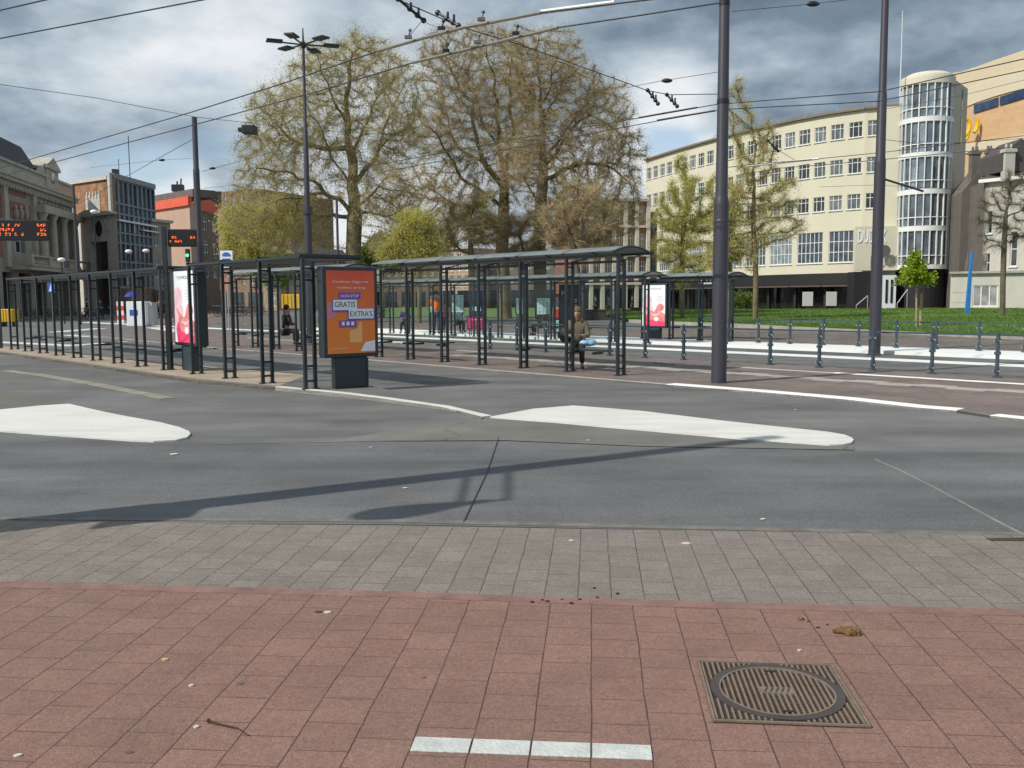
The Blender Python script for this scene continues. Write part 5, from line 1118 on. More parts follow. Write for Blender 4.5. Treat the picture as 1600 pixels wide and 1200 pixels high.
for i in range(NC):
    p=atlen(i*CHD); q=atlen((i+1)*CHD); d=(q-p); L_=d.length; d.normalize(); n=d.cross(Zv)
    if n.y>0: n=-n
    ops=[]
    u=L_/2
    for (za,zb) in zr:
        for k in (0,1):
            if i==NC-1 and k==1: continue
            ops.append((k*u+(u-1.45)/2,k*u+(u-1.45)/2+1.45,za,zb))
    if i<NC-1: ops.append(((L_-3.3)/2,(L_-3.3)/2+3.3,5.3,8.7))
    wall_open(wb,p,d,n,L_,4.15,ROOF,ops,.22)
    for (a,c,e,f) in ops:
        org=p+d*a+n*-.12+Zv*e; me=(bwm,bpm) if c-a>2 else (swm,spm)
        # X along d, Y up, Z out
        mw=Matrix.Translation(org)@Matrix((d,Zv,d.cross(Zv))).transposed().to_4x4()
        w_=inst(None,'window',me[0],cream,mw); pz=bpy.data.objects.new('pane',me[1]); sc.collection.objects.link(pz); pz.parent=w_
        sm_=sillb if c-a>2 else sills; so_=bpy.data.objects.new('sill',sm_); sc.collection.objects.link(so_); so_.parent=w_
    cap.box(p+d*L_/2-n*.1+Zv*(ROOF+.12),(L_+.05,.9,.24),(d,n,Zv)); 

    # ground floor: recessed dark shop front with piers and a canopy edge
    base.add([p-n*1.2+Zv*0,q-n*1.2,q-n*1.2+Zv*4.15,p-n*1.2+Zv*4.15],[(0,1,2,3)],0)
    base.add([p+Zv*4.15,q+Zv*4.15,q-n*1.2+Zv*4.15,p-n*1.2+Zv*4.15],[(0,1,2,3)],1)
    canopy.box(p+d*L_/2+n*.25+Zv*2.75,(L_,1.0,.16),(d,n,Zv)); canopy.box(p+d*L_/2+n*.0+Zv*3.5,(L_,.10,1.25),(d,n,Zv),1)
    base.box(p-n*.4+Zv*1.4,(.35,.35,2.7),(d,n,Zv),1)
wb.build('wall',m_cream,cream); cap.build('parapet',mat('parapet_brown',(.20,.16,.11),.8,.15,2),cream); pass
base.build('shop_front',[m_shop,m_dark],cream); canopy.build('canopy',[mat('canopy_brown',(.10,.075,.07),.7,.2,3),m_dark],cream)
rb=MB(); Pn=[atlen(i*CHD) for i in range(NC+1)]; Bk=[p+Vector((5,7,0)) for p in Pn]
for i in range(NC): rb.add([Pn[i]+Zv*(ROOF-.05),Pn[i+1]+Zv*(ROOF-.05),Bk[i+1]+Zv*(ROOF-.05),Bk[i]+Zv*(ROOF-.05)],[(0,1,2,3)])
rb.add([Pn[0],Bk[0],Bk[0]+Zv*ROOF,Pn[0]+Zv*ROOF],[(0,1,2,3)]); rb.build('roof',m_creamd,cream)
q=PY(1222,190,112); b=MB(); b.box((q.x+2,q.y+6,ROOF+.9),(3.0,1.6,1.8)); b.box((q.x-1,q.y+8,ROOF+.7),(2.4,1.6,1.4)); b.build('roof_units',mat('plant_grey',(.45,.46,.47),.6,.15,3),cream)
b=MB()
for i in range(4,NC): 
    p,q=Pn[i]+Vector((1.2,.8,0)),Pn[i+1]+Vector((1.2,.8,0)); b.tube([p+Zv*(ROOF+1.0),q+Zv*(ROOF+1.0)],.03,4); b.tube([p+Zv*(ROOF+.6),q+Zv*(ROOF+.6)],.02,4); b.tube([p+Zv*ROOF,p+Zv*(ROOF+1.0)],.03,4)
b.build('roof_railing',m_alu,cream)
# people of light: sun awnings / white entrance block at right end
E1=C[3]; dE=Vector((.93,-.36,0)).normalized()
# side wing between front and tower, facing the camera, slightly lower and recessed
wing=MB(); A=PY(1367,300,98.4); A.z=0; Bq=PY(1403,300,97.5); Bq.z=0; d=(Bq-A).normalized(); n=Vector((d.y,-d.x,0))
wing.box((A+Bq)/2-n*3+Zv*(3.5+ROOF)/2,((Bq-A).length,6,ROOF-3.5),(d,n,Zv)); wing.build('wing_wall',m_cream,cream)
b=MB(); A2=PY(1338,380,97.2); A2.z=0; q2=PY(1404,380,96.6); q2.z=0; d2=(q2-A2).normalized(); n2=Vector((d2.y,-d2.x,0)); b.box((A2+q2)/2-n2*.8+Zv*6.6,((q2-A2).length,1.0,4.6),(d2,n2,Zv)); b.build('sign_panel',m_cream,cream)
zL=PY(1345,379,97).z; textobj('lettering','DUDOK',A2+d2*.2-n2*.29+Zv*zL,d2,2.9,1.35,m_poswhite,cream,.06)
zM=PY(1345,417,97).z; textobj('lettering','DUDOK',A2+d2*1.5-n2*.29+Zv*zM,d2,2.75,1.2,mat('sign_cream_dark',(.45,.42,.33),.6),cream,.06)
cq=PY(1382,392,96.4); MB().extr([cq+d2*(.62*math.cos(a*PI/10))+Zv*(.62*math.sin(a*PI/10)) for a in range(20)],-n2*.06).build('round_emblem',mat('emblem',(.10,.10,.09),.6),cream)
b=MB(); a=PY(1376,452,95.5); c=PY(1400,452,95.3); b.box(Vector(((a.x+c.x)/2,95.9,1.9)),(c.x-a.x,1.2,3.7)); b.build('entrance_block',m_poswhite,cream)
b=MB()
for k in (.35,.7): b.box(Vector((a.x+(c.x-a.x)*k,95.27,2.1)),(.22,.06,2.4))
b.build('entrance_slits',m_dark,cream)
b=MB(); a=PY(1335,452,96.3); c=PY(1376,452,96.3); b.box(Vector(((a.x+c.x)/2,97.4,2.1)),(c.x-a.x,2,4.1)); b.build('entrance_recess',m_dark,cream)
# outdoor pieces under the canopy
for (px,lb_) in ((1262,'left white menu board under the cream building canopy'),(1299,'right white menu board under the cream building canopy')):
    q=PY(px,468,98); t=empty('menu_board',(q.x,q.y,0),lb_,'sign'); MB().box((q.x,q.y,1.35),(1.1,.1,1.5)).build('panel',m_litter,t); MB().box((q.x,q.y,.3),(.1,.08,.7)).build('leg',m_black,t)
textb=PY(1148,441,110); n_=atlen(5*CHD); 
i=5; p=atlen(5.25*CHD); q=atlen(6.1*CHD); d=(q-p).normalized(); n=d.cross(Zv); n=-n if n.y>0 else n
textobj('lettering','Rabobank',atlen(3.9*CHD)+n*.12+Zv*3.25,(atlen(4.6*CHD)-atlen(3.9*CHD)),2.4,.55,m_poswhite,cream,.05)
# --- glazed round tower ---
tw=empty('glazed_tower',(42.5,95.5,0),'round glazed stair tower with white floor bands at the right end of the cream building','tower')
tl=PY(1406,300,95); tr_=PY(1485,300,95); TC=Vector(((tl.x+tr_.x)/2+.75,97.0,0)); TR=(tr_.x-tl.x)/2*.985
def tz(y): return PY(1445,y,94.3).z
TOP=tz(113); 
view=Vector((TC.x,TC.y,0)).normalized(); fa=math.atan2(-view.y,-view.x)
def arc(r,k,K,span=R(190)): a=fa-span/2+span*k/K; return TC+Vector((math.cos(a)*r,math.sin(a)*r,0))
K=12
b=MB(); bands=[(tz(420),tz(413)),(tz(360),tz(352)),(tz(302),tz(294)),(tz(244),tz(236)),(tz(188),tz(180))]
def ringbox(b,r0,r1,z0,z1,K=28):
    for k in range(K):
        a,c=arc(r1,k,K),arc(r1,k+1,K); e,f=arc(r0,k,K),arc(r0,k+1,K); vs=[v+Zv*z for z in (z0,z1) for v in (a,c,f,e)]; b.add(vs,[(0,1,2,3),(4,5,6,7),(0,1,5,4),(2,3,7,6)])
for (z0,z1) in bands:
    b=MB(); ringbox(b,TR-.4,TR+.05,z0,z1); b.build('floor_band',m_frame_w,tw)
b=MB(); ringbox(b,TR-.3,TR+.10,tz(128),TOP-.25); b.lathe(TC+Zv*(TOP-.25),[(TR+.1,0),(TR+.05,.25),(TR*.75,.62),(TR*.3,.85),(.01,.9)],32); b.build('tower_cap',m_cream,tw)
b=MB(); gaps=[(tz(413),tz(360)),(tz(352),tz(302)),(tz(294),tz(244)),(tz(236),tz(188)),(tz(180),tz(128))]
for (z0,z1) in gaps:
    for k in range(K+1):
        p=arc(TR,k,K); rr=(p-TC).normalized(); tt=Vector((-rr.y,rr.x,0)); b.box(p+Zv*(z0+z1)/2,(.10,.16,z1-z0),(tt,rr,Zv))
    zz=z0+(z1-z0)*.27
    for k in range(K): p,q=arc(TR-.02,k,K),arc(TR-.02,k+1,K); b.bar(p+Zv*zz,q+Zv*zz,.10)
b.build('mullion',m_frame_w,tw)
for (z0,z1) in gaps:
    for k in range(K):
        p,q=arc(TR-.12,k,K),arc(TR-.12,k+1,K); rr=((p+q)/2-TC).normalized(); g=MB(); g.add([p+Zv*z0,q+Zv*z0,q+Zv*z1,p+Zv*z1],[(0,1,2,3)]); g.build('pane',m_paneb,tw)
b=MB(); sideA=arc(TR*.98,K,K); 
sa=PY(1487,300,96); sb=PY(1506,300,101); sa.z=sb.z=0
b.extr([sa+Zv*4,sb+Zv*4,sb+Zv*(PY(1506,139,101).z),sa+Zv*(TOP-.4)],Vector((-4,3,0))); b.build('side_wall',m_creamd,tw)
d=(sb-sa).normalized(); n=Vector((d.y,-d.x,0)); b=MB()
for (y0,y1) in ((137,170),(185,225),(295,320)): 
    b.box(sa.lerp(sb,.55)+n*.02+Zv*(PY(1497,(y0+y1)/2,98.5).z),(.6,.05,(y1-y0)*98/F),(d,n,Zv))
b.build('side_window',m_creamd if False else m_paneb,tw)
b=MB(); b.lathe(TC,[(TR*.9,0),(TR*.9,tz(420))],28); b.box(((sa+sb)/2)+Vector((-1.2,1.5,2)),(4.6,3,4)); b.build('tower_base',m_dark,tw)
b=MB(); ft=PY(1406,17,96).z; fp=PY(1404.5,200,96); b.tube([(fp.x,fp.y,TOP-2),(fp.x,fp.y,ft)],[.07,.03],8); b.build('flagpole',m_frame_w,tw)
m_ribbon=panemat('ribbon_glass',(.02,.045,.11),(.03,.06,.14))
# --- big tan building behind ---
tan=empty('theatre_hall',(62,140,0),'large tan building with dark ribbon window and sloping pale siding behind the glazed tower','building')
m_tan=brickmat('tan_brick',(.62,.41,.225),(.57,.375,.205),(.5,.36,.22),.9,.45,.01,rot=R(-20),plane='xz',bump=0,grain=.03,stain=.06,fine=6); m_sid=mat('pale_siding',(.60,.51,.35),.8,.05,1.5,streak=(6,6,.2)); m_sid2=mat('pale_siding_light',(.62,.55,.40),.8,.05,1.5,streak=(6,6,.2))
NT=10; PT=[]
for i in range(NT+1):
    f=i/NT; a=PY(1470+f*260,300,146-f*30-4*math.sin(f*PI)); PT.append(Vector((a.x,a.y,0)))
def ht(px_y_pairs,i):
    x=1470+260*i/NT; pr=px_y_pairs
    for (x0,y0),(x1,y1) in zip(pr[:-1],pr[1:]):
        if x0<=x<=x1 or (x1,y1)==pr[-1]: y=y0+(y1-y0)*(x-x0)/(x1-x0); break
    return PY(x,y,PT[i].y).z
def layer(name,lo,hi,m,o,th=.5):
    b=MB()
    for i in range(NT):
        a,c=PT[i],PT[i+1]; d=(c-a).normalized(); n=Vector((d.y,-d.x,0)); n=-n if n.y>0 else n
        b.extr([a+n*o+Zv*ht(lo,i),c+n*o+Zv*ht(lo,i+1),c+n*o+Zv*ht(hi,i+1),a+n*o+Zv*ht(hi,i)],-n*th)
    b.build(name,m,tan)
Ltop=[(1470,116),(1500,111),(1550,92),(1600,75),(1730,40)]; L1=[(1470,160),(1506,140),(1555,120),(1600,108),(1730,80)]; L2=[(1470,185),(1506,166),(1560,147),(1600,137),(1730,105)]; L3=[(1470,190),(1518,177),(1560,162),(1600,152),(1730,122)]
L4=[(1470,232),(1506,226),(1560,218),(1600,210),(1730,190)]; L5=[(1470,246),(1506,240),(1560,232),(1600,222),(1730,200)]; L6=[(1470,500),(1730,500)]
layer('upper_siding',L1,Ltop,m_sid,.0); layer('middle_siding',L2,L1,m_sid2,.25); layer('brick_wall',L4,L2,m_tan,.10); layer('pale_band',L5,L4,m_sid2,.3); layer('lower_wall',L6,L5,m_tan,.12)
for (xa,xb) in ((1519,1556),(1559,1690)):
    b=MB(); xs=[xa]+[1470+26*k for k in range(1,NT) if xa<1470+26*k<xb]+[xb]
    for x0,x1 in zip(xs[:-1],xs[1:]):
        P_=[]
        i=int(((x0+x1)/2-1470)/26); dd=(PT[i+1]-PT[i]).normalized(); nn=Vector((dd.y,-dd.x,0)); nn=-nn if nn.y>0 else nn
        for x,tb in ((x0,1),(x1,1),(x1,0),(x0,0)):
            yt=164+(x-1519)*(138-164)/81; yb=177+(x-1519)*(152-177)/81; q=PT[i].lerp(PT[i+1],(x-1470)/26-i); P_.append(q+nn*.29+Zv*PY(x,yb if tb else yt,q.y).z)
        b.extr(P_,nn*-.1)
    b.build('ribbon_window',m_ribbon,tan)
b=MB(); q=PY(1518,204,136.0)
def stroke(pts,r): b.tube([PY(x,y,136.0) for x,y in pts],r,8)
stroke([(1507,186),(1513,187),(1516,194),(1514,204),(1508,212)],.28); stroke([(1515,202),(1511,216),(1505,223)],.24); stroke([(1526,186),(1528,192),(1526,202),(1522,207)],.28)
b.build('yellow_emblem',mat('emblem_yellow',(.80,.50,.01),.4,.1,2),tan,smooth=True)
# --- grey town house at right edge ---
th=empty('town_house',(52,88,0),'pale grey town house with slate roof and chimneys at the right edge','building')
m_hw=mat('house_render',(.46,.44,.39),.85,.08,.8,.2,12); m_slate=mat('slate',(.075,.065,.062),.75,.25,1.2,.3,12,streak=(1,1,5)); m_hs=mat('house_side_shade',(.14,.125,.11),.85,.15,1)  # side tone is the render darkened, with the side's shade put into the colour
A=PY(1535,400,86); A.z=0; Bq=PY(1720,400,78); Bq.z=0; d=(Bq-A).normalized(); n=Vector((d.y,-d.x,0)); Lh=(Bq-A).length
def zz(x,y): 
    # height of photo point on the house front plane
    r_=ray(x,y); den=r_.dot(n); t=(A-Vector((0,0,CH))).dot(n)/den; return CH+r_.z*t
def ss(x,y=400):
    r_=ray(x,y); den=r_.dot(n); t=(A-Vector((0,0,CH))).dot(n)/den; P_=Vector((0,0,CH))+r_*t; return (P_-A).dot(d)
ze=zz(1536,282); b=MB(); ops=[(ss(1541),ss(1548),zz(1541,365),zz(1541,330)),(ss(1578),ss(1589),zz(1583,416),zz(1583,362)),(ss(1541),ss(1547),zz(1541,425),zz(1541,396)),(ss(1577),ss(1588),zz(1583,478),zz(1583,444)),(ss(1604),ss(1612),zz(1608,416),zz(1608,362)),(ss(1604),ss(1612),zz(1608,480),zz(1608,440))]
wall_open(b,A,d,n,Lh,0,ze,ops,.25); b.build('wall',m_hw,th)
for (a,c,e,f) in ops:
    w_,p_=window_mesh(c-a,f-e,1,2,.07); mw=Matrix.Translation(A+d*a-n*.15+Zv*e)@Matrix((d,Zv,n)).transposed().to_4x4(); o=inst(None,'window',w_.mesh('window',m_frame_w),th,mw); pz=bpy.data.objects.new('pane',p_.mesh('pane',m_pane)); sc.collection.objects.link(pz); pz.parent=o
    MB().box(A+d*((a+c)/2)+n*.06+Zv*(e-.06),(c-a+.25,.2,.1),(d,n,Zv)).build('sill',m_frame_w,th)
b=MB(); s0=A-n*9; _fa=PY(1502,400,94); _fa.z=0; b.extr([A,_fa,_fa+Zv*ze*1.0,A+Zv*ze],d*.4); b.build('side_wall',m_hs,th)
b=MB(); b.extr([A-d*.3+n*.35+Zv*ze,A-d*.3-n*5+Zv*(zz(1545,236)),A-d*.3-n*10+Zv*ze],d*(Lh+.6)); b.build('roof',m_slate,th)
b=MB(); b.box(A+d*Lh/2+n*.3+Zv*(ze-.1),(Lh+.8,.4,.3),(d,n,Zv)); b.build('cornice',m_frame_w,th)
def chim(px,y0,y1,wpx,Y,m,cap_=True):
    c=PY(px,(y0+y1)/2,Y); h=(y1-y0)*Y/F; w=wpx*Y/F; b=MB(); b.box(c,(w,w*.8,h)); b.box(c+Zv*(h/2-.15),(w*1.25,w,.3)); 
    for s in (-.25,.25): b.lathe(c+Vector((s*w,0,h/2)),[(.14,0),(.11,.45)],8)
    b.build('chimney',m,th)
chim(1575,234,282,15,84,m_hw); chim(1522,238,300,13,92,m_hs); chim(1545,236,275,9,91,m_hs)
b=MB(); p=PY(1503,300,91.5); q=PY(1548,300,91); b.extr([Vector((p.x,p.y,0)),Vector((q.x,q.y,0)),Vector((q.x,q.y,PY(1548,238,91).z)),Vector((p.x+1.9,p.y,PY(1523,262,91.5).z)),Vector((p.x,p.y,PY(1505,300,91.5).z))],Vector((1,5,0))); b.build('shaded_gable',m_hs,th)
# dormer
b=MB(); c=PY(1596,232,84); b.extr([Vector((c.x-1.6,c.y,c.z-2)),Vector((c.x+1.6,c.y,c.z-2)),Vector((c.x+1.6,c.y,c.z-.4)),Vector((c.x,c.y,c.z+.9)),Vector((c.x-1.6,c.y,c.z-.4))],Vector((0,4,0))); b.build('dormer',m_slate,th)
# low annex wall
an=empty('low_annex',(49,84,0),'low pale annex with three white framed windows between tower and town house','building')
A3=PY(1485,450,84); B3=PY(1640,450,80); A3.z=B3.z=0; d=(B3-A3).normalized(); n=Vector((d.y,-d.x,0)); L3_=(B3-A3).length; zt=PY(1490,428,84).z
b=MB(); w0_,w1_=(PY(1520,450,83)-A3).dot(d),(PY(1561,450,83)-A3).dot(d); zb_=PY(1540,479,83).z; zt2=PY(1540,446,83).z
wall_open(b,A3,d,n,L3_,0,zt,[(w0_,w1_,zb_,zt2)],.25); b.add([A3+Zv*zt,B3+Zv*zt,B3-n*3+Zv*zt,A3-n*3+Zv*zt],[(0,1,2,3)]); b.add([A3,A3-n*3,A3-n*3+Zv*zt,A3+Zv*zt],[(0,1,2,3)]); b.build('wall',mat('annex_stone',(.50,.48,.43),.85,.07,.8,.2,15),an)
b=MB(); b.box(A3+d*L3_/2+n*.05+Zv*(zt+.1),(L3_+.2,.5,.2),(d,n,Zv)); 
for z in (1.0,1.9): b.box(A3+d*w0_/2+n*.005+Zv*z,(w0_-.3,.02,.03),(d,n,Zv))
b.build('coping',m_kerbl,an)
w_,p_=window_mesh(w1_-w0_,zt2-zb_,3,1,.1); mw=Matrix.Translation(A3+d*w0_-n*.12+Zv*zb_)@Matrix((d,Zv,n)).transposed().to_4x4(); o=inst(None,'window',w_.mesh('window',m_frame_w),an,mw); pz=bpy.data.objects.new('pane',p_.mesh('pane',panemat('blind_pane',(.38,.37,.38),(.45,.44,.44)))); sc.collection.objects.link(pz); pz.parent=o
# handrails at the tower foot
for (x0,y0,x1,y1,lb_) in ((1402,474,1418,452,'sloping handrail at the foot of the glazed tower'),(1338,477,1356,462,'sloping handrail left of the white entrance block')):
    p,q=PY(x0,y0,92),PY(x1,y1,92); b=MB(); b.tube([p,q],.05,6); b.tube([p,(p.x,p.y,0)],.05,6); b.tube([q,(q.x,q.y,0)],.05,6); tag(b.build('handrail',m_alu),lb_,'handrail')
# ---------------- left side buildings ----------------
m_stone=mat('theatre_stone',(.31,.285,.235),.85,.16,.7,.35,8); m_stonel=mat('theatre_stone_pale',(.42,.39,.33),.85,.12,.9,.3,8); m_bricks=mat('theatre_brick',(.27,.12,.075),.85,.2,2.5,.3,12); m_roofd=mat('mansard_dark',(.035,.035,.038),.7,.3,.8,.2,6)
class Plane:
    def __init__(s,A,B): s.A=Vector(A); s.B=Vector(B); s.d=(s.B-s.A).normalized(); s.n=Vector((s.d.y,-s.d.x,0)); s.n=-s.n if s.n.dot(Vector((0,0,0))-s.A)<0 else s.n; s.L=(s.B-s.A).length
    def hit(s,x,y):
        r=ray(x,y); t=(s.A-Vector((0,0,CH))).dot(s.n)/r.dot(s.n); P=Vector((0,0,CH))+r*t; return (P-s.A).dot(s.d),P.z
    def P(s,a,z,o=0): return s.A+s.d*a+s.n*o+Zv*z
    def box(s,b,a0,a1,z0,z1,o0,o1,mi=0): b.box(s.P((a0+a1)/2,(z0+z1)/2,(o0+o1)/2),(a1-a0,z1-z0,o1-o0),(s.d,Zv,s.n),mi); return b
T=Plane((-44.5,66,0),(-52,110,0)); LT_=T.L
tt=empty('theatre',(-50,90,0),'ornate stone theatre with dark mansard roof, columns and balcony at the left edge','building')
HC=13.3; PD=-1.5
def s_(x,y=400): return T.hit(x,y)[0]
sA=s_(0); 
cols_=[s_(58),s_(74),s_(91),s_(108)]
b=MB(); ops=[]
for x0,x1 in ((62,70),(79,87),(96,104)): ops.append((s_(x0),s_(x1),6.9,9.9))
ops.append((s_(24),s_(40),6.4,8.3)); 
for k in range(5): ops.append((s_(-38+k*0)+k*0.01,s_(-38)+.02,1,1.01)) if False else None
gx=[(-30,-14),(2,18),(28,46),(56,70),(78,88),(96,105),(112,120)]
for x0,x1 in gx: ops.append((s_(x0),s_(x1),0.05,4.4))
ops=[o for o in ops if o[0]>0 and o[1]<LT_]
wall_open(b,T.A,T.d,T.n,LT_,0,HC,ops,.6); b.build('wall',m_stone,tt)
for (a,c,e,f) in ops:
    b=MB(); T.box(b,a,c,e,f,-.62,-.58); b.build('pane' if e>1 else 'shop_front',m_shop,tt)
for (a,c,e,f) in ops[:4]:
    w_,p_=window_mesh(c-a,f-e,2,[.65],.09); mw=Matrix.Translation(T.P(a if True else c,e,-.45))@Matrix((T.d,Zv,T.d.cross(Zv))).transposed().to_4x4(); inst(None,'window',w_.mesh('window',m_frame_w),tt,mw)
b=MB(); T.box(b,0,LT_,HC-.6,HC-.2,0,.35); T.box(b,0,LT_,HC-.2,HC+.15,0,.75); T.box(b,0,LT_,HC+.15,HC+.35,0,.9); T.box(b,0,LT_,HC+.35,HC+1.6,-.3,.15); T.box(b,0,LT_,HC+1.6,HC+1.85,-.4,.35)
for k in range(int(LT_/.8)): T.box(b,k*.8,k*.8+.35,HC-.85,HC-.6,0,.55)
b.build('cornice',m_stonel,tt)
b=MB(); 
for x0,x1,y0,y1 in ((20,50,314,340),(-14,6,300,335),(-10,4,342,400),(17,44,290,303)):
    T.box(b,max(.1,s_(x0)),s_(x1),T.hit(x0,y1)[1],T.hit(x0,y0)[1],0,.06)
b.build('brick_panel',m_bricks,tt)
b=MB(); 
for sx in (s_(6),s_(52)):
    b=MB(); T.box(b,sx,sx+1.0,4.9,HC-.6,0,.35); b.build('pilaster',m_stonel,tt)
for c in cols_:
    b=MB(); b.lathe(T.P(c,5.2,.75),[(.5,0),(.5,.3),(.40,.4),(.40,3),(.34,5.0),(.36,5.05),(.5,5.35),(.55,5.6)],14); b.build('column',m_stonel,tt,smooth=True)
b=MB(); T.box(b,cols_[0]-.8,LT_,10.8,11.6,0,1.3); b.build('entablature',m_stonel,tt)
b=MB()
for x in (25,33,41): # carved figures in the brick arch
    b=MB(); q=T.P(s_(x),T.hit(x,335)[1],.2); b.sphere(q,.45,8,0,(.7,.5,1.3)); b.sphere(q+Zv*.65,.22,8); b.build('carving',m_stonel,tt,smooth=True)
for k in range(9):
    x=s_(56)+k*1.3; q=T.P(x,12.0,.3); b=MB(); b.sphere(q,.28,8,0,(1,.5,1)); b.build('carving',m_stonel,tt,smooth=True)
b=MB(); s0,s1=s_(14),s_(124); T.box(b,s0,s1,4.65,5.05,0,1.9); T.box(b,s0,s1,5.05,5.2,1.6,2.0); T.box(b,s0,s1,5.95,6.12,1.55,2.05)
T.box(b,s_(45),s_(70),5.2,5.95,1.65,1.9); T.box(b,s_(80),s_(95),5.2,5.95,1.65,1.9)
b.build('balcony',m_stonel,tt)
b=MB(); k=s0+.2
while k<s_(45):
    b.lathe(T.P(k,5.2,1.8),[(.06,0),(.12,.2),(.06,.45),(.08,.75)],8); k+=.38
T.box(b,s0-.1,s0+.5,5.05,6.2,1.5,2.1); T.box(b,s_(44),s_(46),5.05,6.2,1.5,2.1)
b.build('balustrade',m_poswhite if False else m_stonel,tt,smooth=False)
b=MB(); 
zr_=HC+5.2; P0=[T.P(-.1,HC+1.5,-.4),T.P(LT_*.80,HC+1.5,-.4),T.P(LT_*.80,HC+1.5,-9),T.P(-.1,HC+1.5,-9)]; P1=[T.P(0,HC+4.9,-1.6),T.P(LT_*.745,HC+4.5,-1.6),T.P(LT_*.745,HC+4.5,-8),T.P(0,HC+4.9,-8)]
b.add(P0+P1,[(0,1,5,4),(1,2,6,5),(2,3,7,6),(3,0,4,7),(4,5,6,7)]); b.build('mansard_roof',m_roofd,tt)
b=MB(); s=s_(84); w=2.1; T.box(b,s-w,s+w,HC+.6,HC+4.1+PD,-1.2,.3); T.box(b,s-w-.3,s+w+.3,HC+4.1+PD,HC+4.35+PD,-1.4,.5)
b.extr([T.P(s-w-.3,HC+4.35+PD,.5),T.P(s+w+.3,HC+4.35+PD,.5),T.P(s,HC+5.5+PD,.5)],-T.n*2); b.extr([T.P(s-w-1.6,HC+1.85,.2),T.P(s-w,HC+1.85,.2),T.P(s-w,HC+3.2,.2)],-T.n*.5); b.build('pediment',m_stonel,tt)
b=MB(); T.box(b,s-.5,s+.5,HC+1.2,HC+2.3,.3,.36); b.build('pediment_window',m_pane,tt)
# --- arched gable next door ---
Gp=Plane((-52,110,0),(-50.6,118,0)); Gp=Plane(PY(120,400,111.2).xy.to_3d(),PY(185,400,105).xy.to_3d())
gb=empty('gable_house',(-50,112,0),'narrow pale stone house with round arched gable between theatre and glass block','building')
def g_(x,y): return Gp.hit(x,y)
b=MB(); zt=g_(128,322)[1]; zt2=g_(176,331)[1]; o1=(g_(143,430)[0],g_(170,430)[0],.05,g_(150,378)[1]); wall_open(b,Gp.A,Gp.d,Gp.n,Gp.L,0,zt2,[o1],.6); b.build('wall',mat('gable_stone',(.52,.49,.42),.85,.1,.9,.3,8),gb)
b=MB(); Gp.box(b,o1[0],o1[1],0,o1[3],-.7,-.6); b.build('doorway',m_shop,gb)
b=MB(); cx,cz=g_(155,362); 
for rr,th_ in ((2.1,.25),(1.6,.2)):
    pts=[Gp.P(cx+rr*math.cos(a*PI/14),cz+rr*math.sin(a*PI/14),.12) for a in range(15)]; b.tube(pts,th_*.5,6)
b.build('arch_moulding',m_stonel,gb); b=MB(); b.extr([Gp.P(cx+.7*math.cos(a*PI/8),cz+.35+.9*math.sin(a*PI/8),.02) for a in range(16)],Gp.n*.08); b.build('arch_window',m_dark,gb)
b=MB(); Gp.box(b,0,Gp.L,zt2-.3,zt2,0,.5); b.extr([Gp.P(0,zt2,.2),Gp.P(Gp.L,zt2,.2),Gp.P(Gp.L*.3,zt2+.6,.2)],-Gp.n*.6); b.build('gable',m_stonel,gb)
# --- glass block with brick end wall ---
E1_=PY(113,300,113); E2_=PY(175,300,108); E1_.z=E2_.z=0; EW=Plane(E1_,E2_); gl=empty('glass_office',(-47,112,0),'dark glass curtain walled office block with a brick end wall at left','building')
zt=EW.hit(175,274)[1]
b=MB(); b.extr([EW.P(0,0),EW.P(EW.L,0),EW.P(EW.L,zt),EW.P(0,zt)],-EW.n*.5); b.build('brick_end_wall',brickmat('end_brick',(.36,.20,.11),(.29,.15,.085),(.3,.2,.13),.6,.2,.01,plane='xz',bump=0,grain=.1,stain=.35,fine=5),gl)
b=MB(); EW.box(b,0,EW.L,zt-.4,zt,0,.25); EW.box(b,EW.L-.4,EW.L+.1,0,zt+.3,0,.3); b.build('roof_edge',mat('roof_edge_pale',(.5,.48,.42),.7,.1,2),gl)
b=MB(); z0=EW.hit(140,326)[1]; z1=EW.hit(140,298)[1]
for k in range(14): EW.box(b,EW.L*.35+k*.22,EW.L*.35+k*.22+.12,z0-1.5+.3*math.sin(k),z1-.6+.5*math.sin(k*2.1),.0,.08)
b.build('pale_plaster_patch',m_frame_w,gl)
Q=Plane(E2_,PY(240,300,119).xy.to_3d()); zl=Q.hit(240,297)[1]; zt=max(zt,zl)
b=MB(); Q.box(b,0,Q.L,.1,zt,-.6,-.1); b.build('glass_front',panemat('curtain_glass',(.10,.15,.18),(.10,.15,.18)),gl)
b=MB(); kk=0
for k in range(10): Q.box(b,Q.L*k/9-.06,Q.L*k/9+.06,3.2,zt,-.1,.12)
for z in (3.2,5.0,6.2,8.4,9.6,11.8,13.0,zt-.35): Q.box(b,0,Q.L,z-.1,z+.1,-.1,.08)
Q.box(b,0,Q.L,zt-.3,zt+.3,-.4,.3); b.build('mullion',mat('mullion_grey',(.21,.24,.27),.5,.1,3,metal=.3),gl)
b=MB(); Q.box(b,.5,Q.L-.2,10.9,11.1,.1,.5); Q.box(b,Q.L*.6,Q.L,10.2,10.35,.1,.5); b.build('light_strip',m_frame_w,gl)
rr_=random.Random(4)
for k in range(9):
    for z,h in ((3.4,1.5),(6.4,1.9),(9.8,1.9),(13.2,zt-13.6)):
        b=MB(); Q.box(b,Q.L*k/9+.1,Q.L*(k+1)/9-.1,z,z+h,-.098,-.07); b.build('pane',panes_[rr_.randrange(3)] if False else m_shop if rr_.random()<.5 else m_paneb,gl)
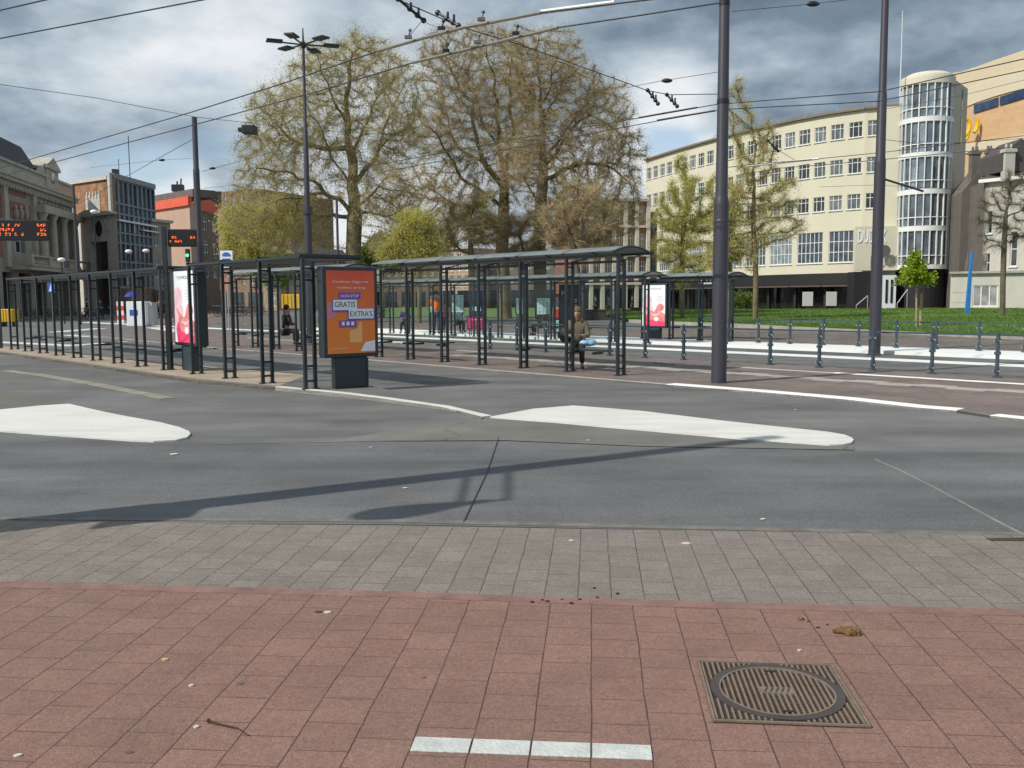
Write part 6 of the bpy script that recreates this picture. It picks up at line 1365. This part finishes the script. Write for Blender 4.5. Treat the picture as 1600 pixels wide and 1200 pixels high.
b=MB(); b.tube([EW.P(EW.L-1,zt,-3),EW.P(EW.L-1,PY(201,215,112).z,-3)],.05,5); b.tube([EW.P(EW.L,zt,-1),EW.P(EW.L,zt+2,-1)],.04,5); b.box(EW.P(EW.L-1.6,zt+.5,-1.5),(.6,.6,1.0)); b.build('antenna',m_black,gl)
b=MB(); 
for p0,p1 in ((175,240),(128,175)): pass
Q.box(b,0,Q.L,.1,3.0,.0,.06); b.build('shop_window',m_shop,gl)
# simple street blocks, each with its own windows
def block(name,x0,x1,ytop,Y0,Y1,label,m,rows,colsn,winm=m_pane,roof=None,roofm=None,depth=10,wz=(1.5,),zb=3.6,fr=True,eave=True,shop=True,wratio=.5):
    A=PY(x0,400,Y0); B=PY(x1,400,Y1); A.z=B.z=0; q=Plane(A,B); t=empty(name,((A.x+B.x)/2,(A.y+B.y)/2+3,0),label,'building'); zt=q.hit((x0+x1)/2,ytop)[1]; ops=[]
    fh=(zt-zb)/max(1,rows)
    for r in range(rows):
        for c in range(colsn):
            cw=q.L/colsn; ops.append((cw*c+cw*(1-wratio)/2,cw*c+cw*(1+wratio)/2,zb+fh*r+fh*.22,zb+fh*r+fh*.80))
    if shop:
        for c in range(max(1,colsn//2)): cw=q.L/max(1,colsn//2); ops.append((cw*c+.4,cw*(c+1)-.4,.1,zb-.7))
    b=MB(); wall_open(b,q.A,q.d,q.n,q.L,0,zt,ops,.25); b.add([q.P(0,0),q.P(0,0,-depth),q.P(0,zt,-depth),q.P(0,zt)],[(0,1,2,3)]); b.add([q.P(q.L,0),q.P(q.L,0,-depth),q.P(q.L,zt,-depth),q.P(q.L,zt)],[(0,1,2,3)]); b.add([q.P(0,zt-.02),q.P(q.L,zt-.02),q.P(q.L,zt-.02,-depth),q.P(0,zt-.02,-depth)],[(0,1,2,3)]); b.build('wall',m,t)
    for (a,c,e,f) in ops:
        w_,p_=window_mesh(c-a,f-e,2,[.7],.08); mw=Matrix.Translation(q.P(a,e,-.14))@Matrix((q.d,Zv,q.d.cross(Zv))).transposed().to_4x4(); o=inst(None,'window',w_.mesh('window',m_frame_w if e>1 else m_black),t,mw); pz=bpy.data.objects.new('pane',p_.mesh('pane',winm if e>1 else m_shop)); sc.collection.objects.link(pz); pz.parent=o
    if eave: b=MB(); q.box(b,-.2,q.L+.2,zt-.15,zt+.2,-.2,.4); b.build('cornice',m_stonel,t)
    if roof:
        b=MB(); b.extr([q.P(-.2,zt,.3),q.P(-.2,zt+roof,-depth/2),q.P(-.2,zt,-depth)],q.d*(q.L+.4)); b.build('roof',roofm or m_slate,t)
    return t,q,zt
block('low_shop_building',238,268,346,118,121,'small low grey shop building between glass block and pink house',m_stone,2,2)
t,q,zt=block('corner_house',240,299,325,138,130,'pinkish corner house with red roof band behind the small display',mat('pink_wall',(.46,.31,.235),.85,.08,.8,.2,8),0,0,shop=False,eave=False,depth=1)
m_redroof=mat('red_roof',(.66,.11,.06),.75,.15,1.5,.2,10)
b=MB(); q.box(b,-.3,q.L+.3,zt,zt+1.25,-.2,.35); b.build('red_band',m_redroof,t); b=MB(); zz2=q.hit(270,299)[1]; q.box(b,-.3,q.L+.1,zt+1.25,zz2,-4,-.5); b.build('roof',mat('roof_greybrown',(.13,.115,.10),.8,.2,1,.2,8),t)
S2=Plane(q.B,PY(343,400,146).xy.to_3d()); b=MB(); ops=[]
for z in (5,8.6,12): 
    for k in range(3): ops.append((S2.L*(k+.25)/3,S2.L*(k+.75)/3,z,z+1.8))
zs=zt; wall_open(b,S2.A,S2.d,S2.n,S2.L,0,zs,ops,.25); b.build('side_wall',mat('side_brick_brown',(.17,.13,.10),.85,.2,1),t)
for (a,c,e,f) in ops: 
    w_,p_=window_mesh(c-a,f-e,2,[.7],.1); mw=Matrix.Translation(S2.P(a,e,-.14))@Matrix((S2.d,Zv,S2.d.cross(Zv))).transposed().to_4x4(); o=inst(None,'window',w_.mesh('window',m_frame_w),t,mw); pz=bpy.data.objects.new('pane',p_.mesh('pane',m_pane)); sc.collection.objects.link(pz); pz.parent=o
b=MB(); b.extr([S2.P(*S2.hit(x,y),.1) for x,y in ((299,299),(345,299),(345,326),(318,306),(299,301))],-S2.n*.2); b.build('side_roof',m_slate,t)
b=MB(); b.extr([S2.P(*S2.hit(x,y),.3) for x,y in ((300,302),(318,308),(342,322),(332,334),(314,327),(300,323))],-S2.n*.2); b.build('red_mansard',m_redroof,t)
b=MB(); 
for px,y0 in ((275,283),(281,279)): c=PY(px,y0,138); b.tube([(c.x,c.y,zz2),(c.x+.2,c.y,c.z)],.12,5)
b.box(PY(278,294,138),(1.6,1,1.0)); b.build('roof_vent',m_black,t)
m_bb=brickmat('brown_brick',(.27,.185,.115),(.23,.15,.095),(.22,.16,.11),.8,.3,.01,plane='xz',bump=0,grain=.06,stain=.2,fine=4)
block('brown_brick_block',300,412,299,165,158,'big plain brown brick block behind the left edge of the first tree',m_bb,5,9,eave=False,depth=20,wratio=.35)
def house(x0,x1,yeave,yridge,Y,label,m,rm=m_slate):
    A=PY(x0,400,Y); B=PY(x1,400,Y-2); A.z=B.z=0; q=Plane(A,B); t=empty('gabled_house',(A.x,A.y+2,0),label,'building'); ze=q.hit((x0+x1)/2,yeave)[1]; zr=q.hit((x0+x1)/2,yridge)[1]; L_=q.L
    ops=[(L_*.2,L_*.38,ze-3,ze-1.3),(L_*.6,L_*.78,ze-3,ze-1.3),(L_*.2,L_*.38,ze-6.2,ze-4.5),(L_*.6,L_*.78,ze-6.2,ze-4.5)]; ops=[o for o in ops if o[2]>.5]
    b=MB(); wall_open(b,q.A,q.d,q.n,L_,0,ze,ops,.2); b.add([q.P(0,ze),q.P(L_,ze),q.P(L_/2,zr)],[(0,1,2)]); b.add([q.P(0,0),q.P(0,0,-9),q.P(0,ze,-9),q.P(0,ze)],[(0,1,2,3)]); b.add([q.P(L_,0),q.P(L_,0,-9),q.P(L_,ze,-9),q.P(L_,ze)],[(0,1,2,3)]); b.build('wall',m,t)
    for (a,c,e,f) in ops: 
        w_,p_=window_mesh(c-a,f-e,2,[.7],.1); mw=Matrix.Translation(q.P(a,e,-.12))@Matrix((q.d,Zv,q.d.cross(Zv))).transposed().to_4x4(); o=inst(None,'window',w_.mesh('window',m_frame_w),t,mw); pz=bpy.data.objects.new('pane',p_.mesh('pane',m_pane)); sc.collection.objects.link(pz); pz.parent=o
    b=MB()
    for s,e in ((0,0),(L_,L_)):
        sg=-1 if s==0 else 1
        b.extr([q.P(s+sg*.3,ze-.2,.3),q.P(L_/2,zr+.12,.3),q.P(L_/2,zr-.12,.3),q.P(s+sg*.1,ze-.35,.3)],-q.n*9.5)
    b.build('roof',rm,t); b=MB(); b.box(q.P(L_*.25,zr-.1,-2),(1.0,.8,2.4),(q.d,q.n,Zv)); b.build('chimney',m,t)
house(432,468,402,382,150,'small brown gabled brick house right of the first tree crown\'s lower edge',mat('house_brown',(.30,.21,.14),.85,.2,1.5))
house(468,500,406,388,160,'second small gabled house just behind the light mast',mat('house_brown2',(.25,.19,.14),.85,.2,1.5))
house(410,434,412,396,135,'low gabled house before the brown brick block',mat('house_tan',(.33,.25,.17),.85,.2,1.5))
m_bst=brickmat('striped_brick',(.40,.25,.20),(.36,.22,.18),(.52,.45,.38),2.4,.5,.06,plane='xz',bump=0,grain=.05,stain=.1,fine=4)
block('striped_brick_house',688,735,388,150,146,'pinkish striped brick building seen between the big trees',m_bst,3,4)
block('far_pale_house',560,600,392,170,170,'pale low building behind the gap between the big trees',m_stonel,3,4)
block('far_brown_house',600,690,405,170,172,'low brown building far behind the big trees',m_bb,3,8)
block('far_shop_row',735,905,404,150,146,'low dark shop row far behind the right big trees',mat('shop_row',(.17,.14,.12),.85,.2,1),2,12)
block('far_left_row',498,560,418,165,166,'low grey row of houses behind the first tree trunk',m_stone,2,6)
# brown building with white pilasters
t,q,zt=block('pilastered_building',905,1012,312,128,131,'red-brown brick building with white pilasters left of the cream building',brickmat('redbrown_brick',(.25,.125,.085),(.21,.105,.07),(.2,.13,.1),.5,.2,.01,plane='xz',bump=0,grain=.06,stain=.15,fine=4),3,6,wratio=.42)
m_pil=mat('pilaster_cream',(.62,.58,.50),.8,.1,2)
for k in range(7):
    b=MB(); q.box(b,q.L*k/6-.28 if k else 0,q.L*k/6+.28,0,zt-.2,.0,.22); b.build('pilaster',m_pil,t)
for z in (3.4,7.4,11.4):
    b=MB(); q.box(b,0,q.L,z,z+.35,.0,.3); b.build('string_course',m_pil,t)
# ---------------- trees ----------------
def grow(att,trunk,step,di,dk,iters=160,up=.05,seed=1,tpar=None):
    rg=np.random.default_rng(seed); att=np.array(att,float); nodes=[np.array(p,float) for p in trunk]; par=list(tpar) if tpar else [i-1 for i in range(len(trunk))]
    nd=np.full(len(att),1e9); ni=np.zeros(len(att),int)
    for i,p in enumerate(nodes):
        d=np.linalg.norm(att-p,axis=1); m=d<nd; nd[m]=d[m]; ni[m]=i
    alive=np.ones(len(att),bool)
    first=True
    for it in range(iters):
        act=alive&(nd<(di if not first else 1e9)); 
        if not act.any():
            if not alive.any(): break
            j=np.where(alive)[0][np.argmin(nd[alive])]; act=np.zeros(len(att),bool); act[j]=True
        first=False
        idx=ni[act]; A=att[act]; N=np.array(nodes); dirs=A-N[idx]; dirs/=np.linalg.norm(dirs,axis=1)[:,None]+1e-9
        u,inv=np.unique(idx,return_inverse=True); acc=np.zeros((len(u),3)); np.add.at(acc,inv,dirs); acc/=np.linalg.norm(acc,axis=1)[:,None]+1e-9
        acc+=rg.normal(0,.22,acc.shape); acc[:,2]+=up; acc/=np.linalg.norm(acc,axis=1)[:,None]
        new=N[u]+acc*step
        base=len(nodes)
        for k in range(len(u)): nodes.append(new[k]); par.append(int(u[k]))
        D=np.linalg.norm(att[:,None,:]-new[None,:,:],axis=2); mi=D.argmin(1); md=D[np.arange(len(att)),mi]; m=md<nd; nd[m]=md[m]; ni[m]=base+mi[m]
        k_=alive&(nd<dk); alive&=~k_
        if len(nodes)>22000: break
    return np.array(nodes),np.array(par)
def tubes_np(A,B,ra,rb,k):
    d=B-A; l=np.linalg.norm(d,axis=1)[:,None]+1e-9; d=d/l; ref=np.where(np.abs(d[:,2:3])>.9,np.array([[1.,0,0]]),np.array([[0,0,1.]])); x=np.cross(d,ref); x/=np.linalg.norm(x,axis=1)[:,None]; y=np.cross(d,x)
    an=2*np.pi*np.arange(k)/k; c,s=np.cos(an),np.sin(an); off=x[:,None,:]*c[None,:,None]+y[:,None,:]*s[None,:,None]
    VA=A[:,None,:]+off*ra[:,None,None]; VB=B[:,None,:]+off*rb[:,None,None]; V_=np.concatenate([VA,VB],1).reshape(-1,3); n=len(A); o=(np.arange(n)*2*k)[:,None]
    j=np.arange(k); Fq=np.stack([o+j,o+(j+1)%k,o+k+(j+1)%k,o+k+j],2).reshape(-1,4); return V_,Fq
def npmesh(name,Vs,Fs,m,parent,smooth=False):
    me=bpy.data.meshes.new(name); nv=len(Vs); nf,ns=Fs.shape; me.vertices.add(nv); me.vertices.foreach_set('co',Vs.astype(np.float32).ravel()); me.loops.add(nf*ns); me.loops.foreach_set('vertex_index',Fs.astype(np.int32).ravel()); me.polygons.add(nf); me.polygons.foreach_set('loop_start',np.arange(0,nf*ns,ns,dtype=np.int32)); 
    if smooth: me.polygons.foreach_set('use_smooth',np.ones(nf,bool))
    me.materials.append(m); me.update(calc_edges=True); o=bpy.data.objects.new(name,me); sc.collection.objects.link(o); o.parent=parent; return o
m_bark=mat('bark',(.165,.14,.075),.9,.35,1.2,.5,6); m_barkg=mat('bark_dark',(.12,.105,.07),.9,.3,1.5,.4,8); m_twig=mat('twig',(.21,.165,.10),.9,.25,.6)
def tree(name,trunk,blobs,Y,natt,step,R0,label,leafm,ntwig=26000,nleaf=20000,leaf=.12,group=None,seed=1,hollow=.35,twl=(.4,1.0),tww=.014,bark=None,rtip=.012,di=4.5,dk=.9,twigm=None,dep=1.0,cat='tree',zmin=2.2,limbs=(),twr=3.2,lsp=.08):
    rg=np.random.default_rng(seed); B=[]
    for bl in blobs:
        px,py,r=bl[:3]; dy=bl[3] if len(bl)>3 else 0; c=PY(px,py,Y+dy); B.append((np.array(c),r*(Y+dy)/F))
    vol=np.array([b[1]**3*dep for b in B]); pr=vol/vol.sum(); att=[]
    while len(att)<natt:
        i=rg.choice(len(B),p=pr); v=rg.normal(size=3); v/=np.linalg.norm(v); r=rg.random()**(1/3)
        if r<hollow and rg.random()<.6: continue
        p=B[i][0]+v*np.array([1,dep,1])*B[i][1]*r; 
        if p[2]>zmin: att.append(p)
    tr=[np.array(PY(x,y,Y)) for x,y in trunk]; tr[0][2]=0.0
    pts=[]
    for a,b in zip(tr[:-1],tr[1:]):
        n=max(1,int(np.linalg.norm(b-a)/step))
        for k in range(n): pts.append(a+(b-a)*k/n)
    pts.append(tr[-1])
    tp=[i-1 for i in range(len(pts))]; wr=random.Random(seed)
    for lb in limbs:      # (list of photo points, depth offset at the end); starts at the nearest node grown so far
        lp,dy=lb; Q=[np.array(PY(x,y,Y+dy*k/(len(lp)-1))) for k,(x,y) in enumerate(lp)]
        j=int(np.argmin([np.linalg.norm(np.array(p)-Q[0]) for p in pts])); prev=j; cur=np.array(pts[j]); Q[0]=cur
        for a,b in zip(Q[:-1],Q[1:]):
            n=max(1,int(np.linalg.norm(b-a)/step)); pr=np.array([wr.uniform(-1,1) for _ in range(3)])*step*.5
            for k in range(1,n+1):
                f=k/n; pts.append(a+(b-a)*f+pr*math.sin(PI*f)); tp.append(prev); prev=len(pts)-1
    N,par=grow(att,pts,step,di,dk,seed=seed,tpar=tp); n=len(N); ch=np.zeros(n); 
    # pipe model
    tips=np.ones(n); isl=np.ones(n,bool); isl[par[par>=0]]=False
    cnt=np.where(isl,1.0,0.0)
    order=range(n-1,0,-1)
    for i in order: cnt[par[i]]+=cnt[i]
    e=math.log(max(cnt[0],2))/math.log(R0/rtip); rad=rtip*cnt**(1/e)
    base=tr[0]; t=empty(name,tuple(base),label,cat,group)
    ch=np.arange(1,n); A=N[par[ch]]-base; Bv=N[ch]-base; rb=rad[ch]; ra=np.minimum(rad[par[ch]],rb*1.35)
    big=rb>.05
    parts=[]
    V1,F1=tubes_np(A[big],Bv[big]+(Bv[big]-A[big])*.06,ra[big],rb[big],8); V2,F2=tubes_np(A[~big],Bv[~big],ra[~big],rb[~big],4)
    # root flare
    npmesh('trunk',np.concatenate([V1,V2]),np.concatenate([F1,F2+len(V1)]),bark or m_bark,t,True)
    # twigs
    cand=np.where(rad<rtip*twr)[0]; cand=cand[cand>0]; w=rg.choice(cand,ntwig); f=rg.random(ntwig)[:,None]; P=N[par[w]]*(1-f)+N[w]*f; d0=N[w]-N[par[w]]; d0/=np.linalg.norm(d0,axis=1)[:,None]+1e-9
    d=d0*.55+rg.normal(0,.6,(ntwig,3)); d/=np.linalg.norm(d,axis=1)[:,None]; L_=(twl[0]+(twl[1]-twl[0])*rg.random(ntwig))[:,None]; Q=P+d*L_
    sd=np.cross(d,rg.normal(size=(ntwig,3))); sd/=np.linalg.norm(sd,axis=1)[:,None]; wv=tww*(.6+.8*rg.random(ntwig))[:,None]
    TV=np.stack([P-sd*wv,P+sd*wv,Q],1).reshape(-1,3)-base; TF=np.arange(ntwig*3).reshape(-1,3)
    npmesh('twigs',TV,TF,twigm or m_twig,t)
    # leaves / buds near twig ends
    w=rg.integers(0,ntwig,nleaf); 
    keep=rg.random(nleaf)<.9
    P=(Q[w]*(.35+.65*rg.random(nleaf)[:,None])+P[w]*0) if False else (P[w]+(Q[w]-P[w])*(.4+.65*rg.random(nleaf)[:,None]))
    P=P+rg.normal(0,lsp,P.shape); a=rg.normal(size=(nleaf,3)); a/=np.linalg.norm(a,axis=1)[:,None]; b=np.cross(a,rg.normal(size=(nleaf,3))); b/=np.linalg.norm(b,axis=1)[:,None]; s=(leaf*(.5+rg.random(nleaf)*.8))[:,None]
    LV=np.stack([P-a*s*.5,P+b*s*.33,P+a*s*.5,P-b*s*.33],1).reshape(-1,3)-base; LF=np.arange(nleaf*4).reshape(-1,4)
    npmesh('crown',LV,LF,leafm,t); return t
lf_olive=leafmat('leaf_olive',(.38,.35,.11),(.62,.57,.19),.35,.5); lf_brown=leafmat('leaf_brown',(.37,.305,.135),(.57,.48,.215),.35,.5); lf_yg=leafmat('leaf_yellowgreen',(.42,.43,.09),(.68,.66,.19),.5,.5); lf_green=leafmat('leaf_green',(.12,.22,.035),(.25,.40,.07),1.0,.4); lf_dark=leafmat('leaf_darkgreen',(.09,.15,.03),(.18,.25,.06),.6,.35)
m_twig=mat('twig',(.38,.30,.18),.9,.25,.6)
G1=[(560,470),(556,440),(552,400),(554,340),(553,305)]
L1_=[([(553,305),(552,270),(549,240),(546,190),(541,150),(545,110),(560,75)],0),([(551,290),(530,262),(515,235),(504,205),(485,180),(472,150)],-4),([(556,295),(572,262),(590,235),(612,212),(640,198),(655,185)],3),([(549,240),(566,205),(580,170),(600,140),(615,110)],4),
([(546,200),(528,170),(515,140),(500,110),(495,85)],-3),([(554,335),(530,310),(500,290),(465,280),(430,268),(400,262)],-3),([(553,345),(520,335),(480,330),(440,335),(400,345)],4),([(555,330),(585,300),(610,275),(635,262)],-4),([(555,345),(590,335),(625,330)],3),([(515,235),(480,225),(445,210),(425,190)],2),([(504,290),(470,310),(430,315),(390,310)],-5),([(590,235),(600,200),(620,170)],-3)]
tree('big_tree',G1,[(560,100,52),(500,120,55),(600,130,60),(440,185,60),(520,200,60),(600,210,60),(420,250,58),(400,300,45),(470,300,60),(590,290,60),(640,230,35),(385,345,38),(430,360,42),(475,370,34),(620,330,45),(640,380,28,3),(590,85,34),(410,190,30),(375,310,26)],60,9500,.45,.50,'big plane tree with olive haze of young leaves, left of the three big crowns',lf_olive,ntwig=80000,nleaf=105000,leaf=.075,group='big trees of the square',seed=3,bark=m_bark,dk=.6,di=2.6,hollow=.3,rtip=.011,tww=.007,twl=(.25,.7),limbs=L1_,twr=3.0,lsp=.3)
G2=[(790,470),(788,440),(784,400),(786,350),(788,300),(790,262)]
L2_=[([(790,262),(796,225),(803,196),(798,160),(795,130),(800,90)],0),([(803,200),(820,175),(828,150),(832,120)],3),([(789,280),(778,225),(774,180),(771,140),(766,105),(760,75)],-3),([(788,300),(760,260),(745,215),(740,160),(715,128),(700,95)],2),([(786,330),(740,290),(710,255),(690,225),(672,200),(655,175)],-4),([(786,350),(740,330),(700,315),(665,290)],3),([(776,215),(752,190),(735,140),(720,110)],4),([(787,345),(760,350),(720,350),(680,365)],-3),([(745,260),(715,230),(700,180),(690,150)],4)]
tree('big_tree',G2,[(700,90,50),(760,80,50),(720,150,60),(780,150,65),(680,200,50),(740,230,60),(690,270,45),(800,230,60),(650,290,35),(700,330,50),(760,320,55),(640,350,36),(600,385,28,4),(680,390,30),(675,125,36),(660,170,28)],72,9500,.5,.50,'big bare-looking tree in the middle with reddish brown twig haze',lf_brown,ntwig=90000,nleaf=95000,leaf=.08,group='big trees of the square',seed=5,dk=.65,di=2.8,hollow=.25,rtip=.011,tww=.008,twl=(.25,.75),limbs=L2_,twr=3.0,lsp=.32)
G3=[(846,470),(844,440),(843,390),(845,330),(848,280),(850,245)]
L3_b=[([(850,245),(846,200),(842,166),(840,117),(838,76),(842,55)],0),([(850,250),(870,225),(894,190),(916,164),(940,140)],3),([(852,255),(880,220),(907,186),(930,182),(964,205),(985,230)],-3),([(842,160),(862,130),(870,95)],-3),([(845,200),(860,165),(880,130),(895,100)],4),([(848,285),(880,265),(920,255),(960,265),(990,290)],3),([(845,320),(880,300),(910,310),(950,330)],-4),([(843,180),(825,140),(815,100),(812,70)],3),([(846,330),(825,290),(810,270)],-3)]
tree('big_tree',G3,[(870,90,48),(840,115,58),(900,150,58),(950,170,45),(930,220,60),(860,210,60),(980,240,38),(900,290,60),(960,300,48),(985,340,28),(860,330,50),(930,360,45),(810,75,36),(820,260,50),(965,200,34)],66,9000,.45,.46,'big bare-looking tree at right of the three with dark forked limbs',lf_brown,ntwig=80000,nleaf=78000,leaf=.075,group='big trees of the square',seed=9,dk=.6,di=2.6,hollow=.25,rtip=.011,tww=.009,twl=(.25,.7),bark=m_barkg,limbs=L3_b,twr=3.0,lsp=.3)
tree('street_tree',[(738,470),(737,430),(735,380)],[(720,350,35),(745,330,35),(690,370,30),(770,360,30)],62,500,.6,.22,'smaller tree with low crown left of the middle big tree trunk',lf_olive,ntwig=6500,nleaf=7000,leaf=.09,seed=12,dk=.9)
tree('street_tree',[(905,470),(903,430),(897,390),(890,360)],[(880,330,35),(915,320,40),(940,350,35),(865,360,30),(950,380,25)],58,600,.6,.20,'smaller tree with spreading low limbs right of the big trees',lf_brown,ntwig=8500,nleaf=5000,leaf=.09,seed=13,dk=.9,bark=m_barkg)
tree('street_tree',[(815,470),(816,430),(818,395)],[(815,370,30),(795,350,26),(840,355,28),(825,395,22),(790,400,18)],64,420,.6,.2,'small bare tree standing between the two right big trunks',lf_brown,ntwig=6000,nleaf=5000,leaf=.09,seed=31,dk=.9,bark=m_barkg)
# yellow-green low masses
tree('bushy_tree',[(655,470),(655,430),(655,410)],[(655,385,24),(622,380,20),(682,385,20),(640,350,24),(600,398,14),(665,345,16),(620,350,12)],56,520,.5,.14,'bushy yellow-green tree low in the gap between the big trees',lf_yg,ntwig=7000,nleaf=17000,leaf=.10,seed=14,dk=.8,lsp=.2)
tree('bushy_tree',[(598,470),(598,430),(598,410)],[(590,392,22),(610,398,20),(570,396,16)],80,300,.6,.14,'small dark green tree far between the two big trees',lf_dark,ntwig=3000,nleaf=16000,leaf=.22,seed=15,dk=.8)
tree('bushy_tree',[(405,470),(404,430),(402,400)],[(400,360,36),(370,350,30),(360,395,22),(430,350,30),(400,400,26),(450,330,26)],74,500,.7,.2,'bushy yellow-green tree before the brown brick block at left',lf_yg,ntwig=9000,nleaf=24000,leaf=.14,seed=16,dk=.9,lsp=.25)
tree('bushy_tree',[(450,480),(450,440),(450,420)],[(440,425,18),(458,420,14),(425,432,12)],60,160,.4,.08,'small fresh green tree behind the left arched shelter',lf_green,ntwig=2000,nleaf=9000,leaf=.14,seed=17,dk=.6)
# trees before the cream building
tree('lawn_tree',[(1180,497),(1181,440),(1180,400),(1177,350),(1178,300)],[(1180,250,38),(1160,190,34),(1150,140,24),(1220,300,40),(1140,300,40),(1240,345,28),(1190,210,30),(1130,350,32),(1200,350,40),(1170,390,30)],57,1500,.36,.17,'slender tree on the lawn right of the thick mast with thin olive crown',lf_yg,ntwig=15000,nleaf=24000,leaf=.07,group='trees on the lawn',seed=21,dk=.7,di=3,twl=(.25,.7),tww=.010,rtip=.012)
tree('lawn_tree',[(1066,497),(1066,440),(1066,400),(1067,340)],[(1065,250,18),(1068,300,34),(1050,340,36),(1095,340,34),(1040,390,30),(1085,395,36),(1060,420,28),(1110,290,22)],61,1400,.36,.16,'dense yellow-green tree on the lawn left of the thick mast',lf_yg,ntwig=13000,nleaf=34000,leaf=.08,group='trees on the lawn',seed=22,dk=.7,di=3,twl=(.25,.6),tww=.010,rtip=.012)
tree('lawn_tree',[(1140,508),(1140,440),(1139,380)],[(1135,340,24),(1145,390,26),(1120,410,22),(1150,300,20)],52,350,.4,.16,'lawn tree mostly hidden behind the thick mast',lf_yg,ntwig=5000,nleaf=7000,leaf=.10,group='trees on the lawn',seed=23,dk=.7)
tree('young_tree',[(1432,505),(1432,480),(1432,455),(1432,420)],[(1432,400,12),(1430,425,20),(1445,440,18),(1415,440,16),(1432,455,16),(1428,412,14)],43,420,.2,.045,'young bright green maple with thin pale trunk on the lawn',leafmat('leaf_bright',(.20,.30,.015),(.36,.46,.05),2.5,.45),ntwig=1300,nleaf=2700,leaf=.15,seed=24,dk=.3,di=1.5,twl=(.1,.3),tww=.006,bark=mat('bark_pale',(.36,.28,.19),.9,.2,3),rtip=.008)
q=PY(1439,480,43.5); tag(MB().tube([(q.x,q.y,.1),(q.x,q.y,PY(1439,458,43.5).z)],.06,8).build('tree_stake',m_wood),'pale wooden stake standing right of the young maple trunk','stake')
tree('bare_tree',[(1567,487),(1567,440),(1569,380),(1572,330)],[(1575,300,32),(1550,330,30),(1600,310,35),(1545,370,24),(1600,360,28),(1580,270,16)],58,420,.35,.17,'bare dark tree without leaves before the grey town house',lf_brown,ntwig=5000,nleaf=200,leaf=.05,seed=25,dk=.6,di=3,twl=(.3,.8),tww=.009,bark=m_barkg,twigm=m_barkg)
tree('bushy_tree',[(1150,478),(1150,470)],[(1150,470,8),(1170,468,7)],85,80,.4,.05,'low shrub with a red patch under the cream building',lf_dark,ntwig=400,nleaf=2500,leaf=.15,seed=26,dk=.5,zmin=.2)
